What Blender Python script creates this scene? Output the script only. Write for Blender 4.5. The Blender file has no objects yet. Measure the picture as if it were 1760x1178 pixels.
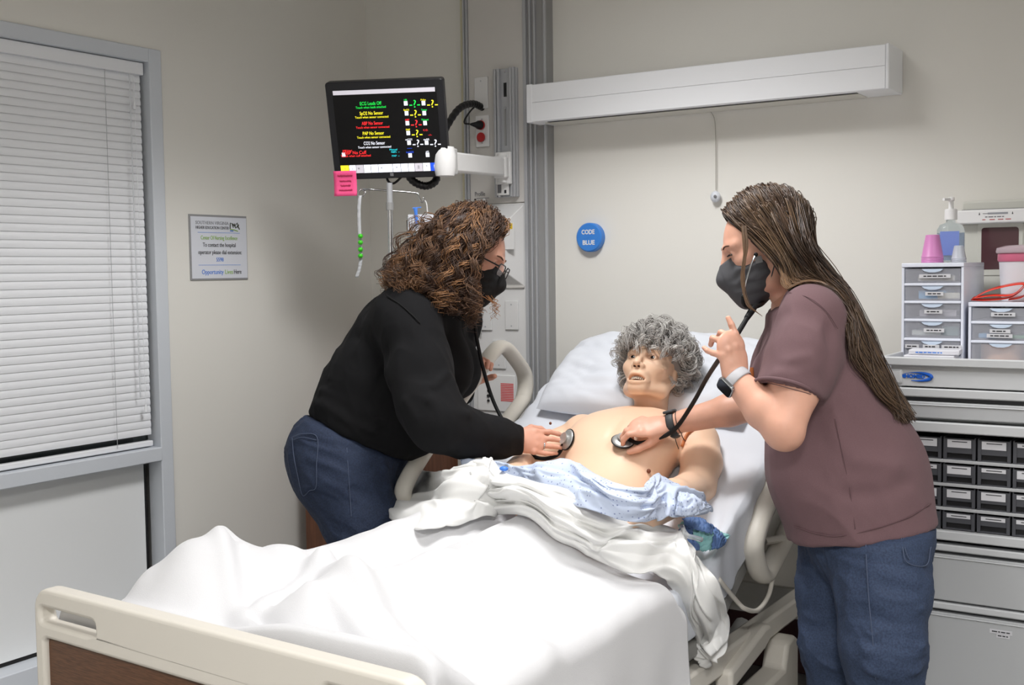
import bpy, bmesh, math, random
import numpy as np
from mathutils import Vector, Matrix

random.seed(7); np.random.seed(7)
scn = bpy.context.scene
C = scn.collection
pi = math.pi

# ------------------------------------------------------------------ camera
CAM = np.array([0.0, -3.6, 1.32])
RIGHT = np.array([0.83963725, 0.54299158, -0.01301706])
DOWN = np.array([0.02290989, -0.05935024, -0.99797429])
FWD = np.array([-0.5426642, 0.83763817, -0.06227255])
cam_d = bpy.data.cameras.new('camera'); cam = bpy.data.objects.new('camera', cam_d); C.objects.link(cam)
cam_d.sensor_width = 36.0; cam_d.lens = 36.0*1990.0/1760.0; cam_d.clip_start = 0.05
cam.matrix_world = Matrix(((RIGHT[0], -DOWN[0], -FWD[0], CAM[0]), (RIGHT[1], -DOWN[1], -FWD[1], CAM[1]),
                           (RIGHT[2], -DOWN[2], -FWD[2], CAM[2]), (0, 0, 0, 1)))
scn.camera = cam

# ------------------------------------------------------------------ world, exposure, ceiling light and added fill lights
w = bpy.data.worlds.new('world'); scn.world = w; w.use_nodes = True
w.node_tree.nodes['Background'].inputs[0].default_value = (0.55, 0.62, 0.72, 1)
w.node_tree.nodes['Background'].inputs[1].default_value = 0.5
scn.view_settings.view_transform = 'Standard'; scn.view_settings.look = 'None'
scn.view_settings.gamma = 1.0; scn.view_settings.use_curve_mapping = False
scn.view_settings.exposure = 0.17
CEIL = 2.62
def area_light(name, loc, sx, sy, power, spread, col=(1, 0.99, 0.985)):
    l = bpy.data.lights.new(name, 'AREA'); l.shape = 'RECTANGLE'; l.size = sx; l.size_y = sy
    l.energy = power; l.color = col; l.spread = math.radians(spread)
    o = bpy.data.objects.new(name, l); C.objects.link(o); o.location = loc
    return o
def troffer_light(x, y, spot, area, cone=128, blend=0.35):
    """louvred fitting: a wide even beam that stops at the louvre angle, plus the soft panel glow"""
    l = bpy.data.lights.new('ceiling_light_lamp', 'SPOT'); l.energy = spot; l.spot_size = math.radians(cone); l.spot_blend = blend
    l.shadow_soft_size = 0.24; l.color = (1, 0.99, 0.985)
    o = bpy.data.objects.new('ceiling_light_lamp', l); C.objects.link(o); o.location = (x, y, CEIL-0.06)
    area_light('ceiling_light_lamp', (x, y, CEIL-0.035), 0.56, 1.16, area, 150)
LIGHTS = [(-1.50, -1.28, 90, 7, 'louvred ceiling light above the bed'), (0.40, -1.9, 95, 4, 'added ceiling fill light in front of the cart wall'),
          (0.30, -4.2, 290, 8, 'added ceiling fill light behind the camera'), (-1.5, -4.3, 45, 4, 'added ceiling fill light beyond the bed foot')]  # all but the bed light are unseen fill lights added to brighten the room
for x_, y_, sp_, ar_, _ in LIGHTS: troffer_light(x_, y_, sp_, ar_, 128 if y_ > -3 else 142)

# ------------------------------------------------------------------ helpers
def s2l(c):
    c = c/255.0
    return c/12.92 if c <= 0.04045 else ((c+0.055)/1.055)**2.4
def rgb(r, g, b): return (s2l(r), s2l(g), s2l(b), 1.0)

MATS = {}
def mat(name, col, rough=0.5, metal=0.0, spec=0.5, bump=0.0, bscale=200.0, var=0.0, vscale=6.0, trans=0.0, alpha=1.0,
        emit=None, estr=0.0, sheen=0.0, sss=0.0, attr=None, stretch=None, coat=0.0, ior=1.45, transl=0.0):
    m = bpy.data.materials.new(name); m.use_nodes = True; MATS[name] = m
    nt = m.node_tree; b = nt.nodes['Principled BSDF']
    b.inputs['Base Color'].default_value = col; b.inputs['Roughness'].default_value = rough
    b.inputs['Metallic'].default_value = metal; b.inputs['Specular IOR Level'].default_value = spec
    b.inputs['IOR'].default_value = ior
    b.inputs['Transmission Weight'].default_value = trans; b.inputs['Alpha'].default_value = alpha
    if sheen: b.inputs['Sheen Weight'].default_value = sheen
    if coat: b.inputs['Coat Weight'].default_value = coat; b.inputs['Coat Roughness'].default_value = 0.1
    if sss:
        b.inputs['Subsurface Weight'].default_value = sss; b.inputs['Subsurface Radius'].default_value = (0.012, 0.005, 0.003)
        b.inputs['Subsurface Scale'].default_value = 1.0
    if emit: b.inputs['Emission Color'].default_value = emit; b.inputs['Emission Strength'].default_value = estr
    tc = nt.nodes.new('ShaderNodeTexCoord'); src = tc.outputs['Object']
    if stretch:
        mp = nt.nodes.new('ShaderNodeMapping'); mp.inputs['Scale'].default_value = stretch
        nt.links.new(src, mp.inputs[0]); src = mp.outputs[0]
    colsrc = None
    if attr:
        a = nt.nodes.new('ShaderNodeAttribute'); a.attribute_name = attr; colsrc = a.outputs['Color']
        nt.links.new(colsrc, b.inputs['Base Color'])
    if var:
        n = nt.nodes.new('ShaderNodeTexNoise'); n.inputs['Scale'].default_value = vscale; n.inputs['Detail'].default_value = 4
        nt.links.new(src, n.inputs['Vector'])
        r = nt.nodes.new('ShaderNodeMapRange'); r.inputs[1].default_value = 0.3; r.inputs[2].default_value = 0.7
        r.inputs[3].default_value = 1-var; r.inputs[4].default_value = 1+var
        nt.links.new(n.outputs[0], r.inputs[0])
        h = nt.nodes.new('ShaderNodeHueSaturation'); h.inputs['Color'].default_value = col
        if colsrc: nt.links.new(colsrc, h.inputs['Color'])
        nt.links.new(r.outputs[0], h.inputs['Value']); nt.links.new(h.outputs[0], b.inputs['Base Color'])
    if bump:
        n2 = nt.nodes.new('ShaderNodeTexNoise'); n2.inputs['Scale'].default_value = bscale; n2.inputs['Detail'].default_value = 3
        nt.links.new(src, n2.inputs['Vector'])
        bp = nt.nodes.new('ShaderNodeBump'); bp.inputs['Strength'].default_value = bump; bp.inputs['Distance'].default_value = 0.002
        nt.links.new(n2.outputs[0], bp.inputs['Height']); nt.links.new(bp.outputs[0], b.inputs['Normal'])
    if transl:
        t = nt.nodes.new('ShaderNodeBsdfTranslucent'); t.inputs['Color'].default_value = col
        mx = nt.nodes.new('ShaderNodeMixShader'); mx.inputs[0].default_value = transl
        nt.links.new(b.outputs[0], mx.inputs[1]); nt.links.new(t.outputs[0], mx.inputs[2])
        nt.links.new(mx.outputs[0], nt.nodes['Material Output'].inputs['Surface'])
    return m

def tag(o, label=None, cat=None, group=None, kind=None):
    if label: o['label'] = label
    if cat: o['category'] = cat
    if group: o['group'] = group
    if kind: o['kind'] = kind
    return o
def thing(name, label, cat, loc=(0, 0, 0), group=None, kind=None):
    o = bpy.data.objects.new(name, None); C.objects.link(o); o.location = loc; o.empty_display_size = 0.05
    return tag(o, label, cat, group, kind)
def link_mesh(name, me, m=None, parent=None, bev=0.0, seg=2, smooth=None, solid=0.0, subd=0, local=False):
    o = bpy.data.objects.new(name, me); C.objects.link(o)
    if m is not None: me.materials.append(m)
    if parent is not None:
        o.parent = parent
        if not local and parent.type == 'EMPTY': o.matrix_parent_inverse = Matrix.Translation(parent.location).inverted()
    if solid:
        md = o.modifiers.new('solid', 'SOLIDIFY'); md.thickness = solid; md.offset = 0
    if bev:
        md = o.modifiers.new('bevel', 'BEVEL'); md.width = bev; md.segments = seg; md.limit_method = 'ANGLE'
        md.angle_limit = math.radians(40)
        md = o.modifiers.new('normals', 'WEIGHTED_NORMAL'); md.keep_sharp = True
    if subd:
        md = o.modifiers.new('sub', 'SUBSURF'); md.levels = subd; md.render_levels = subd
    if smooth is None: smooth = 35 if bev else 0
    if smooth:
        for p in me.polygons: p.use_smooth = True
        if smooth < 180: me.set_sharp_from_angle(angle=math.radians(smooth))
    return o

def nrm(v):
    v = np.asarray(v, float); return v/max(np.linalg.norm(v), 1e-12)
def catmull(pts, n, closed=False):
    P = np.asarray(pts, float); m = len(P)
    if m == 2 and not closed:
        t = np.linspace(0, 1, n)[:, None]; return P[0]*(1-t)+P[1]*t
    out = []
    segs = m if closed else m-1
    ts = np.linspace(0, segs, n, endpoint=not closed)
    for t in ts:
        i = min(int(t), segs-1); f = t-i
        if closed: p0, p1, p2, p3 = P[(i-1) % m], P[i % m], P[(i+1) % m], P[(i+2) % m]
        else:
            p1, p2 = P[i], P[i+1]; p0 = P[i-1] if i > 0 else 2*p1-p2; p3 = P[i+2] if i+2 < m else 2*p2-p1
        out.append(0.5*((2*p1)+(-p0+p2)*f+(2*p0-5*p1+4*p2-p3)*f*f+(-p0+3*p1-3*p2+p3)*f**3))
    return np.array(out)

class G:
    """collects shapes, then links them as one mesh object"""
    def __init__(s): s.v = []; s.f = []; s.n = 0; s.col = []
    def add(s, V, F):
        V = np.asarray(V, float).reshape(-1, 3); s.v.append(V)
        s.f.extend([tuple(int(i)+s.n for i in f) for f in F]); s.n += len(V); return s
    def box(s, x0, x1, y0, y1, z0, z1, M=None):
        V = np.array([(x, y, z) for x in (x0, x1) for y in (y0, y1) for z in (z0, z1)], float)
        if M is not None: V = (np.array(M)[:3, :3] @ V.T).T+np.array(M)[:3, 3]
        return s.add(V, [(0, 1, 3, 2), (4, 6, 7, 5), (0, 4, 5, 1), (2, 3, 7, 6), (0, 2, 6, 4), (1, 5, 7, 3)])
    def tube(s, path, r, seg=8, closed=False, caps=True, flat=1.0, side=None):
        P = np.asarray(path, float); n = len(P)
        rr = np.full(n, r, float) if np.isscalar(r) else np.asarray(r, float)
        T = np.gradient(P, axis=0) if not closed else (np.roll(P, -1, 0)-np.roll(P, 1, 0))
        T = T/np.maximum(np.linalg.norm(T, axis=1, keepdims=True), 1e-9)
        u = np.array(side, float) if side is not None else (np.array([0, 0, 1.0]) if abs(T[0][2]) < 0.9 else np.array([1.0, 0, 0]))
        V = []
        for i in range(n):
            if side is not None: u = np.array(side, float)
            u = u-T[i]*np.dot(u, T[i]); u = nrm(u); b = np.cross(T[i], u)
            for k in range(seg):
                a = 2*pi*k/seg; V.append(P[i]+rr[i]*(math.cos(a)*u+flat*math.sin(a)*b))
        F = []
        for i in range(n if closed else n-1):
            j = (i+1) % n
            for k in range(seg): F.append((i*seg+k, i*seg+(k+1) % seg, j*seg+(k+1) % seg, j*seg+k))
        if caps and not closed:
            F.append(tuple(range(seg-1, -1, -1))); F.append(tuple((n-1)*seg+k for k in range(seg)))
        return s.add(V, F)
    def lathe(s, prof, c=(0, 0, 0), seg=24, M=None):
        V = []; F = []; n = len(prof)
        for r, z in prof:
            for k in range(seg): a = 2*pi*k/seg; V.append((r*math.cos(a), r*math.sin(a), z))
        V = np.array(V)
        if M is not None: V = (np.array(M)[:3, :3] @ V.T).T
        for i in range(n-1):
            for k in range(seg): F.append((i*seg+k, i*seg+(k+1) % seg, (i+1)*seg+(k+1) % seg, (i+1)*seg+k))
        F.append(tuple(range(seg-1, -1, -1))); F.append(tuple((n-1)*seg+k for k in range(seg)))
        return s.add(V+np.array(c), F)
    def prism(s, poly, o, u, v, t):
        """2-D outline (a, b) placed at o + a u + b v, extruded along t"""
        o = np.array(o, float); u = np.array(u, float); v = np.array(v, float); t = np.array(t, float)
        A = np.array([o+a*u+b*v for a, b in poly]); n = len(poly); V = np.vstack([A, A+t])
        F = [tuple(range(n-1, -1, -1)), tuple(range(n, 2*n))]+[(i, (i+1) % n, n+(i+1) % n, n+i) for i in range(n)]
        if np.dot(np.cross(u, v), t) < 0: F = [tuple(reversed(f)) for f in F]
        return s.add(V, F)
    def grid(s, P):
        P = np.asarray(P, float); a, b = P.shape[:2]
        F = [(i*b+j, i*b+j+1, (i+1)*b+j+1, (i+1)*b+j) for i in range(a-1) for j in range(b-1)]
        return s.add(P.reshape(-1, 3), F)
    def sphere(s, c, r, seg=12, rings=8):
        prof = [(max(1e-4, math.sin(pi*i/rings)), -math.cos(pi*i/rings)) for i in range(rings+1)]
        r = np.array(r if not np.isscalar(r) else (r, r, r), float)
        V = []; F = []
        for a, z in prof:
            for k in range(seg): t = 2*pi*k/seg; V.append((a*math.cos(t), a*math.sin(t), z))
        for i in range(rings):
            for k in range(seg): F.append((i*seg+k, i*seg+(k+1) % seg, (i+1)*seg+(k+1) % seg, (i+1)*seg+k))
        return s.add(np.array(V)*r+np.array(c), F)
    def mesh(s, name):
        me = bpy.data.meshes.new(name)
        if not s.v: return me
        V = np.vstack(s.v); me.from_pydata(V.tolist(), [], s.f); me.update(); return me
    def obj(s, name, m=None, parent=None, **k):
        me = s.mesh(name)
        bm = bmesh.new(); bm.from_mesh(me); bmesh.ops.recalc_face_normals(bm, faces=bm.faces); bm.to_mesh(me); bm.free()
        return link_mesh(name, me, m, parent, **k)

def box(name, x0, x1, y0, y1, z0, z1, m, parent=None, bev=0.0, **k):
    return G().box(x0, x1, y0, y1, z0, z1).obj(name, m, parent, bev=bev, **k)
def rrect(w, h, r, n=5, cx=0, cy=0):
    out = []
    for sx, sy, a0 in ((1, 1, 0), (-1, 1, pi/2), (-1, -1, pi), (1, -1, 1.5*pi)):
        for i in range(n):
            a = a0+pi/2*i/(n-1); out.append((cx+sx*(w/2-r)+r*math.cos(a), cy+sy*(h/2-r)+r*math.sin(a)))
    return out

def text_mesh(body, size, align='CENTER', bold=0.0, squeeze=1.0, depth=0.0004):
    cu = bpy.data.curves.new('lettering', 'FONT'); cu.body = body; cu.size = size; cu.align_x = align; cu.align_y = 'CENTER'
    cu.extrude = depth; cu.offset = bold; cu.resolution_u = 3
    o = bpy.data.objects.new('lettering_source', cu); C.objects.link(o)
    bpy.context.view_layer.update()
    me = bpy.data.meshes.new_from_object(o.evaluated_get(bpy.context.evaluated_depsgraph_get()))
    bpy.data.objects.remove(o); bpy.data.curves.remove(cu)
    if squeeze != 1.0: me.transform(Matrix.Diagonal((squeeze, 1, 1, 1)))
    return me
def text(body, size, M, m, parent, width=None, name='lettering', **k):
    me = text_mesh(body, size, **k)
    if width:
        xs = [v.co.x for v in me.vertices]
        if xs and max(xs)-min(xs) > 1e-6: me.transform(Matrix.Diagonal((width/(max(xs)-min(xs)), 1, 1, 1)))
    me.transform(M); me.materials.clear()
    return link_mesh(name, me, m, parent)
def word_bars(x0, x1, z, y, h, m, par, seed=1):
    """a line of print too small to read, as a row of little word-shaped bars"""
    r = random.Random(seed); g = G(); x = x0
    while x < x1-h:
        w_ = min(r.uniform(1.5, 4.5)*h, x1-x); g.box(x, x+w_, y-0.0003, y, z-h/2, z+h/2); x += w_+0.7*h
    return g.obj('small_print', m, par)
def frame(o, u, v):
    """matrix whose x axis is u, y axis is v, origin o"""
    u = nrm(u); v = np.array(v, float); v = nrm(v-u*np.dot(u, v)); n = np.cross(u, v)
    return Matrix(((u[0], v[0], n[0], o[0]), (u[1], v[1], n[1], o[1]), (u[2], v[2], n[2], o[2]), (0, 0, 0, 1)))
def back(x, z, y): return frame((x, y, z), (1, 0, 0), (0, 0, 1))       # lettering on a face looking to -y
def left(y, z, x): return frame((x, y, z), (0, 1, 0), (0, 0, 1))       # lettering on a face looking to +x

def noise3(p, seed=0):
    """smooth value noise, about -1..1"""
    p = np.asarray(p, float); i = np.floor(p).astype(np.int64); f = p-i; f = f*f*f*(f*(f*6-15)+10)
    def h(ix, iy, iz):
        n = (ix*374761393+iy*668265263+iz*2147483647+seed*974634777) & 0xffffffff
        n = ((n ^ (n >> 13))*1274126177) & 0xffffffff
        n = ((n ^ (n >> 16))*2246822519) & 0xffffffff
        return ((n ^ (n >> 15)) & 0xffff)/32767.5-1
    r = 0
    for a in (0, 1):
        for b in (0, 1):
            for c in (0, 1):
                wt = (f[..., 0] if a else 1-f[..., 0])*(f[..., 1] if b else 1-f[..., 1])*(f[..., 2] if c else 1-f[..., 2])
                r = r+wt*h(i[..., 0]+a, i[..., 1]+b, i[..., 2]+c)
    return r
def sm(a, b, x):
    t = np.clip((np.asarray(x, float)-a)/(b-a), 0, 1); return t*t*(3-2*t)
def px(x, y, d):
    """point of the room d metres in front of the lens, seen at pixel x, y of the 1760 x 1178 photograph"""
    return CAM+d*(FWD+RIGHT*(x-880)/1990.0+DOWN*(y-589)/1990.0)

# ------------------------------------------------------------------ implicit surfaces for bodies, clothes and cushions
def smin(a, b, k):
    if k <= 0: return np.minimum(a, b)
    h = np.maximum(k-np.abs(a-b), 0)/k
    return np.minimum(a, b)-h*h*k*0.25
class Field:
    def __init__(s, lo, hi, h):
        s.lo = np.array(lo, float); s.h = h; n = np.ceil((np.array(hi, float)-s.lo)/h).astype(int)+1
        s.n = n; s.v = np.full(tuple(n), 1.0, np.float32)
        s.ax = [np.asarray(s.lo[i]+h*np.arange(n[i]), np.float32) for i in range(3)]
    def _sub(s, lo, hi):
        a = np.clip(np.floor((np.array(lo)-s.lo)/s.h).astype(int), 0, s.n); b = np.clip(np.ceil((np.array(hi)-s.lo)/s.h).astype(int)+1, 0, s.n)
        if np.any(b <= a): return None, None
        sl = tuple(slice(a[i], b[i]) for i in range(3))
        return sl, (s.ax[0][sl[0]][:, None, None], s.ax[1][sl[1]][None, :, None], s.ax[2][sl[2]][None, None, :])
    def _put(s, sl, d, k, op):
        cur = s.v[sl]
        if op == '+': s.v[sl] = smin(cur, d, k)
        elif op == '-': s.v[sl] = -smin(-cur, d, k)
        else: s.v[sl] = -smin(-cur, -d, k)
    def cone(s, a, b, ra, rb, k=0.02, flat=1.0, side=None, op='+'):
        a = np.array(a, float); b = np.array(b, float); R = max(ra, rb)*max(1, flat)+k+3*s.h
        sl, X = s._sub(np.minimum(a, b)-R, np.maximum(a, b)+R)
        if sl is None: return s
        ba = b-a; L = max(np.linalg.norm(ba), 1e-6); t = ba/L
        q = [X[i]-a[i] for i in range(3)]
        pt = q[0]*t[0]+q[1]*t[1]+q[2]*t[2]; hh = np.clip(pt/L, 0, 1)
        if flat == 1.0:
            d = np.sqrt(sum((q[i]-ba[i]*hh)**2 for i in range(3)))-(ra+(rb-ra)*hh)
        else:
            sd = np.array(side, float); sd = nrm(sd-t*np.dot(sd, t)); n = np.cross(t, sd)
            ps = q[0]*sd[0]+q[1]*sd[1]+q[2]*sd[2]; pn = (q[0]*n[0]+q[1]*n[1]+q[2]*n[2])/flat; re = pt-hh*L
            d = (np.sqrt(ps*ps+pn*pn+re*re)-(ra+(rb-ra)*hh))*min(1, flat)
        s._put(sl, d, k, op); return s
    def chain(s, pts, rs, k=0.02, **kw):
        for i in range(len(pts)-1): s.cone(pts[i], pts[i+1], rs[i], rs[i+1], k, **kw)
        return s
    def ell(s, c, r, k=0.02, M=None, op='+'):
        c = np.array(c, float); r = np.array(r, float); R = r.max()+k+3*s.h
        sl, X = s._sub(c-R, c+R)
        if sl is None: return s
        q = [X[i]-c[i] for i in range(3)]
        if M is not None:
            M = np.array(M)[:3, :3]; q = [q[0]*M[0, i]+q[1]*M[1, i]+q[2]*M[2, i] for i in range(3)]
        k0 = np.sqrt(sum((q[i]/r[i])**2 for i in range(3))); k1 = np.sqrt(sum((q[i]/r[i]**2)**2 for i in range(3)))
        s._put(sl, k0*(k0-1)/np.maximum(k1, 1e-6), k, op); return s
    def plane(s, p, n, k=0.004):
        """cut away everything on the side the normal points to"""
        p = np.array(p, float); n = nrm(n)
        d = (s.ax[0][:, None, None]-p[0])*n[0]+(s.ax[1][None, :, None]-p[1])*n[1]+(s.ax[2][None, None, :]-p[2])*n[2]
        s.v = -smin(-s.v, -d.astype(np.float32), k); return s
    def cut(s, p, n, c, r, k=0.004):
        """the same, but only within r of c"""
        c = np.array(c, float); sl, X = s._sub(c-r, c+r)
        n = nrm(n); d = (X[0]-p[0])*n[0]+(X[1]-p[1])*n[1]+(X[2]-p[2])*n[2]
        s.v[sl] = -smin(-s.v[sl], -d, k); return s
    def mesh(s):
        v = s.v; sg = v < 0
        c = sum(sg[i:v.shape[0]-1+i, j:v.shape[1]-1+j, l:v.shape[2]-1+l].astype(np.int8) for i in (0, 1) for j in (0, 1) for l in (0, 1))
        I = np.nonzero((c > 0) & (c < 8)); idx = np.full(c.shape, -1, np.int64); m = len(I[0]); idx[I] = np.arange(m)
        off = [(i, j, l) for i in (0, 1) for j in (0, 1) for l in (0, 1)]
        cv = np.stack([v[I[0]+o[0], I[1]+o[1], I[2]+o[2]] for o in off], 1).astype(float)
        P = np.zeros((m, 3)); cnt = np.zeros(m)
        for a in range(8):
            for b in range(a+1, 8):
                if sum(abs(np.array(off[a])-np.array(off[b]))) != 1: continue
                va, vb = cv[:, a], cv[:, b]; x = (va < 0) != (vb < 0)
                t = np.where(x, va/np.where(x, va-vb, 1), 0)[:, None]
                P += np.where(x[:, None], np.array(off[a])+(np.array(off[b])-np.array(off[a]))*t, 0); cnt += x
        P = s.lo+s.h*(P/cnt[:, None]+np.stack(I, 1))
        F = []
        for ax in range(3):
            u, w_ = (ax+1) % 3, (ax+2) % 3
            s0 = [slice(None)]*3; s1 = [slice(None)]*3; s0[ax] = slice(0, -1); s1[ax] = slice(1, None)
            A, B = sg[tuple(s0)], sg[tuple(s1)]; E = np.stack(np.nonzero(A != B), 1)
            ok = (E[:, u] > 0) & (E[:, w_] > 0) & (E[:, u] < v.shape[u]-1) & (E[:, w_] < v.shape[w_]-1); E = E[ok]
            def cell(du, dw):
                q = E.copy(); q[:, u] -= du; q[:, w_] -= dw; return idx[q[:, 0], q[:, 1], q[:, 2]]
            Q = np.stack([cell(1, 1), cell(0, 1), cell(0, 0), cell(1, 0)], 1)
            fl = ~A[E[:, 0], E[:, 1], E[:, 2]]; Q[fl] = Q[fl][:, ::-1]; F.append(Q)
        return P, np.vstack(F)
def vnormals(P, F):
    N = np.zeros_like(P); n = np.cross(P[F[:, 2]]-P[F[:, 0]], P[F[:, 3]]-P[F[:, 1]])
    for i in range(4): np.add.at(N, F[:, i], n)
    return N/np.maximum(np.linalg.norm(N, axis=1, keepdims=True), 1e-12)
def relax(P, F, it=2, lam=0.5):
    for _ in range(it):
        S = np.zeros_like(P); c = np.zeros(len(P))
        for a, b in ((0, 1), (1, 2), (2, 3), (3, 0)):
            np.add.at(S, F[:, a], P[F[:, b]]); np.add.at(c, F[:, a], 1); np.add.at(S, F[:, b], P[F[:, a]]); np.add.at(c, F[:, b], 1)
        P = P+lam*(S/np.maximum(c, 1)[:, None]-P)
    return P
def np_mesh(name, P, F, col=None):
    me = bpy.data.meshes.new(name); me.vertices.add(len(P)); me.vertices.foreach_set('co', np.asarray(P, np.float32).ravel())
    nf, k = F.shape; me.loops.add(nf*k); me.loops.foreach_set('vertex_index', F.ravel().astype(np.int32))
    me.polygons.add(nf); me.polygons.foreach_set('loop_start', np.arange(0, nf*k, k, dtype=np.int32))
    me.polygons.foreach_set('use_smooth', np.ones(nf, bool)); me.update(calc_edges=True)
    if col is not None:
        a = me.attributes.new('tone', 'FLOAT_COLOR', 'POINT'); c4 = np.ones((len(P), 4), np.float32); c4[:, :3] = col
        a.data.foreach_set('color', c4.ravel())
    return me
def join_np(parts):
    Ps, Fs, Cs, n = [], [], [], 0
    for p in parts:
        Ps.append(p[0]); Fs.append(p[1]+n); n += len(p[0])
        if len(p) > 2: Cs.append(p[2])
    return (np.vstack(Ps), np.vstack(Fs))+((np.vstack(Cs),) if Cs else ())
# ------------------------------------------------------------------ materials of the room
M_wall = mat('wall_paint', rgb(231, 229, 223), 0.65, bump=0.06, bscale=500)
M_ceil = mat('ceiling_tile', rgb(196, 194, 188), 0.85, bump=0.2, bscale=300)
M_floor = mat('vinyl_floor', rgb(108, 106, 104), 0.45, var=0.10, vscale=60)
M_base = mat('dark_vinyl_base', rgb(58, 34, 34), 0.5)
M_winframe = mat('window_frame_paint', rgb(208, 213, 220), 0.45)
M_spandrel = mat('window_spandrel', rgb(234, 236, 237), 0.4)
M_black = mat('black_rubber', rgb(22, 21, 22), 0.5)
M_glass = mat('window_glass', rgb(200, 210, 215), 0.05, trans=0.9)
M_slat = mat('blind_slat', rgb(236, 238, 242), 0.45)
M_white = mat('white_plastic', rgb(232, 232, 232), 0.4)
M_panel = mat('headwall_laminate', rgb(208, 205, 201), 0.4)
M_cover = mat('headwall_cover', rgb(222, 222, 222), 0.4)
M_alu = mat('brushed_aluminium', rgb(186, 188, 192), 0.38, metal=0.35)
M_chrome = mat('chrome', rgb(200, 200, 202), 0.15, metal=1.0)
M_dark = mat('black_plastic', rgb(24, 24, 26), 0.4)
M_red = mat('red_receptacle', rgb(176, 34, 36), 0.4)
M_lampbody = mat('lamp_enamel', rgb(244, 246, 250), 0.35)
M_print = mat('black_print', rgb(50, 50, 54), 0.6)
M_grey = mat('grey_print', rgb(120, 120, 124), 0.6)

XL = -3.0                     # left wall
def st(o): o['kind'] = 'structure'; return o
st(box('floor', XL-0.2, 1.9, -5.6, 0.2, -0.1, 0, M_floor))
st(box('ceiling', XL-0.2, 1.9, -5.6, 0.2, CEIL, CEIL+0.1, M_ceil))
st(box('wall_back', XL-0.2, 1.9, 0, 0.2, 0, CEIL, M_wall))
st(box('wall_right', 1.7, 1.9, -5.6, 0, 0, CEIL, M_wall))
st(box('wall_front', XL-0.2, 1.9, -5.6, -5.4, 0, CEIL, M_wall))
WY0, WY1, WZ1 = -2.30, -1.040, 2.040          # window opening in the left wall
g = G(); g.box(XL-0.2, XL, WY1, 0, 0, CEIL); g.box(XL-0.2, XL, -5.4, WY0, 0, CEIL); g.box(XL-0.2, XL, WY0, WY1, WZ1, CEIL)
st(g.obj('wall_left', M_wall))
st(box('baseboard_back', -2.1, 1.7, -0.008, 0, 0, 0.176, M_base, bev=0.003))
st(box('baseboard_left', XL, XL+0.008, WY1+0.002, -0.01, 0, 0.10, M_base, bev=0.003))

# ---- window in the left wall: frame, transom sill, pane, spandrel, gasket
win = thing('window_1', 'grey-white framed window with spandrel panel under it in the left wall', 'window', (XL, -1.67, 0), kind='structure')
g = G()
g.box(XL-0.055, XL+0.012, WY1-0.049, WY1, 0, WZ1); g.box(XL-0.055, XL+0.012, WY0, WY0+0.05, 0, WZ1)
g.box(XL-0.055, XL+0.012, WY0+0.05, WY1-0.049, WZ1-0.044, WZ1)
g.obj('window_frame', M_winframe, win, bev=0.003)
box('window_transom', XL-0.055, XL+0.016, WY0+0.05, WY1-0.049, 0.717, 0.762, M_winframe, win, bev=0.003)
box('window_pane', XL-0.075, XL-0.07, WY0+0.02, WY1-0.02, 0.74, WZ1-0.02, M_glass, win)
box('spandrel_panel', XL-0.060, XL-0.045, WY0+0.05, WY1-0.077, 0.20, 0.72, M_spandrel, win)
g = G(); g.box(XL-0.058, XL-0.046, WY1-0.077, WY1-0.068, 0.19, 0.72); g.box(XL-0.058, XL-0.044, WY0+0.05, WY1-0.077, 0.188, 0.2)
g.obj('gasket', M_black, win)
box('window_sill', XL-0.055, XL+0.03, WY0+0.05, WY1-0.049, 0.0, 0.188, M_winframe, win, bev=0.003)
box('exterior_board', XL-0.2, XL-0.19, WY0, WY1, 0, WZ1, M_grey, win)

# ---- the blind: head rail, every slat, bottom rail, ladder cords, wand, cord tassels
bl = thing('window_blind', 'closed white horizontal slat blind covering the window', 'blind', (XL, -1.67, 0.78))
y0, y1 = WY0+0.06, WY1-0.058
box('head_rail', XL-0.040, XL-0.006, y0, y1, 1.955, 1.994, M_slat, bl, bev=0.002)
pr = []
for i in range(6):
    a = -1+2*i/5; pr.append((0.0026*(1-a*a), a*0.0130))
V = []; ang = math.radians(8)
for yy in (y0+0.004, y1-0.004):
    for dx, dz in pr: V.append((dx*math.cos(ang)-dz*math.sin(ang), yy, dx*math.sin(ang)+dz*math.cos(ang)))
F = [(i, i+1, 6+i+1, 6+i) for i in range(5)]
sl = bpy.data.meshes.new('slat'); sl.from_pydata(V, [], F); sl.materials.append(M_slat)
for p in sl.polygons: p.use_smooth = True
z = 1.944
while z > 0.795:
    o = bpy.data.objects.new('slat', sl); C.objects.link(o); o.parent = bl
    o.location = (-0.022, 1.67, z-0.78); z -= 0.0240
box('bottom_rail', XL-0.034, XL-0.012, y0+0.003, y1-0.003, 0.766, 0.784, M_slat, bl, bev=0.003)
for yy in (-1.245, -1.68, -2.1):
    G().tube([(XL-0.0075, yy, 1.955), (XL-0.0075, yy, 0.776)], 0.0009, 5).obj('ladder_cord', mat('ladder_cord_grey', rgb(176, 178, 182), 0.6) if yy == -1.245 else MATS['ladder_cord_grey'], bl)
for yy, zb in ((-1.148, 1.86), (-1.142, 0.90)):
    G().tube([(XL+0.002, yy, 1.95), (XL+0.004, yy+0.002, zb)], 0.0010, 5).obj('lift_cord', M_slat, bl)
    G().lathe([(0.001, 0.012), (0.004, 0.006), (0.0055, -0.012), (0.001, -0.014)], (XL+0.004, yy+0.002, zb-0.006), 8).obj('tassel', M_slat, bl, smooth=60)
G().tube([(XL+0.003, -1.160, 1.95), (XL+0.004, -1.16, 0.93)], 0.0022, 6).obj('tilt_wand', mat('clear_plastic_wand', rgb(216, 219, 224), 0.3), bl)

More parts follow.
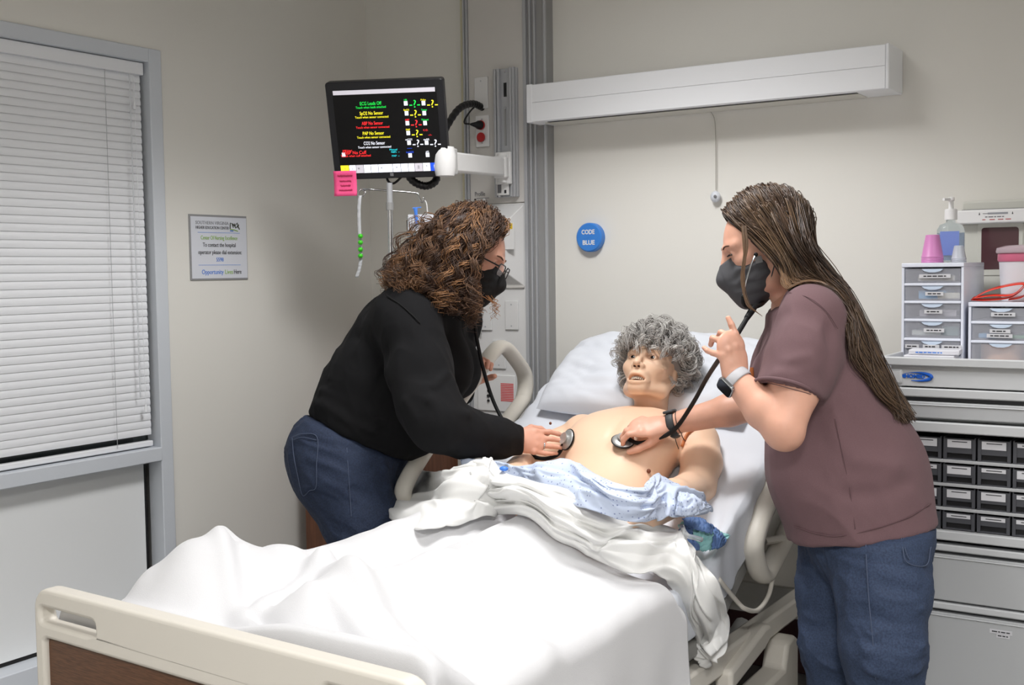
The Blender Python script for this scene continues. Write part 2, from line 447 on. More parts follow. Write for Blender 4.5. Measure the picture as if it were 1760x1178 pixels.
# ---- notice on the left wall
sg = thing('wall_notice', 'square white notice about dialling the hospital operator on the left wall', 'sign', (XL, -0.807, 1.3))
ny0, ny1, nz0, nz1 = -0.938, -0.678, 1.300, 1.521
box('acrylic_holder', XL, XL+0.004, ny0, ny1, nz0, nz1, mat('notice_edge', rgb(150, 150, 152), 0.2), sg, bev=0.001)
box('paper', XL+0.004, XL+0.005, ny0+0.006, ny1-0.003, nz0+0.006, nz1-0.007, mat('notice_paper', rgb(222, 225, 234), 0.35), sg)
yc = (ny0+ny1)/2; xf = XL+0.0056
M_grn = mat('green_print', rgb(150, 190, 90), 0.6); M_blu = mat('blue_print', rgb(70, 130, 220), 0.6)
M_lgrey = mat('pale_grey_print', rgb(150, 152, 158), 0.6); M_dgrn = mat('dark_green_print', rgb(56, 60, 44), 0.6)
L = [('SOUTHERN VIRGINIA', 1.493, 0.016, M_lgrey, 0.148, -0.030), ('HIGHER EDUCATION CENTER', 1.477, 0.014, M_print, 0.148, -0.030),
     ('Center Of Nursing Excellence', 1.443, 0.019, M_grn, 0.165, 0.0), ('To contact the hospital', 1.419, 0.020, M_print, 0.148, 0.0),
     ('operator please dial extension:', 1.394, 0.020, M_print, 0.196, 0.003), ('5598', 1.369, 0.019, M_blu, 0.032, 0.0)]
for t, zz, s, m, wd, dy in L: text(t, s, left(yc+dy, zz, xf), m, sg, width=wd)
text('Opportunity', 0.022, left(yc-0.034, 1.327, xf), M_blu, sg, width=0.096)
text('Lives', 0.022, left(yc+0.040, 1.327, xf), M_grn, sg, width=0.036)
text('Here', 0.022, left(yc+0.080, 1.327, xf), M_print, sg, width=0.034)
for zz in (1.461, 1.351): box('rule', xf-0.0008, xf, yc-0.095, yc+0.095, zz-0.0006, zz+0.0006, M_blu, sg)
g = G()
for pth in ([(0.050, 1.475), (0.052, 1.496), (0.060, 1.494), (0.066, 1.480)], [(0.062, 1.492), (0.074, 1.484), (0.078, 1.492), (0.084, 1.497), (0.088, 1.484), (0.094, 1.474)],
            [(0.070, 1.494), (0.076, 1.478)], [(0.080, 1.480), (0.091, 1.490)]):
    g.tube([(xf, yc+a, b) for a, b in pth], 0.0022, 5, flat=0.3, side=(0, 0.7, 0.7))
g.obj('emblem', M_dgrn, sg)
G().tube([(xf, yc+0.05, 1.474), (xf, yc+0.07, 1.472), (xf, yc+0.086, 1.468)], 0.0016, 5).obj('emblem_line', M_grn, sg)
G().tube([(xf, yc+0.05, 1.469), (xf, yc+0.064, 1.468)], 0.0018, 5).obj('emblem_line', M_blu, sg)

# ---- headwall service column on the back wall
hw = thing('headwall_unit', 'tall grey medical service column with aluminium trims on the back wall', 'service column', (-2.33, 0, 0))
YF = -0.05
box('edge_strip', -2.518, -2.497, YF+0.012, 0, 0.02, CEIL-0.002, mat('cream_strip', rgb(206, 200, 172), 0.5), hw)
g = G(); g.box(-2.497, -2.490, YF-0.006, 0, 0.02, CEIL-0.002); g.box(-2.490, -2.483, YF, 0, 0.02, CEIL-0.002); g.box(-2.483, -2.476, YF-0.006, 0, 0.02, CEIL-0.002)
g.obj('left_trim', M_alu, hw, bev=0.001)
box('back_box', -2.476, -2.237, YF+0.006, 0, 0.02, CEIL-0.002, M_panel, hw)
box('upper_panel', -2.475, -2.238, YF, YF+0.006, 1.566, CEIL-0.004, M_panel, hw, bev=0.001)
box('lower_panel', -2.475, -2.238, YF, YF+0.006, 0.30, 1.562, M_cover, hw, bev=0.001)
box('base_panel', -2.475, -2.238, YF-0.004, YF+0.006, 0.02, 0.296, M_panel, hw, bev=0.001)
M_alu2 = mat('dull_aluminium', rgb(158, 158, 158), 0.45, metal=0.2)
box('right_extrusion', -2.236, -2.150, YF+0.004, 0, 0.02, CEIL-0.004, M_alu2, hw)
for xx, wd, pr_ in ((-2.229, 0.013, 0.010), (-2.207, 0.007, 0.009), (-2.188, 0.007, 0.009), (-2.146, 0.008, 0.010)):
    box('extrusion_rib', xx-wd/2, xx+wd/2, YF-pr_+0.004, YF+0.006, 0.02, CEIL-0.004, M_alu, hw, bev=0.001)
box('extrusion_return', -2.150, -2.142, YF+0.004, 0, 0.02, CEIL-0.004, M_alu2, hw)
# protruding equipment cover with sloping cheeks
g = G(); x0, x1 = -2.425, -2.242
g.add([(x0, YF, 1.556), (x1, YF, 1.556), (x1, YF, 1.262), (x0, YF, 1.262), (x0+0.012, YF-0.05, 1.540), (x1-0.03, YF-0.05, 1.505), (x1-0.06, YF-0.05, 1.320), (x0+0.03, YF-0.05, 1.320)],
      [(0, 1, 2, 3), (4, 7, 6, 5), (0, 4, 5, 1), (1, 5, 6, 2), (2, 6, 7, 3), (3, 7, 4, 0)])
g.obj('equipment_cover', M_cover, hw, bev=0.003)
box('cover_lip', x0, x1, YF-0.008, YF, 1.256, 1.264, M_panel, hw, bev=0.001)
G().tube([(-2.405, YF-0.012, 1.556), (-2.405, YF-0.012, 1.585)], 0.006, 10).obj('knob', M_cover, hw, smooth=50)
lb = box('warning_label', -2.300, -2.252, YF-0.052, YF-0.050, 1.395, 1.492, M_white, hw, bev=0.001)
box('yellow_band', -2.296, -2.258, YF-0.053, YF-0.0515, 1.468, 1.488, mat('yellow_print', rgb(236, 200, 50), 0.5), lb)
word_bars(-2.292, -2.262, 1.480, YF-0.053, 0.004, M_print, lb, 4); word_bars(-2.290, -2.264, 1.473, YF-0.053, 0.0025, M_print, lb, 5)
def plate(x, z, w_, h_, name='blank_plate'):
    p = box(name, x-w_/2, x+w_/2, YF-0.007, YF, z-h_/2, z+h_/2, M_white if name != 'blank_plate' else M_cover, hw, bev=0.002)
    for dz in (-1, 1): G().tube([(x, YF-0.0082, z+dz*(h_/2-0.014)), (x, YF-0.006, z+dz*(h_/2-0.014))], 0.003, 8).obj('screw', M_alu, p)
    return p
plate(-2.297, 1.156, 0.056, 0.106); plate(-2.412, 1.152, 0.056, 0.106); plate(-2.354, 1.011, 0.056, 0.106)
plate(-2.417, 1.970, 0.058, 0.114)
op = plate(-2.414, 1.831, 0.058, 0.114, 'outlet_plate')
for zz in (1.852, 1.808):
    rc = G().lathe([(0.001, -0.0005), (0.0165, -0.0005), (0.0175, 0.002), (0.0175, 0.006)], (-2.414, YF-0.012, zz), 16, frame((0, 0, 0), (1, 0, 0), (0, 0, 1))).obj('receptacle', M_red, op, smooth=40)
    for dx in (-0.006, 0.006): box('slot', -2.414+dx-0.001, -2.414+dx+0.001, YF-0.0135, YF-0.010, zz, zz+0.008, M_dark, rc)
cp = box('call_panel', -2.452, -2.285, YF-0.006, YF, 0.80, 0.935, M_white, hw, bev=0.002)
for i in range(11): box('red_stripe', -2.348, -2.292, YF-0.0068, YF-0.006, 0.905-i*0.0062-0.004, 0.905-i*0.0062, mat('red_stripe_print', rgb(222, 90, 92), 0.5) if i == 0 else MATS['red_stripe_print'], cp)
for xx, zz, r_, m in ((-2.402, 0.885, 0.004, M_red), (-2.402, 0.874, 0.004, M_dark), (-2.402, 0.856, 0.006, M_dark), (-2.402, 0.838, 0.005, M_dark)):
    G().lathe([(0.0005, -0.001), (r_, -0.001), (r_, 0.003)], (xx, YF-0.008, zz), 10, frame((0, 0, 0), (1, 0, 0), (0, 0, 1))).obj('button', m, cp)
text('Profile', 0.024, back(-2.432, 1.602, YF-0.001), M_grey, hw, width=0.045)
G().lathe([(0.0005, -0.001), (0.0035, -0.001), (0.0035, 0.002)], (-2.453, YF-0.001, 1.583), 10, frame((0, 0, 0), (1, 0, 0), (0, 0, 1))).obj('maker_mark', M_print, hw)
for i, wd in enumerate((0.055, 0.045, 0.04)): box('small_print', -2.447, -2.447+wd, YF-0.0008, YF, 1.586-i*0.008, 1.588-i*0.008, M_grey, hw)
# vertical equipment rail
rl = box('equipment_rail', -2.352, -2.258, YF-0.014, YF, 1.585, 2.046, M_alu, hw, bev=0.002)
for xx in (-2.344, -2.330, -2.277, -2.265): box('rail_rib', xx-0.005, xx+0.005, YF-0.028, YF-0.014, 1.585, 2.046, M_alu, rl, bev=0.0015)
box('rail_slot', -2.312, -2.300, YF-0.0155, YF-0.0138, 1.945, 1.995, M_dark, rl)
for zz in (2.035, 1.905): G().sphere((-2.305, YF-0.016, zz), 0.004, 8, 6).obj('bolt', M_chrome, rl, smooth=180)
box('toothed_strip', -2.309, -2.303, YF-0.018, YF-0.0138, 1.77, 1.90, M_alu2, rl)
tg = box('data_tag', -2.338, -2.285, YF-0.030, YF-0.0275, 1.592, 1.650, M_white, rl)
box('tag_print', -2.334, -2.318, YF-0.0308, YF-0.030, 1.600, 1.640, M_grey, tg); box('tag_mark', -2.305, -2.296, YF-0.0308, YF-0.030, 1.598, 1.610, M_print, tg)

# ---- overbed wall lamp and its pull cord
lm = thing('overbed_lamp', 'long white enamelled overbed wall lamp above the bed head', 'lamp', (-1.54, 0, 1.832))
lx0, lx1, ly, lz0, lz1 = -2.160, -0.920, -0.150, 1.832, 1.962
box('housing', -2.137, lx1-0.004, ly, -0.002, lz0, lz1, M_lampbody, lm, bev=0.006, seg=3)
for a, b in ((lz0+0.002, 1.8985), (1.8995, lz1-0.003)): box('front_plate', lx0+0.002, lx1-0.012, ly-0.003, ly, a, b, M_lampbody, lm, bev=0.0008)
box('end_cap', lx1-0.011, lx1, ly-0.004, -0.002, lz0-0.001, lz1+0.001, M_lampbody, lm, bev=0.004)
box('end_cap', lx0-0.001, -2.137, ly-0.004, -0.066, lz0-0.001, lz1+0.001, M_lampbody, lm, bev=0.003)
box('light_slot', lx0+0.07, lx1-0.10, ly+0.020, ly+0.036, lz0-0.0015, lz0+0.001, M_dark, lm)
box('diffuser', lx0+0.05, lx1-0.10, ly+0.036, -0.02, lz0-0.003, lz0+0.001, mat('lamp_diffuser', rgb(214, 212, 204), 0.4), lm, bev=0.001)
pc = thing('pull_cord', 'thin white pull cord with a small round knob below the overbed lamp', 'pull cord', (-1.52, -0.02, 1.54))
G().tube(catmull([(-1.528, -0.03, 1.832), (-1.519, -0.014, 1.80), (-1.517, -0.012, 1.70), (-1.517, -0.012, 1.575)], 16), 0.0014, 6).obj('cord', mat('cord_grey', rgb(176, 172, 164), 0.6), pc)
G().sphere((-1.516, -0.018, 1.553), (0.017, 0.014, 0.019), 16, 10).obj('knob', mat('cord_knob', rgb(214, 218, 226), 0.4), pc, smooth=180)
G().sphere((-1.511, -0.0325, 1.553), (0.0055, 0.003, 0.0055), 10, 6).obj('knob_hole', M_grey, pc, smooth=180)

# ---- round CODE BLUE button
cb = thing('code_button', 'round blue CODE BLUE button on the cream wall', 'button', (-1.986, 0, 1.432))
Mf = frame((0, 0, 0), (1, 0, 0), (0, 0, 1))
G().lathe([(0.051, -0.022), (0.051, 0.002), (0.047, 0.006)], (-1.988, -0.023, 1.432), 40, Mf).obj('button_body', mat('code_blue', rgb(60, 132, 218), 0.35), cb, smooth=40)
text('CODE', 0.022, back(-1.9895, 1.450, -0.0296), M_white, cb, bold=0.0006, width=0.052)
text('BLUE', 0.022, back(-1.9875, 1.413, -0.0296), M_white, cb, bold=0.0006, width=0.048)
text('—  —', 0.006, back(-1.988, 1.432, -0.0296), M_blu, cb)

# ---- louvred ceiling fittings (the lamps above sit in them; all but the bed one are added fill)
M_louvre = mat('louvre_metal', rgb(215, 216, 218), 0.3, metal=0.6)
for cx, cy, _a, _b, lab in LIGHTS:
    t = thing('ceiling_light', lab, 'light', (cx, cy, CEIL))
    g = G(); a, b = 0.31, 0.61
    for x0, x1, y0_, y1_ in ((-a, a, -b, -b+0.025), (-a, a, b-0.025, b), (-a, -a+0.025, -b, b), (a-0.025, a, -b, b)): g.box(cx+x0, cx+x1, cy+y0_, cy+y1_, CEIL-0.03, CEIL)
    g.obj('trim_frame', M_louvre, t, bev=0.002)
# ------------------------------------------------------------------ patient monitor on its wall arm
MM = Matrix.Translation((-2.3421, -0.6946, 1.7695)) @ Matrix.Rotation(0.4651, 4, 'Z') @ Matrix.Rotation(-0.0081, 4, 'Y') @ Matrix.Rotation(0.3072, 4, 'X')
def mtx(x, z, y): return MM @ frame((x, y, z), (1, 0, 0), (0, 0, 1))
def mpt(x, y, z): return np.array(MM @ Vector((x, y, z)))
mo = thing('patient_monitor', 'black flat patient monitor showing coloured alarm lines', 'monitor', MM.to_translation())
def mbox(name, x0, x1, y0, y1, z0, z1, m, par, bev=0.0, **k): return G().box(x0, x1, y0, y1, z0, z1, M=MM).obj(name, m, par, bev=bev, **k)
W2_, H2_ = 0.188, 0.156
G().prism(rrect(2*W2_, 2*H2_, 0.010), mpt(0, 0, 0), mpt(1, 0, 0)-mpt(0, 0, 0), mpt(0, 0, 1)-mpt(0, 0, 0), mpt(0, 0.040, 0)-mpt(0, 0, 0)).obj('monitor_casing', mat('monitor_black', rgb(30, 30, 34), 0.35), mo, bev=0.003)
mbox('rear_housing', -0.12, 0.13, 0.04, 0.075, -0.10, 0.10, M_white, mo, bev=0.012)
sc = mbox('screen', -0.166, 0.166, -0.0012, 0.002, -0.128, 0.122, mat('screen_black', rgb(10, 10, 12), 0.2), mo)
def em(name, r, g_, b_, s=1.1): return mat(name, rgb(r, g_, b_), 0.5, emit=rgb(r, g_, b_), estr=s)
E_g = em('screen_green', 20, 205, 70); E_y = em('screen_yellow', 225, 215, 40); E_r = em('screen_red', 225, 40, 44); E_w = em('screen_white', 225, 228, 238, 0.8)
E_b = em('screen_blue', 30, 70, 200); E_c = em('screen_cyan', 30, 180, 190); E_bar = em('screen_bar', 196, 192, 200, 0.6); E_k = em('screen_pale', 222, 226, 236, 0.8)
ys = -0.0022
def rect(x0, x1, z0, z1, m, name='screen_block'): return mbox(name, x0, x1, ys, ys+0.0006, z0, z1, m, sc)
def u_(x): return -W2_+2*W2_*x            # fractions of the casing, measured on the photograph
def v_(y): return H2_-2*H2_*y
rect(u_(.063), u_(.930), v_(.128), v_(.085), E_bar, 'status_bar')
for fx, t, wd in ((.345, '12:34', .04), (.53, 'Monitor 01 - 01', .13), (.72, 'Adult', .055)): pass
lines = [('ECG Leads Off', .224, E_g, .375, .183), ('Touch when leads attached', .262, E_g, .375, .258),
         ('SpO2 No Sensor', .322, E_y, .375, .200), ('Touch when sensor connected', .361, E_y, .375, .286),
         ('ABP No Sensor', .424, E_r, .375, .183), ('Touch when sensor connected', .464, E_r, .375, .286),
         ('PAP No Sensor', .526, E_y, .375, .183), ('Touch when sensor connected', .566, E_y, .375, .286),
         ('CO2 No Sensor', .628, E_w, .375, .183), ('Touch when sensor connected', .668, E_w, .375, .286),
         ('NIBP No Cuff', .720, E_r, .195, .205), ('Touch when cuff attached', .752, E_r, .205, .260)]
for i, (t, fy, m, fx, fw) in enumerate(lines):
    text(t, 0.0155 if i % 2 == 0 else 0.010, mtx(u_(fx), v_(fy), ys), m, sc, width=fw*2*W2_)
text('NIBP Sched', 0.007, mtx(u_(.135), v_(.695), ys), E_r, sc, width=0.03)
rect(u_(.085), u_(.115), v_(.757), v_(.715), E_k)
def qm(fx, fy, m):
    text('-?-', 0.034, mtx(u_(fx), v_(fy), ys), m, sc, width=0.034)
def chip(fx, fy, m, t):
    rect(u_(fx)-0.0058, u_(fx)+0.0058, v_(fy)-0.0068, v_(fy)+0.0068, E_k, 'alarm_chip')
    text(t, 0.008, mtx(u_(fx), v_(fy-.033), ys), m, sc)
for fx, fy, m, t, q in ((.675, .235, E_g, 'HR', 1), (.675, .335, E_y, 'SpO2', 1), (.675, .435, E_r, 'ABP', 1), (.675, .535, E_y, 'PAP', 1), (.675, .635, E_w, 'etCO2', 1),
                        (.825, .240, E_y, 'Pulse', 1), (.825, .340, E_g, 'Temp', 0), (.825, .440, E_g, 'Tblood', 0), (.825, .640, E_w, 'awRR', 1), (.675, .765, E_b, 'imCO2', 0), (.825, .765, E_w, 'pH', 0)):
    chip(fx, fy, m, t)
    if q: qm(fx+.075, fy+.012, m)
text('C.O.', 0.008, mtx(u_(.825), v_(.512), ys), E_r, sc); text('--/--', 0.008, mtx(u_(.86), v_(.562), ys), E_r, sc)
text('Manual', 0.009, mtx(u_(.535), v_(.700), ys), E_c, sc); text('NBPs  --', 0.008, mtx(u_(.55), v_(.725), ys), E_c, sc); text('MAP  --', 0.008, mtx(u_(.55), v_(.765), ys), E_c, sc)
text('-----', 0.010, mtx(u_(.675), v_(.690), ys), E_b, sc)
bx = [(.062, .135, em('screen_amber', 225, 205, 40, 0.9)), (.137, .196, E_k), (.198, .262, E_bar), (.264, .325, E_k), (.327, .39, E_k), (.392, .515, E_k), (.517, .585, E_k), (.587, .65, E_k), (.652, .705, E_k), (.707, .775, E_bar), (.777, .842, E_k), (.844, .925, E_b)]
for a, b, m in bx: rect(u_(a), u_(b)-0.0006, v_(.932), v_(.848), m, 'soft_key')
for fx, t in ((.10, '!'), (.165, 'i'), (.22, '='), (.42, '<'), (.55, '>'), (.74, '||'), (.81, '*'), (.885, '[ ]')): text(t, 0.012, mtx(u_(fx), v_(.885), ys-0.0006), M_grey if fx < .85 else E_k, sc)
mbox('power_light', -0.005, 0.006, -0.001, 0.001, -0.148, -0.138, M_grey, mo)

note = thing('sticky_note', 'pink sticky note stuck under the monitor corner', 'note', mpt(-0.158, -0.003, -0.14))
P = []
for i in range(9):
    row = []
    for j in range(7):
        a, b = j/6-.5, i/8; row.append(mpt(-0.153+0.075*a, -0.0025-0.020*b*b, -0.126-0.078*b))
    P.append(row)
G().grid(np.array(P)).obj('note_paper', mat('pink_paper', rgb(255, 92, 150), 0.6), note, smooth=180, solid=0.0006)
M_ink = mat('pen_ink', rgb(190, 60, 100), 0.6)
for i, wd in enumerate((.050, .038, .034, .044)):
    b = (0.20, 0.42, 0.60, 0.78)[i]; n_ = int(wd*1400); r = random.Random(i)
    pts = [mpt(-0.152+wd*(k/n_-.5), -0.0042-0.020*b*b, -0.126-0.078*b+0.0035*math.sin(k*1.9)*(0.5+r.random())) for k in range(n_)]
    G().tube(pts, 0.00055, 4).obj('handwriting', M_ink, note)

arm = thing('monitor_mount', 'white swinging wall mount carrying the patient monitor', 'mount', (-2.30, -0.06, 1.68))
A0 = np.array([-2.302, -0.095, 1.690]); A1 = np.array([-2.214, -0.545, 1.672])
uu = nrm(A1-A0); Ma = frame(A0, uu, (0, 0, 1)); La = np.linalg.norm(A1-A0)
G().box(0, La, -0.032, 0.032, -0.020, 0.020, M=Ma).obj('arm_bar', M_white, arm, bev=0.006)
G().box(-0.020, 0.03, -0.040, 0.040, -0.026, 0.026, M=Ma).obj('wall_knuckle', M_white, arm, bev=0.008)
G().box(La-0.012, La+0.012, -0.042, 0.042, -0.028, 0.028, M=Ma).obj('end_bracket', mat('arm_grey', rgb(190, 190, 190), 0.4), arm, bev=0.004)
G().tube([A0+(0, 0, -0.055), A0+(0, 0, 0.05)], 0.018, 16).obj('pivot_post', M_white, arm, smooth=40)
G().lathe([(0.001, -0.05), (0.030, -0.046), (0.036, -0.02), (0.036, 0.02), (0.030, 0.046), (0.001, 0.05)], A1+nrm(uu)*0.028, 20).obj('tilt_joint', M_white, arm, smooth=50)
Bk = mpt(0.05, 0.076, -0.03)
G().tube([A1+uu*0.03, Bk], 0.026, 12).obj('monitor_bracket', M_white, arm, smooth=40)
box('slide_plate', -2.335, -2.270, -0.093, -0.079, 1.630, 1.745, M_white, arm, bev=0.003)

hose = thing('monitor_hose', 'thick black ribbed cable hose looping behind the monitor', 'hose', (-2.41, -0.06, 1.9))
hp = catmull([(-2.417, -0.045, 1.918), (-2.420, -0.11, 1.925), (-2.405, -0.22, 1.890), (-2.37, -0.36, 1.79), (-2.33, -0.47, 1.69), mpt(0.11, 0.095, -0.09), mpt(0.135, 0.06, -0.170), mpt(0.105, 0.035, -0.192), mpt(0.06, 0.03, -0.172), mpt(0.03, 0.045, -0.12)], 130)
G().tube(hp, 0.0125*(1+0.10*np.sin(np.arange(130)*pi/1.5)), 10).obj('hose_tube', M_dark, hose, smooth=180)
G().tube(catmull([mpt(-0.03, 0.05, -0.15), mpt(-0.02, 0.03, -0.172), mpt(0.0, 0.028, -0.178), mpt(0.03, 0.04, -0.155)], 20), 0.004, 6).obj('thin_cable', M_dark, hose, smooth=180)
plug = thing('power_plug', 'black power plug in the red wall outlet', 'plug', (-2.414, -0.06, 1.852))
G().lathe([(0.003, -0.050), (0.006, -0.042), (0.010, -0.025), (0.016, -0.014), (0.016, 0.0)], (-2.414, -0.0635, 1.852), 12, Matrix.Rotation(-0.3, 3, 'Z') @ Matrix(((1, 0, 0), (0, 0, 1), (0, -1, 0)))).obj('plug_body', M_dark, plug, smooth=40)
G().tube(catmull([(-2.432, -0.112, 1.853), (-2.452, -0.115, 1.858), (-2.455, -0.10, 1.88), (-2.43, -0.085, 1.915), (-2.418, -0.06, 1.918)], 24), 0.0032, 6).obj('plug_cable', M_dark, plug, smooth=180)

# ------------------------------------------------------------------ infusion stand with its hangings
D = 3.75
base = px(671, 400, D); bx_, by_ = base[0], base[1]
iv = thing('infusion_stand', 'chrome infusion pole with hooks standing behind the woman in black', 'infusion stand', (bx_, by_, 0))
ztop = px(671, 315, D)[2]; zcol = px(671, 355, D)[2]
G().tube([(bx_, by_, 0.10), (bx_, by_, zcol)], 0.0085, 14).obj('lower_pole', M_chrome, iv, smooth=40)
G().tube([(bx_, by_, zcol), (bx_, by_, ztop)], 0.0098, 14).obj('upper_pole', M_alu, iv, smooth=40)
G().tube([(bx_, by_, zcol-0.012), (bx_, by_, zcol+0.012)], 0.0125, 14).obj('collar', M_alu2, iv, smooth=40)
for k in range(5):
    a = 2*pi*k/5; e = np.array([bx_+0.17*math.cos(a), by_+0.17*math.sin(a), 0.05])
    G().tube([(bx_, by_, 0.11), e], 0.012, 8).obj('base_leg', M_chrome, iv, smooth=40)
    G().lathe([(0.022, -0.008), (0.025, -0.004), (0.025, 0.004), (0.022, 0.008)], e-np.array([0, 0, 0.0245]), 12, frame((0, 0, 0), (-math.sin(a), math.cos(a), 0), (0, 0, 1))).obj('caster', M_dark, iv, smooth=40)
G().tube(catmull([px(616, 345, D-.02), px(615, 334, D-.02), px(621, 326, D-.02), px(640, 326, D), px(671, 328, D), px(715, 332, D+.01), px(719, 337, D+.01), px(724, 348, D+.01)], 40), 0.0028, 7).obj('hook_bar', M_chrome, iv, smooth=180)
G().tube(catmull([px(621, 326, D-.02), px(628, 330, D-.03), px(623, 338, D-.03)], 10), 0.0028, 7).obj('hook', M_chrome, iv, smooth=180)
G().tube(catmull([px(724, 348, D+.01), px(729, 346, D+.01), px(727, 338, D+.01)], 8), 0.0028, 7).obj('hook', M_chrome, iv, smooth=180)

M_clear = mat('clear_vinyl', rgb(226, 230, 232), 0.12, trans=0.75, ior=1.2)
st_ = thing('bead_strip', 'clear plastic strip with four green beads hanging from the infusion pole hook', 'tag strip', px(618, 338, D-.03))
cp_ = catmull([px(619, 336, D-.03), px(617, 360, D-.03), px(618, 400, D-.03), px(620, 440, D-.03), px(618, 460, D-.03), px(613, 477, D-.03)], 40)
sd = RIGHT
G().grid(np.array([[p-sd*0.0055+FWD*0.002*math.sin(i*1.7), p+FWD*0.0035*math.sin(i*2.3), p+sd*0.0055] for i, p in enumerate(cp_)])).obj('strip', mat('crinkled_film', rgb(222, 224, 228), 0.15, trans=0.35, ior=1.3), st_, smooth=180, solid=0.0006)
for yy in (406, 417, 429, 440): G().sphere(px(619.5, yy, D-.036), (0.0085, 0.0085, 0.0075), 12, 8).obj('bead', mat('green_bead', rgb(70, 205, 40), 0.3) if yy == 406 else MATS['green_bead'], st_, smooth=180)

bag = thing('infusion_bag', 'clear infusion bag with white label hanging from the infusion pole', 'infusion bag', px(727, 400, D+.02))
c0 = px(727, 400, D+.02)
V = []
for i in range(15):
    t = i/14; hh = 0.05-0.17*t; wd = 0.052*(1-0.15*max(0, t-.85)/.15); th = 0.003+0.016*math.sin(pi*min(1, t*1.02))
    V.append([c0+RIGHT*wd*math.cos(a)+FWD*th*math.sin(a)+np.array([0, 0, hh]) for a in np.linspace(0, 2*pi, 17)])
G().grid(np.array(V)).obj('bag_body', M_clear, bag, smooth=180)
lab = G().grid(np.array([[c0+RIGHT*a-FWD*(0.015+0.004*(1-(a/.05)**2))+np.array([0, 0, z]) for a in np.linspace(-.046, .046, 7)] for z in (0.057, 0.03, 0.004)])).obj('bag_label', mat('bag_label_paper', rgb(222, 224, 232), 0.5), bag, smooth=180)
for z in (-0.006, -0.014, -0.022, -0.030, -0.038): G().tube([c0-RIGHT*0.036-FWD*0.021+np.array([0, 0, z]), c0+RIGHT*0.030-FWD*0.021+np.array([0, 0, z])], 0.0009, 4).obj('printed_line', M_grey, bag)
G().tube(catmull([px(727, 342, D+.01), px(733, 350, D+.012), px(735, 372, D+.012)], 12), 0.0022, 6).obj('hanger_cord', M_white, bag, smooth=180)
clip = thing('blue_clip', 'small blue plastic clip on the infusion bag label', 'clip', px(716, 371, D))
G().tube([px(714, 358, D-.01), px(715.5, 372, D-.012), px(717, 386, D-.012)], [0.0065, 0.0045, 0.005], 8, flat=0.5, side=RIGHT).obj('clip_body', mat('blue_clip_plastic', rgb(70, 130, 225), 0.4), clip, smooth=60)
G().tube([px(709, 358, D-.008), px(724, 356.5, D-.008)], 0.0018, 6).obj('clip_jaw', MATS['blue_clip_plastic'], clip, smooth=60)

pap = thing('posted_sheet', 'white paper sheet taped on the service column beside the curly hair', 'paper', (-2.44, -0.06, 1.2))
G().grid(np.array([[(x, -0.0605-0.004*math.sin((z-1.03)*9)-0.006*(x+2.47)/.06, z) for x in np.linspace(-2.478, -2.422, 6)] for z in np.linspace(1.085, 1.29, 9)])).obj('sheet', M_white, pap, smooth=180, solid=0.0005)

# ------------------------------------------------------------------ wooden bedside cabinet behind the woman in black
M_wood = mat('walnut_veneer', rgb(112, 72, 52), 0.4, var=0.22, vscale=9, stretch=(9, 9, 1.2))
M_wood2 = mat('walnut_edge', rgb(92, 55, 38), 0.4, var=0.2, vscale=8, stretch=(1.2, 9, 9))
cab = thing('bedside_cabinet', 'brown wooden bedside cabinet behind the woman in black', 'cabinet', (-2.72, -0.32, 0))
cx0, cx1, cy0, cy1, cz = -2.93, -2.53, -0.50, -0.08, 0.735
box('cabinet_body', cx0, cx1, cy0+0.018, cy1, 0.06, cz-0.02, M_wood, cab, bev=0.002)
box('cabinet_top', cx0, cx1+0.008, cy0-0.006, cy1, cz-0.02, cz, M_wood2, cab, bev=0.003)
box('plinth', cx0+0.01, cx1-0.02, cy0+0.05, cy1-0.02, 0, 0.06, M_dark, cab)
dr = box('drawer', cx0+0.012, cx1-0.012, cy0, cy0+0.018, 0.545, 0.700, M_wood, cab, bev=0.002); G().tube(catmull([(-2.77, cy0, .62), (-2.76, cy0-.025, .62), (-2.70, cy0-.025, .62), (-2.69, cy0, .62)], 14), 0.005, 8).obj('handle', M_chrome, dr, smooth=180)
dr = box('door', cx0+0.012, cx1-0.012, cy0, cy0+0.018, 0.075, 0.535, M_wood, cab, bev=0.002); G().tube(catmull([(-2.58, cy0, .42), (-2.58, cy0-.025, .43), (-2.58, cy0-.025, .49), (-2.58, cy0, .50)], 14), 0.005, 8).obj('handle', M_chrome, dr, smooth=180)

# ------------------------------------------------------------------ supply cart in front of the back wall
M_cart = mat('cart_enamel', rgb(178, 180, 182), 0.35); M_cart2 = mat('cart_light_enamel', rgb(196, 198, 200), 0.35); M_in = mat('cart_inside', rgb(66, 67, 70), 0.6)
cart = thing('supply_cart', 'grey metal supply cart with drawers and dark bins beside the woman in mauve', 'cart', (-0.45, -0.33, 0))
X0, X1, YC = -0.79, -0.06, -0.60
g = G(); g.box(X0, X1, YC+0.03, -0.07, 0.12, 0.60); g.box(X0, X0+0.025, YC+0.005, -0.07, 0.60, 1.035); g.box(X1-0.025, X1, YC+0.005, -0.07, 0.60, 1.035); g.box(X0+0.025, X1-0.025, -0.10, -0.07, 0.60, 0.925); g.box(X0+0.025, X1-0.025, YC+0.03, -0.07, 0.925, 1.035)
g.obj('cart_body', M_cart, cart, bev=0.003)
g = G(); a, b = X0-0.028, X1+0.028
g.box(a, b, YC+0.002, -0.06, 1.036, 1.046); g.box(a, b, YC-0.012, YC, 1.066, 1.088); g.box(a, b, -0.072, -0.06, 1.046, 1.088)
for q in ((a, a+0.012), (b-0.012, b)): g.box(*q, YC, -0.072, 1.046, 1.088)
g.obj('top_tray', M_cart2, cart, bev=0.003)
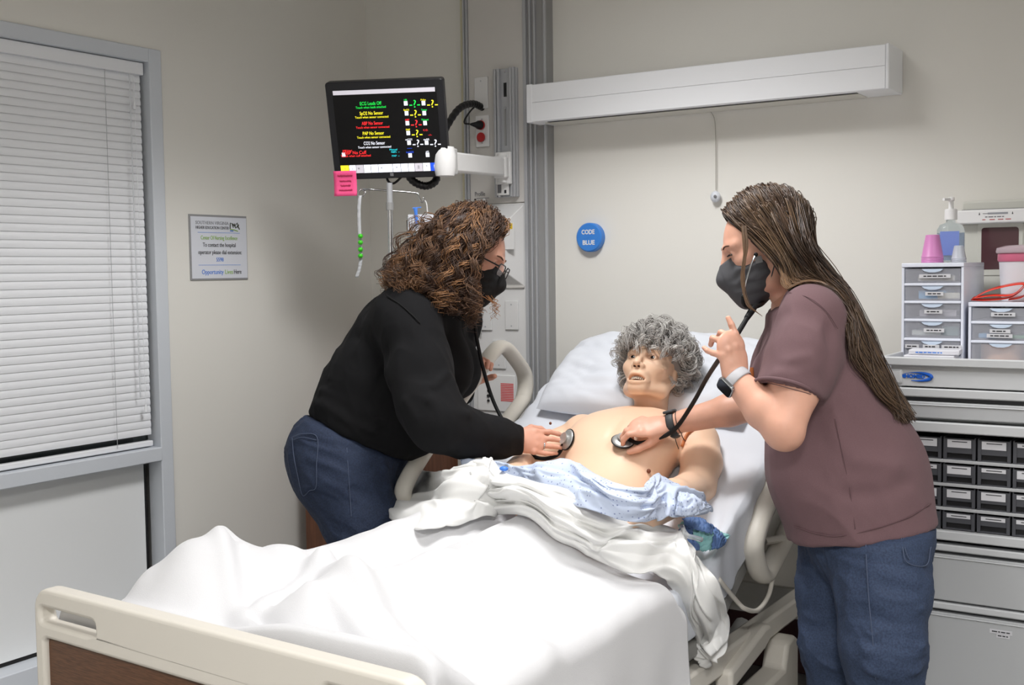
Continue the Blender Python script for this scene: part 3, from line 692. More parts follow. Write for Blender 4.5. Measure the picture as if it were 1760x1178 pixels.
box('fascia', X0, X1, YC, YC+0.002, 1.014, 1.070, M_cart2, cart, bev=0.002); box('corner_post', X0-0.012, X0+0.030, YC-0.004, YC+0.05, 1.016, 1.058, M_cart2, cart, bev=0.008)
def drawer(z0, z1, name='drawer', hgt=0.026):
    d = box(name, X0+0.003, X1-0.003, YC, YC+0.03, z0, z1-hgt, M_cart, cart, bev=0.003)
    box('pull_lip', X0+0.003, X1-0.003, YC-0.004, YC+0.03, z1-hgt*0.66, z1, M_cart2, d, bev=0.003)
    box('pull_recess', X0+0.003, X1-0.003, YC+0.014, YC+0.03, z1-hgt-0.004, z1-hgt*0.6, M_in, d)
    G().add([(X0+.003, YC-.003, z1-hgt-.008), (X1-.003, YC-.003, z1-hgt-.008), (X1-.003, YC+.016, z1-hgt+.001), (X0+.003, YC+.016, z1-hgt+.001), (X0+.003, YC+.002, z1-hgt-.012), (X1-.003, YC+.002, z1-hgt-.012)], [(0, 1, 2, 3), (0, 4, 5, 1)]).obj('pull_bevel', M_cart2, d)
    return d
drawer(0.934, 1.010, hgt=0.034); drawer(0.474, 0.618); d3 = drawer(0.135, 0.469)
M_lab = mat('paper_label', rgb(206, 206, 210), 0.5)
for x0_, z0_, wd, t in ((-0.520, 0.4145, 0.052, 'RESPIRATORY SUPPLIES'), (-0.515, 0.405, 0.030, 'OVERFLOW')):
    l = box('label', x0_-wd/2, x0_+wd/2, YC-0.001, YC, z0_-0.005, z0_+0.005, M_lab, d3); word_bars(x0_-wd*0.4, x0_+wd*0.4, z0_, YC-0.001, 0.0028, M_print, l, int(wd*1000))
g = G(); g.box(X0+0.012, X1, YC-0.006, YC+0.02, 0.900, 0.926); g.obj('shelf_lip', M_cart2, cart, bev=0.003)
box('shelf_lip', X0, X1, YC-0.006, YC+0.02, 0.629, 0.653, M_cart2, cart, bev=0.003)
box('bin_bay', X0+0.025, X1-0.025, YC+0.32, YC+0.33, 0.653, 0.925, M_in, cart)
for zz in (0.828, 0.768, 0.707): box('bin_shelf', X0+0.03, X1-0.025, YC+0.008, YC+0.30, zz-0.004, zz+0.004, M_cart, cart, bev=0.001)
box('bay_post', X0+0.012, X0+0.046, YC+0.004, YC+0.02, 0.653, 0.900, M_cart, cart, bev=0.002)
for xx in (X0+0.08, X1-0.08):
    for yy in (YC+0.08, -0.14):
        cs = G().lathe([(0.05, -0.014), (0.055, -0.01), (0.055, 0.01), (0.05, 0.014)], (xx, yy, 0.055), 16, frame((0, 0, 0), (0, 1, 0), (0, 0, 1))).obj('caster', M_dark, cart, smooth=40)
        box('caster_fork', xx-0.02, xx+0.02, yy-0.02, yy+0.02, 0.10, 0.125, M_chrome, cs)
# logo on the fascia
lg = G(); el = [(-0.728+0.037*math.cos(a), 1.0385+0.0105*math.sin(a)) for a in np.linspace(-1.9, 2.75, 40)]
wds = [0.0006+0.0046*max(0, math.cos(a*0.75))**1.5 for a in np.linspace(-1.9, 2.75, 40)]
lg.tube([(x, YC-0.0022, z) for x, z in el], wds, 6, flat=0.3, side=(0.6, 0, 0.8)); lg.obj('logo_swoosh', mat('logo_blue', rgb(30, 92, 190), 0.4), cart, smooth=180)
G().add([(-0.768, YC-0.0015, 1.039), (-0.757, YC-0.0015, 1.044), (-0.754, YC-0.0015, 1.039), (-0.757, YC-0.0015, 1.034)], [(0, 1, 2, 3)]).obj('logo_tip', MATS['logo_blue'], cart)
text('HOMED', 0.013, back(-0.731, 1.039, YC-0.0018), MATS['logo_blue'], cart, width=0.050, bold=0.0007, name='logo_lettering')
# dark bins on the bay shelves
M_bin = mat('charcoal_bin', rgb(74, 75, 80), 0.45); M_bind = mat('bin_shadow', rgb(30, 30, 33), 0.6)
rows = [(0.832, 0.889), (0.772, 0.822), (0.711, 0.762), (0.655, 0.701)]
names_c = ['first', 'second', 'third', 'fourth', 'fifth', 'sixth', 'seventh', 'eighth']; names_r = ['top', 'second', 'third', 'lowest']
tall = {(0, 0), (0, 1), (0, 2), (1, 1), (2, 0), (2, 1), (2, 2), (3, 0), (1, 3)}
for r in range(4):
    for c_ in range(8):
        x0_ = -0.744+c_*0.0815; x1_ = x0_+0.0765; z0_, z1_ = rows[r]
        if x1_ > X1-0.026: continue
        bn = thing('storage_bin', f'charcoal plastic bin, {names_c[c_]} from the left in the {names_r[r]} cart shelf', 'bin', ((x0_+x1_)/2, YC+0.15, z0_), 'bins on the supply cart')
        g = G(); t_ = 0.003; yb = YC+0.25
        g.box(x0_, x1_, YC+0.012, yb, z0_, z0_+t_); g.box(x0_, x0_+t_, YC+0.012, yb, z0_, z1_); g.box(x1_-t_, x1_, YC+0.012, yb, z0_, z1_); g.box(x0_, x1_, yb-t_, yb, z0_, z1_)
        g.box(x0_, x1_, YC+0.012, YC+0.016, z0_+0.017, z1_-0.003); g.box(x0_, x0_+0.008, YC+0.010, YC+0.016, z0_, z1_-0.003); g.box(x1_-0.008, x1_, YC+0.010, YC+0.016, z0_, z1_-0.003)
        g.obj('bin_shell', M_bin, bn)
        box('scoop_shade', x0_+0.008, x1_-0.008, YC+0.020, YC+0.024, z0_+0.002, z0_+0.018, M_bind, bn)  # dark plate behind the scoop opening, its shade put into the colour
        hl = 0.020 if (r, c_) in tall else 0.010
        l = box('label', x0_+0.009, x1_-0.011, YC+0.0108, YC+0.012, z1_-0.006-hl, z1_-0.006, M_lab, bn)
        box('label_print', x0_+0.020, x1_-0.020, YC+0.0104, YC+0.0108, z1_-0.012, z1_-0.010, M_print, l)

# ---- two clear plastic drawer towers on the cart
M_ptower = mat('tower_plastic', rgb(226, 230, 242), 0.3); M_pdraw = mat('frosted_drawer', rgb(222, 224, 234), 0.2, alpha=0.24)
def tower(name_label, x0, x1, y0, y1, z0, divs, ztop):
    t = thing('drawer_tower', name_label, 'drawer unit', ((x0+x1)/2, (y0+y1)/2, z0), 'plastic drawer towers on the cart')
    g = G(); g.box(x0, x0+0.007, y0, y1, z0, ztop-0.011); g.box(x1-0.007, x1, y0, y1, z0, ztop-0.011); g.box(x0, x1, y0-0.002, y1, ztop-0.011, ztop); g.box(x0+0.007, x1-0.007, y1-0.004, y1, z0+0.004, ztop-0.011); g.box(x0+0.007, x1-0.007, y0, y1, z0, z0+0.004)
    for zz in divs: g.box(x0+0.007, x1-0.007, y0, y1-0.004, zz-0.0035, zz+0.0035)
    g.obj('tower_frame', M_ptower, t, bev=0.0015)
    zs = [ztop-0.011]+list(divs)+[z0+0.004]; ds = []
    for i in range(len(zs)-1):
        a, b = zs[i]-0.004, zs[i+1]+0.004
        d = G().box(x0+0.009, x1-0.009, y0+0.002, y0+0.005, b, a).box(x0+0.009, x1-0.009, y0+0.005, y1-0.01, b, b+0.003).box(x0+0.009, x0+0.011, y0+0.005, y1-0.01, b, a-0.006).box(x1-0.011, x1-0.009, y0+0.005, y1-0.01, b, a-0.006).obj('drawer', M_pdraw, t)
        xc = (x0+x1)/2
        G().prism([(-0.028, 0), (-0.020, -0.006), (-0.008, -0.009), (0.008, -0.009), (0.020, -0.006), (0.028, 0)], (xc, y0-0.001, a-0.001), (1, 0, 0), (0, 0, 1), (0, 0.004, 0)).obj('finger_grip', mat('grip_plastic', rgb(200, 214, 232), 0.25) if 'grip_plastic' not in MATS else MATS['grip_plastic'], d)
        ds.append((d, xc, a, b))
    return t, ds
t1, ds = tower('tall clear plastic drawer tower with five drawers on the cart', -0.812, -0.653, -0.42, -0.16, 1.0465, (1.268, 1.221, 1.173, 1.122, 1.076), 1.325)
def dlabel(d, x, z, wd, t, h=0.010):
    l = box('label', x-wd/2, x+wd/2, -0.4222, -0.4185, z-h/2, z+h/2, M_lab, d); word_bars(x-wd*0.36, x+wd*0.36, z, -0.4222, 0.0032, M_print, l, len(t))
for i, (x, wd, t) in enumerate(((-0.726, 0.080, 'ALCOHOL WIPES'), (-0.727, 0.046, 'IV NEEDLES'), (-0.729, 0.046, 'SYRINGES'), (-0.727, 0.052, 'NEEDLES'))): dlabel(ds[i][0], x, (ds[i][2]+ds[i][3])/2-0.001, wd, t)
for x, wd, t in ((-0.783, 0.036, 'GAUZE'), (-0.734, 0.042, 'TAPE'), (-0.682, 0.050, 'DRESSINGS')): dlabel(ds[4][0], x, 1.103, wd, t)
def inner(label, x0, x1, y0, y1, z0, z1, col, cat='supplies'):
    o = box('supply_packet', x0, x1, y0, y1, z0, z1, mat('packet_'+str(len(MATS)), rgb(*col), 0.5), bev=0.003); return tag(o, label, cat)
inner('grey packets seen inside the top clear drawer', -0.775, -0.68, -0.40, -0.30, 1.276, 1.292, (196, 194, 184)); inner('light blue packets in the second clear drawer', -0.772, -0.70, -0.405, -0.30, 1.229, 1.252, (96, 168, 214))
inner('cream box in the second clear drawer', -0.722, -0.664, -0.409, -0.40, 1.229, 1.246, (206, 204, 190)); inner('pale wrapped tubes in the third clear drawer', -0.770, -0.675, -0.40, -0.30, 1.182, 1.200, (184, 180, 186))
inner('teal packets in the fourth clear drawer', -0.71, -0.668, -0.40, -0.30, 1.131, 1.158, (84, 124, 116)); inner('clear vials in the fourth clear drawer', -0.79, -0.715, -0.40, -0.32, 1.131, 1.146, (198, 206, 198)); inner('slate blue packets in the lowest clear drawer of the tall tower', -0.79, -0.67, -0.40, -0.3, 1.084, 1.106, (86, 104, 132))
t2, ds2 = tower('short clear plastic drawer tower holding a tan roll on the cart', -0.641, -0.482, -0.42, -0.16, 1.0465, (1.169, 1.119), 1.2215)
dlabel(ds2[0][0], -0.556, 1.190, 0.058, 'GLOVES MEDIUM'); dlabel(ds2[1][0], -0.563, 1.147, 0.050, 'BANDAGES'); dlabel(ds2[1][0], -0.564, 1.135, 0.062, 'ALCOHOL SWABS')
G().tube([(-0.568, -0.345, 1.055), (-0.568, -0.345, 1.110)], 0.055, 28).obj('bandage_roll', mat('tan_roll', rgb(226, 180, 144), 0.7), smooth=40); tag(bpy.data.objects['bandage_roll'], 'tan elastic bandage roll inside the short drawer tower', 'bandage')
inner('blue packets in the middle drawer of the short tower', -0.62, -0.575, -0.40, -0.30, 1.127, 1.14, (110, 170, 214)); inner('green packet in the middle drawer of the short tower', -0.54, -0.50, -0.40, -0.30, 1.127, 1.136, (90, 160, 110))
M_pkt = mat('packet_white', rgb(222, 222, 228), 0.4)
for i in range(4):
    q = thing('flat_packet', ['lowest', 'second', 'third', 'topmost'][i]+' white printed packet in the pile before the tall drawer tower', 'packet', (-0.735+0.008*i, -0.50+0.010*i, 1.0470+0.0135*i), 'packets on the cart tray')
    G().box(-0.062, 0.062, -0.04, 0.04, 0, 0.0125, M=Matrix.Translation((-0.735+0.008*i, -0.50+0.010*i, 1.0472+0.0135*i)) @ Matrix.Rotation(0.05*(i-1), 4, 'Z')).obj('packet_body', M_pkt, q, bev=0.002)
    word_bars(-0.775+0.008*i, -0.705+0.008*i, 1.0535+0.0135*i, -0.5408+0.010*i-0.004, 0.003, M_blu if i % 2 else M_grey, q, i)

# ---- things standing on the towers
bt = thing('sanitiser_bottle', 'clear pump bottle of hand sanitiser with white pump on the drawer tower', 'bottle', (-0.715, -0.30, 1.3255))
def bottle_ring(z, w_, d_, n=28):
    return [(-0.715+w_*np.sign(math.cos(a))*abs(math.cos(a))**0.6, -0.29+d_*np.sign(math.sin(a))*abs(math.sin(a))**0.6, z) for a in np.linspace(0, 2*pi, n)]
G().grid(np.array([bottle_ring(z, w_, d_) for z, w_, d_ in ((1.326, 0.020, 0.014), (1.327, 0.0335, 0.022), (1.335, 0.035, 0.023), (1.415, 0.035, 0.023), (1.428, 0.028, 0.019), (1.434, 0.012, 0.012), (1.444, 0.011, 0.011))])).obj('bottle_body', mat('bottle_clear', rgb(228, 236, 240), 0.06, trans=0.9, ior=1.2), bt, smooth=50)
G().grid(np.array([bottle_ring(z, 0.0322, 0.0205) for z in (1.332, 1.405)])).obj('gel', mat('gel', rgb(196, 210, 232), 0.1, trans=0.6, ior=1.15), bt, smooth=60)
box('front_label', -0.738, -0.688, -0.3145, -0.3135, 1.345, 1.410, mat('bottle_label', rgb(120, 140, 205), 0.4), bt)
G().lathe([(0.001, 0), (0.0165, 0), (0.0165, 0.027), (0.014, 0.029), (0.007, 0.030), (0.006, 0.050), (0.009, 0.052), (0.009, 0.060), (0.001, 0.062)], (-0.715, -0.29, 1.442), 20).obj('pump', M_white, bt, smooth=40)
G().tube([(-0.715, -0.29, 1.498), (-0.727, -0.325, 1.496)], 0.004, 8).obj('nozzle', M_white, bt, smooth=40)
def cup_stack(label, grp, c, r0, r1, h, n, m, dz):
    for i in range(n):
        z = i*dz; q = ['lowest', 'second', 'third', 'topmost'][i if i < n-1 else 3]
        o = G().lathe([(r0, z), (r0+0.0012, z+0.002), (r0, z+0.004), (r1, z+h), (r1-0.003, z+h+0.001), (0.001, z+h+0.001)], c, 24).obj('plastic_cup', m, smooth=40)
        tag(o, label.format(q), 'cup', grp)
cup_stack('{} upturned pink plastic cup of the stack on the drawer tower', 'pink cups', (-0.741, -0.385, 1.3255), 0.0275, 0.0175, 0.060, 4, mat('pink_cup', rgb(206, 132, 188), 0.4), 0.0045)
cup_stack('{} upturned clear medicine cup of the small stack beside the pink cups', 'clear medicine cups', (-0.679, -0.36, 1.3255), 0.0185, 0.0120, 0.036, 3, mat('clear_cup', rgb(226, 230, 238), 0.25, trans=0.45, ior=1.2), 0.004)

bk = thing('sharps_bucket', 'round white sharps bucket with a pink clear lid behind the short tower', 'bucket', (-0.53, -0.29, 1.2225))
c = (-0.535, -0.30, 1.222)
G().lathe([(0.001, 0), (0.046, 0.0), (0.0475, 0.01), (0.054, 0.108), (0.055, 0.112)], c, 32).obj('bucket_body', mat('bucket_white', rgb(226, 226, 232), 0.4), bk, smooth=40)
G().lathe([(0.0555, 0.104), (0.0575, 0.108), (0.057, 0.125), (0.052, 0.128)], c, 32).obj('pink_band', mat('pink_band', rgb(206, 110, 138), 0.35), bk, smooth=40)
G().lathe([(0.060, 0.126), (0.062, 0.130), (0.060, 0.140), (0.040, 0.146), (0.001, 0.148)], c, 32).obj('clear_lid', mat('lid_clear', rgb(214, 196, 204), 0.15, trans=0.4, ior=1.2), bk, smooth=40)
box('lid_tab', -0.490, -0.45, -0.352, -0.335, 1.318, 1.345, MATS['pink_band'], bk, bev=0.004)

tq = thing('rubber_tourniquet', 'glossy orange-red rubber strap coiled on the short drawer tower', 'strap', (-0.55, -0.37, 1.2225))
def ribbon(pts, wd, nm='strap_loop'):
    p = catmull(pts, 40); n = nrm((0, 1, 0.25))
    G().grid(np.array([[q-n*wd/2, q+n*wd/2] for q in p])).obj(nm, mat('red_rubber', rgb(232, 58, 34), 0.3, trans=0.15) if 'red_rubber' not in MATS else MATS['red_rubber'], tq, smooth=180, solid=0.0012)
zz = 1.229
ribbon([(-0.640, -0.385, zz), (-0.60, -0.385, zz+0.022), (-0.55, -0.385, zz+0.036), (-0.515, -0.385, zz+0.040), (-0.515, -0.385, zz+0.028), (-0.545, -0.385, zz+0.006), (-0.60, -0.385, zz-0.001), (-0.640, -0.385, zz)], 0.025)
ribbon([(-0.635, -0.392, zz+0.004), (-0.59, -0.392, zz+0.010), (-0.54, -0.392, zz+0.012), (-0.513, -0.392, zz+0.034)], 0.020)
ribbon([(-0.55, -0.375, zz), (-0.52, -0.375, zz+0.006), (-0.50, -0.375, zz+0.018), (-0.48, -0.375, zz+0.010), (-0.455, -0.375, zz+0.005)], 0.025)

# ---- wall-mounted sharps container
M_sh = mat('sharps_grey', rgb(206, 206, 198), 0.4)
sh = thing('sharps_container', 'wall-mounted white sharps container with dark window above the cart', 'sharps container', (-0.60, -0.06, 1.2))
box('cabinet_shell', -0.766, -0.42, -0.105, -0.002, 1.20, 1.437, M_sh, sh, bev=0.008)
G().prism(rrect(0.122, 0.150, 0.008), (-0.622, -0.1075, 1.362), (1, 0, 0), (0, 0, 1), (0, 0.004, 0)).obj('window_bezel', M_sh, sh, bev=0.002)
G().prism(rrect(0.098, 0.118, 0.008), (-0.622, -0.1085, 1.364), (1, 0, 0), (0, 0, 1), (0, 0.002, 0)).obj('tinted_window', mat('tinted_red', rgb(84, 56, 60), 0.15), sh)
box('drop_tray', -0.733, -0.42, -0.135, -0.002, 1.434, 1.473, M_white, sh, bev=0.004)
box('tray_slot', -0.722, -0.42, -0.125, -0.06, 1.473, 1.4745, M_grey, sh)
box('top_lid', -0.728, -0.42, -0.090, -0.002, 1.472, 1.500, M_sh, sh, bev=0.005)
word_bars(-0.657, -0.607, 1.452, -0.135, 0.003, M_grey, sh, 8)
for x, wd in ((-0.66, 0.008), (-0.638, 0.014), (-0.616, 0.014), (-0.596, 0.014)): box('red_print', x-wd/2, x+wd/2, -0.1358, -0.135, 1.4435, 1.4455, M_red, sh)
for x in (-0.672, -0.585): G().add([(x-0.002, -0.1357, 1.458), (x+0.002, -0.1357, 1.458), (x, -0.1357, 1.466)], [(0, 1, 2)]).obj('arrow_print', M_print, sh)
G().tube([(-0.663, -0.1357, 1.4615), (-0.65, -0.1357, 1.4615)], 0.0006, 4).obj('needle_print', M_print, sh); box('syringe_print', -0.65, -0.597, -0.1357, -0.135, 1.459, 1.464, M_lgrey, sh)
# ------------------------------------------------------------------ the hospital bed
M_bedp = mat('bed_plastic', rgb(214, 209, 199), 0.45); M_bedm = mat('bed_metal', rgb(150, 149, 146), 0.4); M_bedw = mat('footboard_walnut', rgb(92, 62, 42), 0.45, var=0.35, vscale=14, stretch=(2.0, 30, 30))
BX, BW = -1.550, 0.485                     # centre line and half width
HY, HZ, INC = -1.0, 0.585, math.radians(29.5)
eS = np.array([0, math.cos(INC), math.sin(INC)]); eN = np.array([0, -math.sin(INC), math.cos(INC)])
def hp_(x, s, n): return np.array([x, HY, HZ])+eS*s+eN*n      # point on the raised head section
bed = thing('hospital_bed', 'beige hospital bed with raised back and wood-panelled footboard', 'bed', (BX, -1.15, 0))
# footboard: frame with two hand slots, walnut inlay
fy0, fy1 = -2.22, -2.18
def fb(poly, t0, t1, name, m, bev): return G().prism(poly, (0, t0, 0), (1, 0, 0), (0, 0, 1), (0, t1-t0, 0)).obj(name, m, bed, bev=bev, seg=3)
xl, xr, zt, zb = BX-BW, BX+BW+0.03, 0.706, 0.18
bm = bmesh.new()
outer = []
for a in np.linspace(pi, pi/2, 7): outer.append((xl+0.045+0.045*math.cos(a), zt-0.045+0.045*math.sin(a)))
for a in np.linspace(pi/2, 0, 7): outer.append((xr-0.045+0.045*math.cos(a), zt-0.045+0.045*math.sin(a)))
outer += [(xr, zb), (xl, zb)]
def slot(x0, x1, z0, z1, r=0.011): return [(p[0], p[1]) for p in rrect(x1-x0, z1-z0, r, 4, (x0+x1)/2, (z0+z1)/2)]
loops = [outer, slot(xl+0.020, xl+0.200, 0.636, 0.668), slot(xr-0.200, xr-0.020, 0.636, 0.668), slot(xl+0.030, xr-0.030, zb+0.03, 0.606, 0.012)]
ed = []
for lp in loops:
    vs = [bm.verts.new((x, fy0, z)) for x, z in lp]
    ed += [bm.edges.new((vs[i], vs[(i+1) % len(vs)])) for i in range(len(vs))]
bmesh.ops.triangle_fill(bm, use_beauty=True, edges=ed)
r_ = bmesh.ops.extrude_face_region(bm, geom=list(bm.faces)); bmesh.ops.translate(bm, verts=[v for v in r_['geom'] if isinstance(v, bmesh.types.BMVert)], vec=(0, fy1-fy0, 0))
bmesh.ops.recalc_face_normals(bm, faces=bm.faces); me = bpy.data.meshes.new('footboard'); bm.to_mesh(me); bm.free()
Mrot = Matrix.Translation((xl, -2.2, 0)) @ Matrix.Rotation(-math.radians(2.6), 4, 'Z') @ Matrix.Translation((-xl, 2.2, 0)); me.transform(Mrot)
ft = link_mesh('footboard', me, M_bedp, bed, bev=0.008, seg=3)
G().prism(slot(xl+0.030, xr-0.030, zb+0.03, 0.606, 0.012), (0, fy0+0.012, 0), (1, 0, 0), (0, 0, 1), (0, 0.016, 0)).obj('wood_inlay', M_bedw, ft).data.transform(Mrot)
# headboard against the wall
G().prism([(-0.40, 0.30), (0.40, 0.30), (0.42, 0.86), (0.36, 0.93), (-0.36, 0.93), (-0.42, 0.86)], (BX, -0.10, 0), (1, 0, 0), (0, 0, 1), (0, 0.03, 0)).obj('headboard', M_bedp, bed, bev=0.01)
# mattress deck, frame and lift arms
box('foot_deck', BX-0.42, BX+0.42, -2.16, HY, 0.375, 0.425, M_bedm, bed, bev=0.01)
G().add([hp_(BX+sx*0.42, s, n) for sx in (-1, 1) for s in (0.0, 0.92) for n in (-0.205, -0.155)], [(0, 1, 3, 2), (4, 6, 7, 5), (0, 4, 5, 1), (2, 3, 7, 6), (0, 2, 6, 4), (1, 5, 7, 3)]).obj('back_deck', M_bedm, bed, bev=0.01)
for sx in (-1, 1):
    x = BX+sx*0.40
    box('side_beam', x-0.025, x+0.025, -2.14, -0.20, 0.285, 0.345, M_bedp, bed, bev=0.008)
    G().tube([(x-sx*0.06, -1.85, 0.16), (x-sx*0.06, -1.25, 0.31)], 0.026, 10).obj('lift_arm', M_bedm, bed, smooth=40)
    G().tube([(x-sx*0.06, -0.95, 0.16), (x-sx*0.06, -0.55, 0.31)], 0.026, 10).obj('lift_arm', M_bedm, bed, smooth=40)
    xb = BX+sx*0.43
    g = G(); g.prism([(-2.02, 0.075), (-1.30, 0.105), (-0.62, 0.105), (-0.52, 0.06), (-0.44, 0.055), (-0.44, 0.262), (-0.475, 0.282), (-0.525, 0.272), (-0.555, 0.205), (-0.72, 0.200), (-1.30, 0.195), (-2.02, 0.165)], (xb-0.035, 0, 0), (0, 1, 0), (0, 0, 1), (0.07, 0, 0))
    bc = g.obj('base_cover', M_bedp, bed, bev=0.012, seg=3)
    G().lathe([(0.0005, -0.004), (0.006, -0.003), (0.007, 0.002)], (xb+sx*0.037, -0.50, 0.135), 10, frame((0, 0, 0), (0, 1, 0), (0, 0, 1))).obj('screw', M_chrome, bc)
    for yy in (-1.95, -0.62):
        G().lathe([(0.045, -0.016), (0.052, -0.010), (0.052, 0.010), (0.045, 0.016)], (xb-sx*0.055, yy, 0.0525), 18, frame((0, 0, 0), (0, 1, 0), (0, 0, 1))).obj('caster', M_dark, bed, smooth=40)
    G().prism([(-0.90, 0.300), (-0.66, 0.352), (-0.62, 0.350), (-0.60, 0.315), (-0.66, 0.290), (-0.90, 0.245)], (xb-0.03, 0, 0), (0, 1, 0), (0, 0, 1), (0.05, 0, 0)).obj('pivot_cover', M_bedp, bed, bev=0.012, seg=3)
    box('cross_tube', BX-0.40, BX+0.40, -0.66, -0.62, 0.11, 0.15, M_bedm, bed) if sx < 0 else box('cross_tube', BX-0.40, BX+0.40, -1.90, -1.86, 0.11, 0.15, M_bedm, bed)
# side rails: loops of flattened plastic tube that tilt with the back; the one towards the cart is lowered
def rail(x, ds, dn, flip):
    P = [(0.03, 0.115), (0.22, 0.150), (0.46, 0.178), (0.60, 0.192), (0.665, 0.172), (0.710, 0.080), (0.722, 0.02), (0.690, -0.030), (0.62, -0.045), (0.32, -0.040), (0.08, -0.030), (0.015, -0.01), (0.0, 0.06)]
    pts = catmull([hp_(x, a+ds, b+dn) for a, b in P], 90, closed=True)
    r = G().tube(pts, 0.029, 14, closed=True, flat=0.72, side=(1, 0, 0)).obj('side_rail', M_bedp, bed, smooth=180)
    for a in (0.20, 0.44):
        p0 = hp_(x, a+ds, -0.035+dn); p1 = hp_(x-flip*0.03, a+0.05+ds*0.4, -0.20)
        G().tube([p0, (p0+p1)/2+np.array([flip*0.012, 0, 0]), p1], 0.018, 8, flat=0.6, side=(0, 1, 0)).obj('rail_arm', M_bedp, r, smooth=60)
    return r
rail(-2.055, 0.03, -0.005, -1); rr = rail(-1.095, 0.20, -0.205, 1)
G().box(-0.011, 0.011, -0.02, 0.02, -0.05, 0.05, M=Matrix.Translation(hp_(BX+0.485, 0.47, -0.30)) @ Matrix.Rotation(-0.35, 4, 'X')).obj('rail_latch', M_dark, rr, bev=0.006)
G().tube([hp_(BX+0.425, 0.50, -0.14), hp_(BX+0.455, 0.50, -0.14)], 0.026, 16).obj('rail_pivot', M_bedp, rr, smooth=40)
G().tube(catmull([hp_(BX+0.438, 0.02, -0.05), hp_(BX+0.455, 0.05, -0.15), (BX+0.47, -0.86, 0.455), (BX+0.475, -0.79, 0.435), (BX+0.478, -0.72, 0.455), (BX+0.47, -0.66, 0.50)], 40), 0.006, 8).obj('call_cable', M_bedp, bed, smooth=180)

# ------------------------------------------------------------------ mattress in its fitted sheet
M_sheet = mat('white_cotton', rgb(222, 226, 234), 0.8, bump=0.12, bscale=900, sheen=0.1)
M_blank = mat('white_thermal_blanket', rgb(208, 208, 210), 0.85, bump=0.35, bscale=700, sheen=0.2)
M_top = mat('white_flat_sheet', rgb(226, 226, 224), 0.8, bump=0.15, bscale=900, sheen=0.1)
mt = thing('mattress', 'bed mattress wrapped in a creased white fitted sheet', 'mattress', (BX, -1.1, 0.43))
MW = 0.435
rings = []
prof = [(-2.165+0.05*i, None) for i in range(0, 23)]
spine = [(np.array([0, y, HZ]), np.array([0, 0, 1.0])) for y in np.linspace(-2.165, HY-0.10, 40)]
for a in np.linspace(0, INC, 14)[1:-1]: spine.append((np.array([0, HY-0.10+0.20*a/INC*math.cos(a/2), HZ+0.10*math.sin(a)*a/INC]), np.array([0, -math.sin(a), math.cos(a)])))
for s in np.linspace(0.10, 0.955, 40): spine.append((np.array([0, HY, HZ])+eS*s, eN))
nring = 72
for k, (c, n) in enumerate(spine):
    ring = []
    for j in range(nring):
        a = 2*pi*j/nring; ca, sa = math.cos(a), math.sin(a)
        e = 0.22; X = MW*np.sign(ca)*abs(ca)**e; Z = -0.0775+0.0775*np.sign(sa)*abs(sa)**e
        endf = 1-0.30*max(0, 1-k/2.0)-0.30*max(0, 1-(len(spine)-1-k)/2.0)
        ring.append(c+np.array([BX+X, 0, 0])+n*(Z*endf-0.0775*(1-endf)))
    rings.append(ring)
P = np.array(rings); sh_ = P.shape
N = np.zeros_like(P); N[..., 0] = np.sign(P[..., 0]-BX)*(np.abs(P[..., 0]-BX) > MW-0.02); N[..., 1:] = np.array([s[1][1:] for s in spine])[:, None, :]*(np.abs(P[..., 0:1]-BX) < MW-0.01)
q = P.copy()
yy = P[..., 1]; xx = P[..., 0]-BX
wr = 0.006*noise3(np.stack([xx*4+yy*3, yy*16-xx*9, xx*0], -1), 3)+0.005*noise3(np.stack([xx*12, yy*26+xx*14, xx*0+4], -1), 5)
# creases that fan out from the hinge at the right edge
hr = np.hypot(xx-0.42, yy+1.02); fan = np.arctan2(yy+1.02, xx-0.42)
wr += 0.010*np.exp(-(hr/0.35)**2)*np.sin(fan*16+hr*6)*sm(0.02, 0.12, hr)
q = q+N*wr[..., None]
g = G(); g.grid(q); g.add(q[0], [tuple(range(nring))]); g.add(q[-1], [tuple(range(nring-1, -1, -1))])
P2 = np.concatenate([q, q[:, :1]], 1); g = G(); g.grid(P2); g.add(q[0], [tuple(range(nring))]); g.add(q[-1], [tuple(range(nring-1, -1, -1))])
me = g.mesh('fitted_sheet'); bm = bmesh.new(); bm.from_mesh(me); bmesh.ops.remove_doubles(bm, verts=bm.verts, dist=1e-5); bmesh.ops.recalc_face_normals(bm, faces=bm.faces); bm.to_mesh(me); bm.free()
link_mesh('fitted_sheet', me, M_sheet, mt, smooth=180)

# ------------------------------------------------------------------ pillow
def pillow_pts(n=61):
    U = np.linspace(-1, 1, n); A, B = np.meshgrid(U, U, indexing='ij')
    prof = np.clip((1-np.abs(A)**3.2), 0, 1)**0.45*np.clip((1-np.abs(B)**3.2), 0, 1)**0.45
    return A, B, prof
A, B, pf = pillow_pts()
dent = 0.045*np.exp(-(((A-0.35)/0.35)**2+((B+0.1)/0.5)**2))
nz = 0.010*noise3(np.stack([A*3, B*4, A*0], -1), 11)+0.006*noise3(np.stack([A*7+B*3, B*9, A*0], -1), 12)+0.004*noise3(np.stack([A*14+B*9, B*5, A*0], -1), 13)
pc_x, pc_s, pc_n = BX-0.015, 0.750, 0.030
def pil(top):
    H = 0.085*pf*(1 if top else -0.45)+(nz*pf-dent if top else 0)
    hx, hs = 0.355*(1-0.05*B*B), 0.205*(1-0.06*A*A)
    base = np.array([0, HY, HZ])+eS*pc_s+eN*pc_n
    Q = np.zeros(A.shape+(3,)); Q[..., 0] = pc_x+A*hx
    Q += base*np.array([0, 1, 1])+(B*hs)[..., None]*eS+H[..., None]*eN
    return Q
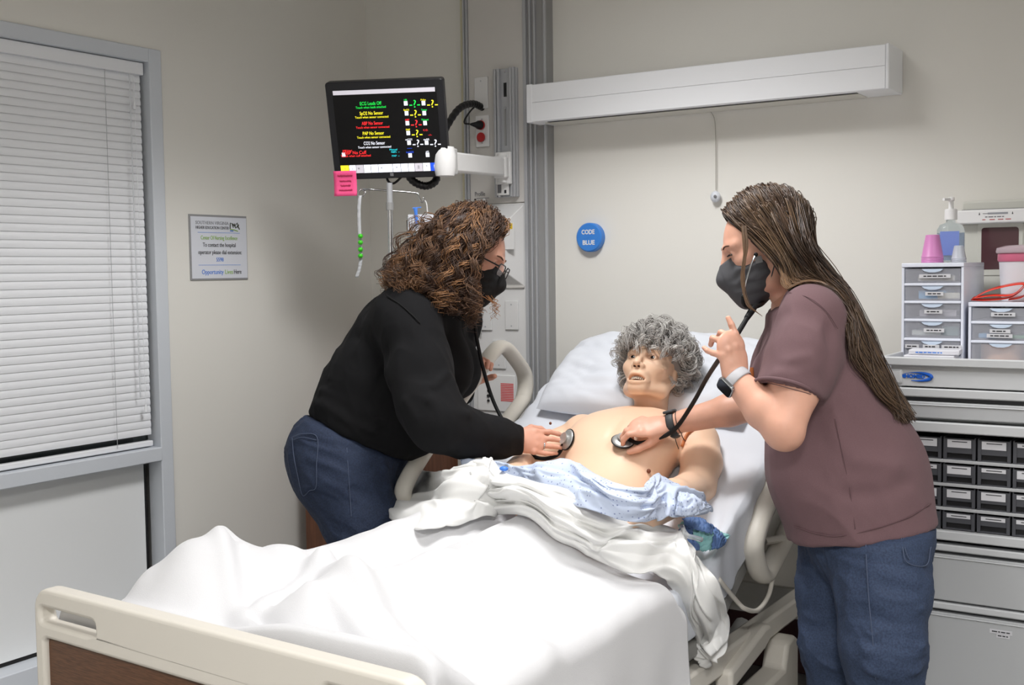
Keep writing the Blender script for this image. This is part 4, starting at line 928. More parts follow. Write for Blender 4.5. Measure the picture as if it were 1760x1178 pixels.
pw = thing('pillow', 'plump white pillow under the mannequin head', 'pillow', hp_(pc_x, pc_s, 0.0))
g = G(); g.grid(pil(True)); g.grid(pil(False)); g.obj('pillowcase', M_sheet, pw, smooth=180)

# ------------------------------------------------------------------ blanket over the legs
def pz(x, y, z):
    d = FWD+RIGHT*(x-880)/1990.0+DOWN*(y-589)/1990.0
    return CAM+d*(z-CAM[2])/d[2]
foot1, foot2 = pz(340, 936, 0.765), pz(560, 1000, 0.720)
hip1, hip2 = np.array([-1.60, -0.98]), np.array([-1.40, -0.98])
def seg_d(x, y, a, b):
    ba = b-a; t = np.clip(((x-a[0])*ba[0]+(y-a[1])*ba[1])/np.dot(ba, ba), 0, 1)
    return np.hypot(x-a[0]-ba[0]*t, y-a[1]-ba[1]*t), t
creases = []   # folds of the blanket: polyline on the bed top, width, height
def fold(pts, wdt, amp, z=0.66): creases.append((np.array([pz(a, b, z)[:2] for a, b in pts]), wdt, amp))
fold([(352, 934), (395, 985), (440, 1040), (500, 1085)], 0.030, 0.036, 0.70)
fold([(352, 934), (300, 960), (235, 1000)], 0.030, 0.016, 0.70)
fold([(560, 1000), (620, 1045), (700, 1095), (790, 1160)], 0.034, 0.036, 0.66)
fold([(560, 1000), (500, 1025), (440, 1052)], 0.026, 0.022, 0.66)
fold([(540, 1070), (640, 1110), (740, 1178)], 0.022, 0.020, 0.64)
fold([(560, 1000), (500, 972), (440, 962)], 0.030, 0.018, 0.68)
fold([(560, 985), (680, 960), (830, 935)], 0.035, 0.010, 0.68)
fold([(690, 1040), (800, 1050), (900, 1030)], 0.035, 0.012, 0.64)
fold([(720, 1000), (850, 1010), (1000, 990)], 0.040, 0.008, 0.64)
fold([(400, 1000), (430, 1045), (470, 1075)], 0.020, -0.030, 0.67)
fold([(480, 1045), (540, 1050), (600, 1090)], 0.022, -0.022, 0.66)
fold([(860, 1085), (940, 1120), (1000, 1178)], 0.030, 0.012, 0.62)
def blanket_top(x, y):
    z = np.full(np.shape(x), 0.597)
    for hp2, ftp, Hf in ((hip1, foot1, 0.178), (hip2, foot2, 0.128)):
        d, t = seg_d(x, y, hp2, ftp[:2])
        H = 0.20*(1-sm(0.0, 0.65, t))+0.105*sm(0.0, 0.65, t)*(1-sm(0.75, 1.0, t))+Hf*sm(0.75, 1.0, t)
        wd = 0.155-0.020*sm(0.55, 1.0, t)
        over = np.hypot(x-ftp[0], y-ftp[1])
        z = np.maximum(z, 0.597)+0*z
        z = -smin(-z, -(0.597+H*np.exp(-(d/wd)**2)), 0.05)
    for P, wdt, amp in creases:
        dm = np.full(np.shape(x), 9.0)
        for i in range(len(P)-1): dm = np.minimum(dm, seg_d(x, y, P[i], P[i+1])[0])
        z = z+amp*np.exp(-(dm/wdt)**2)
    e = np.stack([x*5, y*5, x*0], -1)
    z = z+0.007*noise3(e*1.6, 21)+0.0035*noise3(e*4+3, 22)
    # pressed against the footboard, rising over its edge towards the camera side
    fbz = 0.672+0.040*sm(-1.62, -1.36, x)
    z = z+(np.maximum(fbz, z*0.5+fbz*0.5)-z)*sm(-2.06, -2.155, y)
    return z
ny, nt = 190, 230
V = np.linspace(0, 1, ny); drop = 0.40; top_w = 0.425
S = np.linspace(-top_w-0.30, top_w+drop, nt)
Sg, Vg = np.meshgrid(S, V, indexing='ij')
yhem = -1.06-0.16*sm(-0.1, 0.45, Sg)               # upper hem runs aslant across the bed
Y = -2.168+(yhem+2.168)*Vg
Xb = np.clip(Sg, -top_w, top_w)
over = np.abs(Sg)-top_w
rad = 0.045
ang = np.clip(over/rad, 0, pi/2)
Xo = BX+Xb+np.sign(Sg)*np.where(over > -9, rad*np.sin(np.maximum(ang, 0)), 0)
zt_ = blanket_top(BX+Xb, Y)-0.06*sm(0.92, 1.0, Vg)
Zo = zt_-np.where(over > 0, rad*(1-np.cos(ang))+np.maximum(over-rad*pi/2, 0), 0)
hang = np.maximum(over, 0)
Xo = Xo+np.sign(Sg)*hang*(0.03+0.055*np.sin(Y*11+1.3)+0.03*np.sin(Y*23+Sg*4))*sm(0.02, 0.25, hang)
bk_ = thing('blanket', 'white thermal blanket spread over the legs and hanging down the bed side', 'blanket', (BX, -1.6, 0.6))
Pb = np.stack([Xo, Y, Zo], -1)
tuck = []
for k_ in range(10, 0, -1):
    r0 = Pb[:, 0].copy(); a_ = k_/10; r0[:, 1] -= 0.006*math.sin(min(1, a_*3)*pi/2); r0[:, 2] = np.minimum(r0[:, 2], r0[:, 2]-0.004-0.22*a_*a_); tuck.append(r0)
Pb = np.concatenate([np.stack(tuck, 1), Pb], 1)
G().grid(Pb).obj('blanket_cloth', M_blank, bk_, smooth=180, solid=0.006)

# ------------------------------------------------------------------ loft helper for crumpled cloths
def cloth_band(U, L, nu, nv, arch, folds, seed, amp, fine=0.004, freq=(5, 3.5), roll=0.0, twist=3.0):
    """U and L: (px, py, z) control points of the two long edges"""
    cu = catmull([pz(*p) for p in U], nu); cl = catmull([pz(*p) for p in L], nu)
    v = np.linspace(0, 1, nv)[None, :, None]
    P = cl[:, None, :]*(1-v)+cu[:, None, :]*v
    T = np.gradient(P, axis=0); W = np.gradient(P, axis=1); N = np.cross(T, W); N /= np.maximum(np.linalg.norm(N, axis=-1, keepdims=True), 1e-9)
    if N[..., 2].mean() < 0: N = -N
    t = np.linspace(0, 1, nu)[:, None]*np.ones((1, nv)); vv = v[..., 0]*np.ones((nu, 1))
    h = arch*np.sin(pi*vv)**0.7
    for ph, fr, sl, am in folds: h = h+am*np.abs(np.sin(pi*(vv*fr+t*sl+ph)))*np.sin(pi*np.clip(vv, 0.02, .98))
    ww = vv+0.25*noise3(np.stack([t*twist*2, vv*2, t*0], -1), seed+5)
    h = h+amp*(1-2*np.abs(noise3(np.stack([t*freq[0], ww*freq[1], t*0], -1), seed)))*np.sin(pi*np.clip(vv, .03, .97))**0.5
    h = h+amp*0.45*(1-2*np.abs(noise3(np.stack([t*freq[0]*2.3, ww*freq[1]*2.1, t*0+7], -1), seed+1)))+fine*noise3(np.stack([t*40, ww*14, t*0], -1), seed+2)
    return P+N*h[..., None]
ts = thing('top_sheet', 'bunched white flat sheet folded back across the waist', 'sheet', pz(1000, 900, 0.75))
def pb(x, y, lift=0.014):
    z = 0.7
    for _ in range(14):
        q_ = pz(x, y, z); z = 0.5*z+0.5*(float(blanket_top(np.array([q_[0]]), np.array([q_[1]]))[0])+lift)
    return (x, y, z)
U = [(652, 858, .735), (700, 838, .75), (760, 818, .775), (815, 799, .815), (836, 789, .845), (852, 795, .840), (872, 811, .828), (908, 826, .822), (968, 840, .815), (1020, 858, .795), (1068, 880, .765), (1113, 898, .730), (1157, 911, .690), (1195, 956, .645), (1232, 1000, .600), (1249, 1049, .500), (1251, 1097, .42), (1234, 1141, .36)]
U = [pb(x, y, 0.010) for x, y, z in U[:3]]+U[3:]
L = [pb(*q_) for q_ in ((655, 874), (675, 896), (715, 912), (765, 912), (808, 898), (838, 890), (860, 885), (908, 889), (953, 926), (990, 943), (1027, 963), (1083, 989), (1122, 990))]+[ (1150, 1004, .600), (1168, 1041, .520), (1191, 1086, .42), (1217, 1130, .365), (1226, 1141, .35)]
Q = cloth_band(U, L, 260, 70, 0.020, [(0.1, 2.2, 1.2, 0.018), (0.5, 3.4, -2.0, 0.011)], 41, 0.020, fine=0.0025, freq=(9, 3.2))
G().grid(Q).obj('sheet_cloth', M_top, ts, smooth=180, solid=0.003)
M_gown = mat('gown_cotton', rgb(196, 208, 228), 0.8, bump=0.1, bscale=900)
nt_ = M_gown.node_tree; vo = nt_.nodes.new('ShaderNodeTexVoronoi'); vo.inputs['Scale'].default_value = 95; vo.inputs['Randomness'].default_value = 0.35
tcn = nt_.nodes.new('ShaderNodeTexCoord'); nt_.links.new(tcn.outputs['Object'], vo.inputs['Vector'])
rp = nt_.nodes.new('ShaderNodeValToRGB'); rp.color_ramp.elements[0].position = 0.16; rp.color_ramp.elements[0].color = rgb(126, 138, 178); rp.color_ramp.elements[1].position = 0.24; rp.color_ramp.elements[1].color = rgb(196, 207, 228)
nt_.links.new(vo.outputs['Distance'], rp.inputs[0]); nt_.links.new(rp.outputs[0], nt_.nodes['Principled BSDF'].inputs['Base Color'])
gw = thing('patient_gown', 'pale blue dotted hospital gown pushed down around the mannequin waist', 'gown', pz(1050, 850, 0.78))
U = [(800, 800, .79), (835, 796, .80), (864, 800, .81), (897, 806, .82), (935, 801, .835), (987, 796, .850), (1028, 818, .845), (1069, 834, .840), (1099, 839, .825), (1112, 826, .820), (1129, 817, .815), (1159, 832, .795), (1189, 850, .775), (1213, 866, .755)]
L = [(800, 835, .76), (850, 845, .77), (880, 845, .785), (908, 845, .79), (940, 855, .79), (985, 870, .785), (1030, 882, .78), (1069, 894, .765), (1100, 899, .755), (1120, 897, .75), (1140, 892, .745), (1170, 889, .74), (1204, 886, .735), (1215, 873, .74)]
Q = cloth_band(U, L, 200, 50, 0.016, [(0.3, 2.0, 1.5, 0.012)], 55, 0.013, fine=0.0018, freq=(8, 2.6))
G().grid(Q).obj('gown_cloth', M_gown, gw, smooth=180, solid=0.002)
# dark printed hem of the gown sleeve
Q = cloth_band([(1168, 846, .795), (1190, 851, .79), (1212, 866, .765)], [(1160, 886, .748), (1185, 888, .745), (1210, 884, .742)], 40, 20, 0.014, [], 91, 0.006)
G().grid(Q).obj('gown_cuff', M_gown, gw, smooth=180, solid=0.002)

pad = thing('absorbent_pad', 'crumpled teal and blue bed pad beside the mannequin hip', 'pad', pz(1200, 925, 0.66))
Q = cloth_band([(1165, 905, .68), (1195, 897, .69), (1225, 908, .672), (1243, 920, .640)], [(1178, 940, .645), (1196, 948, .640), (1218, 948, .634), (1238, 938, .630)], 50, 30, 0.012, [(0.2, 1.5, 1.0, 0.010)], 61, 0.008)
G().grid(Q).obj('pad_top', mat('teal_pad', rgb(150, 205, 205), 0.6), pad, smooth=180, solid=0.0015)
Q = cloth_band([(1165, 912, .690), (1180, 904, .695), (1192, 915, .690)], [(1170, 945, .655), (1185, 950, .652), (1202, 947, .652)], 30, 20, 0.012, [], 62, 0.006)
G().grid(Q).obj('pad_fold', mat('blue_pad', rgb(92, 122, 172), 0.6), pad, smooth=180, solid=0.0015)
Q = cloth_band([(1172, 893, .705), (1200, 892, .705), (1228, 908, .690)], [(1178, 910, .690), (1200, 912, .688), (1224, 918, .680)], 30, 16, 0.008, [], 63, 0.004)
G().grid(Q).obj('pad_fold', MATS['blue_pad'], pad, smooth=180, solid=0.0015)
Q = cloth_band([(1222, 905, .685), (1234, 912, .672), (1243, 922, .652)], [(1222, 945, .645), (1234, 944, .642), (1243, 938, .638)], 24, 16, 0.006, [], 64, 0.004)
G().grid(Q).obj('pad_fold', MATS['blue_pad'], pad, smooth=180, solid=0.0015)
tubing = thing('clear_connector', 'clear plastic tube connector lying on the teal pad', 'connector', pz(1195, 925, 0.69))
G().tube(catmull([pz(1172, 905, .712), pz(1180, 920, .705), pz(1195, 925, .698), pz(1206, 928, .692)], 20), 0.006, 8).obj('connector_tube', M_clear, tubing, smooth=180)
tie = thing('blue_tag', 'small blue plastic tag on the gown edge', 'tag', pz(868, 806, 0.83)); G().sphere(pz(866, 806, .838), (0.012, 0.010, 0.006), 10, 6).obj('tag_body', MATS['blue_clip_plastic'], tie, smooth=60)
# ------------------------------------------------------------------ heads and hair
def to_world(P, M): return (np.array(M)[:3, :3] @ P.T).T+np.array(M)[:3, 3]
def head_frame(c, fwd, up):
    f = nrm(fwd); u = np.array(up, float); u = nrm(u-f*np.dot(u, f)); x = np.cross(f, u)
    return Matrix(((x[0], f[0], u[0], c[0]), (x[1], f[1], u[1], c[1]), (x[2], f[2], u[2], c[2]), (0, 0, 0, 1)))
def make_head(h=0.0025, mouth_open=False, neck=None, neck_r=(0.054, 0.058), male=False, sc=1.0, neck_from=(0, -0.018, -0.060)):
    """local head: x to its right, y forward, z up, origin between the ears at eye height"""
    F = Field((-0.10, -0.135, -0.21), (0.10, 0.135, 0.135), h)
    F.ell((0, -0.020, 0.036), (0.074, 0.095, 0.080), 0)
    F.ell((0, 0.020, 0.004), (0.066, 0.072, 0.072), 0.03)
    F.ell((0, 0.034, -0.042+(0.006 if male else 0)), (0.054, 0.052, 0.062-(0.010 if male else 0)), 0.03)
    j = 1.06 if male else 1.0; cz = 0.013 if male else 0.0
    for sx in (-1, 1):
        F.cone((sx*0.056*j, -0.006, -0.050+cz), (sx*0.046*j, 0.016, -0.086+cz), 0.016, 0.016, 0.02)
        F.cone((sx*0.046*j, 0.016, -0.086+cz), (sx*0.014*j, 0.068, -0.104+cz), 0.015, 0.014, 0.022)
        F.ell((sx*0.043, 0.056, -0.020), (0.021, 0.018, 0.015), 0.022)
        F.cone((sx*0.012, 0.086, 0.019), (sx*0.046, 0.068, 0.020), 0.0085, 0.008, 0.016)
    F.ell((0, 0.074, -0.106+cz), (0.020*j, 0.016, 0.012), 0.02)
    for sx in (-1, 1):
        F.ell((sx*0.031, 0.091, 0.003), (0.0175, 0.013, 0.0115), 0.010, op='-')
        F.ell((sx*0.031, 0.0735, 0.002), (0.0150, 0.0148, 0.0140), 0.004)
        F.ell((sx*0.031, 0.0900, 0.002), (0.0118, 0.0115, 0.0050 if not mouth_open else 0.0062), 0.002, op='-')
    F.cone((0, 0.088, 0.014), (0, 0.108, -0.024), 0.0080, 0.0100, 0.010)
    F.ell((0, 0.111, -0.029), (0.0105, 0.0105, 0.0095), 0.006)
    for sx in (-1, 1):
        F.ell((sx*0.0120, 0.098, -0.033), (0.0080, 0.0110, 0.0080), 0.006)
        F.ell((sx*0.0062, 0.106, -0.0405), (0.0040, 0.0055, 0.0045), 0.002, op='-')
    F.ell((0, 0.085, -0.052), (0.026, 0.016, 0.016), 0.015)
    if mouth_open:
        F.ell((0, 0.078, -0.072), (0.030, 0.018, 0.022), 0.014)
        up = catmull([(-0.029, 0.074, -0.070), (-0.014, 0.093, -0.0595), (0, 0.0985, -0.0585), (0.014, 0.093, -0.0595), (0.029, 0.074, -0.070)], 13)
        lo = catmull([(-0.029, 0.074, -0.070), (-0.015, 0.090, -0.0800), (0, 0.0945, -0.0825), (0.015, 0.090, -0.0800), (0.029, 0.074, -0.070)], 13)
        F.chain(up, [0.0032]+[0.0050]*11+[0.0032], 0.006); F.chain(lo, [0.0032]+[0.0052]*11+[0.0032], 0.006)
        F.ell((0, 0.090, -0.0708), (0.0250, 0.028, 0.0082), 0.003, op='-')
    else:
        up = catmull([(-0.024, 0.080, -0.067), (0, 0.1, -0.062), (0.024, 0.080, -0.067)], 9)
        F.chain(up, [0.003]+[0.0048]*7+[0.003], 0.005); F.chain(up-np.array([0, 0.001, 0.0085]), [0.003]+[0.005]*7+[0.003], 0.005)
    for sx in (-1, 1):
        F.ell((sx*0.074, -0.010, -0.006), (0.0085, 0.018, 0.031), 0.008); F.ell((sx*0.083, -0.007, -0.003), (0.006, 0.010, 0.019), 0.004, op='-')
    a = np.array(neck_from)
    if neck is not None: F.cone(a, neck, neck_r[0], neck_r[1], 0.03)
    P, Q = F.mesh(); return relax(P, Q, 1, 0.4)*sc, Q
def make_eye(M, c, r, par, gaze=(0, 1, 0), iris=(70, 52, 40), sc=1.0):
    g = G(); g.sphere((0, 0, 0), 1.0, 20, 16); P = np.vstack(g.v); gz = nrm(gaze); dt = P @ gz
    col = np.where((dt > 0.955)[:, None], np.array(rgb(14, 12, 12)[:3]), np.where((dt > 0.86)[:, None], np.array(rgb(*iris)[:3]), np.array(rgb(226, 222, 214)[:3])))
    Fq = [f for f in g.f if len(f) == 4]
    me = np_mesh('eye', to_world(P*r*sc+np.array(c)*sc, M), np.array(Fq), col)
    return link_mesh('eye', me, MATS['eyeball'], par)
mat('eyeball', rgb(220, 220, 215), 0.12, attr='tone', coat=0.4)

def tubes_np(paths, rad, seg=4, col=None):
    """many strands at once: paths (n, m, 3), rad (n, m), col (n, 3)"""
    n, m, _ = paths.shape
    T = np.gradient(paths, axis=1); T /= np.maximum(np.linalg.norm(T, axis=2, keepdims=True), 1e-9)
    ref = np.array([0.31, 0.52, 0.79]); u = ref-T*(T @ ref)[..., None]; u /= np.maximum(np.linalg.norm(u, axis=2, keepdims=True), 1e-9); b = np.cross(T, u)
    a = 2*pi*np.arange(seg)/seg
    V = paths[:, :, None, :]+rad[:, :, None, None]*(np.cos(a)[None, None, :, None]*u[:, :, None, :]+np.sin(a)[None, None, :, None]*b[:, :, None, :])
    i = np.arange(n)[:, None, None]*m*seg+np.arange(m-1)[None, :, None]*seg; k = np.arange(seg)[None, None, :]; k2 = (k+1) % seg
    Q = np.stack([i+k, i+k2, i+seg+k2, i+seg+k], -1).reshape(-1, 4)
    P = V.reshape(-1, 3)
    if col is None: return P, Q
    return P, Q, np.repeat(col, m*seg, 0)
def lerp_path(keys, m):
    """keys (n, k, 3) -> smooth (n, m, 3)"""
    n, k, _ = keys.shape; t = np.linspace(0, k-1, m); out = np.zeros((n, m, 3))
    for j, tt in enumerate(t):
        i = min(int(tt), k-2); f = tt-i
        p1, p2 = keys[:, i], keys[:, i+1]; p0 = keys[:, i-1] if i > 0 else 2*p1-p2; p3 = keys[:, i+2] if i+2 < k else 2*p2-p1
        out[:, j] = 0.5*(2*p1+(-p0+p2)*f+(2*p0-5*p1+4*p2-p3)*f*f+(-p0+3*p1-3*p2+p3)*f**3)
    return out
def hair_mat(name, rough=0.42):
    return mat(name, rgb(120, 90, 70), rough, attr='tone', spec=0.5)
def pick(cols, n, rng):
    c = np.array([rgb(*q)[:3] for q in cols]); i = rng.integers(0, len(c), n); j = rng.integers(0, len(c), n); t = rng.random((n, 1))*0.6
    return c[i]*(1-t)+c[j]*t

# ------------------------------------------------------------------ the training mannequin on the bed
CX = -1.490
M_mann = mat('mannequin_vinyl', rgb(240, 190, 150), 0.42, sss=0.08, spec=0.4, attr='tone')
man = thing('mannequin', 'grey-wigged patient mannequin lying bare-chested on the raised bed', 'mannequin', (CX, -1.0, 0.62))
F = Field((-1.95, -1.30, 0.55), (-1.08, -0.42, 1.06), 0.005)
F.cone(hp_(CX, 0.13, 0.045), hp_(CX, 0.37, 0.052), 0.145, 0.155, 0.03, flat=0.60, side=(1, 0, 0))
F.cone(hp_(CX, 0.10, 0.035), (CX, -1.12, 0.655), 0.142, 0.150, 0.05, flat=0.56, side=(1, 0, 0))
F.cone(hp_(CX-0.12, 0.435, 0.050), hp_(CX+0.12, 0.435, 0.050), 0.056, 0.056, 0.045)
F.cone(hp_(CX-0.06, 0.460, 0.038), hp_(CX+0.06, 0.460, 0.038), 0.043, 0.043, 0.05)
for sx in (-1, 1):
    F.ell(hp_(CX+sx*0.078, 0.345, 0.105), (0.085, 0.080, 0.045), 0.05, M=np.array([[1, 0, 0], [0, eS[1], eN[1]], [0, eS[2], eN[2]]]))
    F.ell(hp_(CX+sx*0.190, 0.430, 0.042), (0.052, 0.070, 0.055), 0.028, M=np.array([[1, 0, 0], [0, eS[1], eN[1]], [0, eS[2], eN[2]]]))
for yy in (0.30, 0.22): F.cone(hp_(CX, yy, 0.160), hp_(CX, yy+0.08, 0.165), 0.006, 0.006, 0.02, op='-')
# arms: the one towards the camera lies along the bed edge, the other disappears under the gown
eL, wL = pz(1196, 838, 0.735), pz(1105, 893, 0.735)
sL = hp_(CX+0.192, 0.425, 0.038)
F.chain([sL, (sL+eL)/2+np.array([0.012, 0, 0.01]), eL], [0.056, 0.055, 0.050], 0.012); F.chain([eL, (eL*0.55+wL*0.45)+np.array([0, 0, 0.006]), wL], [0.050, 0.046, 0.032], 0.02)
F.cone(wL, wL+nrm(wL-eL)*0.08, 0.032, 0.022, 0.01, flat=0.6, side=(0, 0, 1))
sR = hp_(CX-0.203, 0.425, 0.030); eR = pz(905, 800, 0.755); wR = np.array([-1.66, -1.10, 0.765])
F.chain([sR, (sR+eR)/2+np.array([-0.008, 0, 0.008]), eR, wR], [0.052, 0.050, 0.045, 0.030], 0.006)
P1, Q1 = F.mesh(); P1 = relax(P1, Q1, 2, 0.5)
fc = RIGHT*-0.45+DOWN*-0.46+FWD*-0.765; uc = RIGHT*0.25+DOWN*-0.87+FWD*0.38
HC = px(1122, 637, 3.385); HM = head_frame(HC, fc, uc)
nk = np.array(HM.inverted() @ Vector(hp_(CX+0.005, 0.480, 0.030)))
P2, Q2 = make_head(0.0022, True, nk, (0.047, 0.052), male=True, neck_from=(0, -0.036, -0.052))
skinc = np.array(rgb(240, 203, 174)[:3]); lipc = np.array(rgb(226, 160, 118)[:3]); browc = np.array(rgb(196, 140, 96)[:3])
c2 = np.tile(skinc, (len(P2), 1))
ml = np.exp(-(np.hypot((P2[:, 0])/1.9, (P2[:, 2]+0.0705))/0.013)**4)*(P2[:, 1] > 0.07); c2 = c2*(1-0.7*ml[:, None])+lipc*0.7*ml[:, None]
inm = (np.abs(P2[:, 0]) < 0.019) & (np.abs(P2[:, 2]+0.0705) < 0.0085) & (P2[:, 1] < 0.080) & (P2[:, 1] > 0.05); c2[inm] = np.array(rgb(92, 40, 34)[:3])
nw = sm(-0.11, -0.135, P2[:, 2])[:, None]; c2 = c2*(1-0.55*nw)+np.array(rgb(226, 158, 104)[:3])*0.55*nw
nos = np.zeros(len(P2), bool)
for sx in (-1, 1): nos |= np.linalg.norm(P2-np.array([sx*0.0062, 0.106, -0.0385]), axis=1) < 0.0042
c2[nos] = np.array(rgb(70, 36, 26)[:3])
for sx in (-1, 1):
    rim = np.exp(-((np.hypot((P2[:, 0]-sx*0.031)/1.25, (P2[:, 2]-0.002)*1.6)-0.0115)/0.0032)**2)*(P2[:, 1] > 0.055); c2 = c2*(1-0.55*rim[:, None])+np.array(rgb(150, 92, 62)[:3])*0.55*rim[:, None]
    brw = np.exp(-((P2[:, 2]-0.021)/0.0035)**2)*(np.abs(P2[:, 0]-sx*0.031) < 0.02)*(P2[:, 1] > 0.06); c2 = c2*(1-0.30*brw[:, None])+browc*0.30*brw[:, None]
# legs under the blanket
F = Field((-1.95, -2.16, 0.56), (-1.15, -1.0, 0.80), 0.010)
for hpx, ftp in ((-1.585, foot1), (-1.395, foot2)):
    kn = np.array([(hpx+ftp[0])/2, (-1.1+ftp[1])/2, 0.632]); an = np.array([ftp[0]-0.005, ftp[1]+0.07, 0.62])
    F.chain([(hpx, -1.10, 0.66), kn, an], [0.066, 0.042, 0.032], 0.02); F.cone(an, (ftp[0], ftp[1]+0.02, ftp[2]-0.062), 0.032, 0.022, 0.02)
P3, Q3 = F.mesh()
body = join_np([(P1, Q1, np.tile(skinc, (len(P1), 1))), (to_world(P2, HM), Q2, c2), (P3, Q3, np.tile(skinc, (len(P3), 1)))])
link_mesh('body', np_mesh('body', body[0], body[1], body[2]), M_mann, man)
for sx in (-1, 1): make_eye(HM, (sx*0.031, 0.0705, 0.002), 0.0135, man, gaze=(0.12, 1, 0.1), iris=(52, 44, 40))
tp = catmull([(-0.022, 0.078, -0.0670), (-0.012, 0.0885, -0.0665), (0, 0.092, -0.0665), (0.012, 0.0885, -0.0665), (0.022, 0.078, -0.0670)], 11)
g = G()
for i in range(10):
    a, b = tp[i], tp[i+1]; c = (a+b)/2; t = nrm(b-a); n = np.cross(t, (0, 0, 1))
    g.box(-0.0021, 0.0021, -0.0055, 0.0025, -0.0025, 0.0022, M=HM @ frame(c, t, (0, 0, 1)))
g.obj('teeth', mat('teeth_white', rgb(236, 230, 216), 0.25), man, bev=0.0006)
mp_ = mat('port_brown', rgb(120, 70, 50), 0.5)
def surf(x, y, zl, zh):
    return pz(x, y, zl)
def on_body(x, y):
    """where the view through pixel x, y meets the mannequin skin"""
    d = nrm(FWD+RIGHT*(x-880)/1990.0+DOWN*(y-589)/1990.0); r_ = P1-CAM; t = r_ @ d; off = np.linalg.norm(r_-t[:, None]*d, axis=1)
    ok = off < 0.007
    if not ok.any(): ok = off < 0.03
    tt = t[ok].min(); return CAM+d*(tt-0.001)
for x, y, r in ((1115, 810, 0.006), (946, 728, 0.0045)): G().sphere(on_body(x, y), (r, r*0.8, r), 10, 6).obj('skin_port', mp_, man, smooth=180)
# shoulder seam strap and thin leads
G().tube(catmull([on_body(1172, 768), on_body(1180, 748), on_body(1190, 738), on_body(1208, 730)], 16), 0.004, 6).obj('shoulder_seam', mat('seam_orange', rgb(196, 116, 64), 0.5), man, smooth=180)
for a in (((1163, 735), (1160, 752), (1166, 772)), ((1168, 735), (1172, 750), (1178, 759))): G().tube(catmull([on_body(*q)-FWD*0.004 for q in a], 10), 0.0011, 5).obj('lead_wire', M_dark, man, smooth=180)

# grey curly wig
rng = np.random.default_rng(3)
def wig_roots(n):
    out = []
    while len(out) < n:
        v = nrm(rng.normal(size=3))
        if v[2] < -0.62: continue
        if v[1] > 0.42 and v[2] < 0.30: continue          # face stays free
        if v[1] > 0.12 and v[2] < 0.12: continue
        out.append(v)
    return np.array(out)
R0 = wig_roots(760); er = np.array([0.080, 0.100, 0.085]); ec = np.array([0, -0.018, 0.034])
keys = []; paths = []; rads = []; cols = []
M_ = 20
for v in R0:
    root = ec+v*er*0.96; nrm_ = nrm(v/er)
    tang = nrm(np.cross(nrm_, rng.normal(size=3))); tang = nrm(tang+0.8*np.array([0, 0.35 if v[1] > 0 else -0.3, -0.9])-nrm_*0.0)
    tang = nrm(tang-nrm_*np.dot(tang, nrm_)); bit = np.cross(nrm_, tang)
    Lh = rng.uniform(0.040, 0.066); rc = rng.uniform(0.009, 0.018); turn = rng.uniform(0.55, 1.15)*rng.choice([-1, 1]); ph = rng.uniform(0, 2*pi)
    if v[1] > -0.05 and v[2] < 0.30: Lh *= 0.5; rc *= 0.75; tang = nrm(tang+np.array([0, -1.2, 0])); tang = nrm(tang-nrm_*np.dot(tang, nrm_))
    if v[1] > 0.42: Lh *= 1.15; tang = nrm(np.array([0.25*rng.normal(), 0.2, -1.0])); tang = nrm(tang-nrm_*np.dot(tang, nrm_)); bit = np.cross(nrm_, tang)
    t = np.linspace(0, 1, M_)[:, None]
    lift = 0.030*np.sin(np.minimum(t, 1)*pi*0.75)
    base = root+nrm_*lift+tang*Lh*t
    a = ph+turn*2*pi*t
    hel = rc*np.minimum(t*2.5, 1)*(np.cos(a)*nrm_+np.sin(a)*(0.8*bit+0.4*tang))
    c0 = pick([(206, 204, 200), (190, 187, 184), (170, 166, 163), (222, 220, 216), (156, 151, 148)], 1, rng)[0]
    for k in range(9):
        o = rng.normal(size=3)*0.0042
        paths.append(base+hel*(1+0.10*rng.normal())+o); rads.append(np.linspace(0.0013, 0.0005, M_)); cols.append(c0*(0.85+0.3*rng.random()))
Pw, Qw, Cw = tubes_np(np.array(paths), np.array(rads), 4, np.array(cols))
F = Field((-0.11, -0.15, -0.09), (0.11, 0.13, 0.16), 0.004)
F.ell((0, -0.026, 0.042), (0.092, 0.108, 0.098), 0); F.ell((0, 0.092, -0.045), (0.090, 0.098, 0.112), 0.01, op='-'); F.plane((0, 0, -0.055), (0, 0.3, -1), 0.01)
Pb_, Qb_ = F.mesh(); nb = vnormals(Pb_, Qb_); Pb_ = Pb_+nb*(0.008*noise3(Pb_*45, 8))[:, None]
J = join_np([(Pw, Qw, Cw), (Pb_, Qb_, np.tile(np.array(rgb(150, 145, 142)[:3]), (len(Pb_), 1)))])
link_mesh('wig', np_mesh('wig', to_world(J[0], HM), J[1], J[2]), hair_mat('grey_wig_hair', 0.4), man)
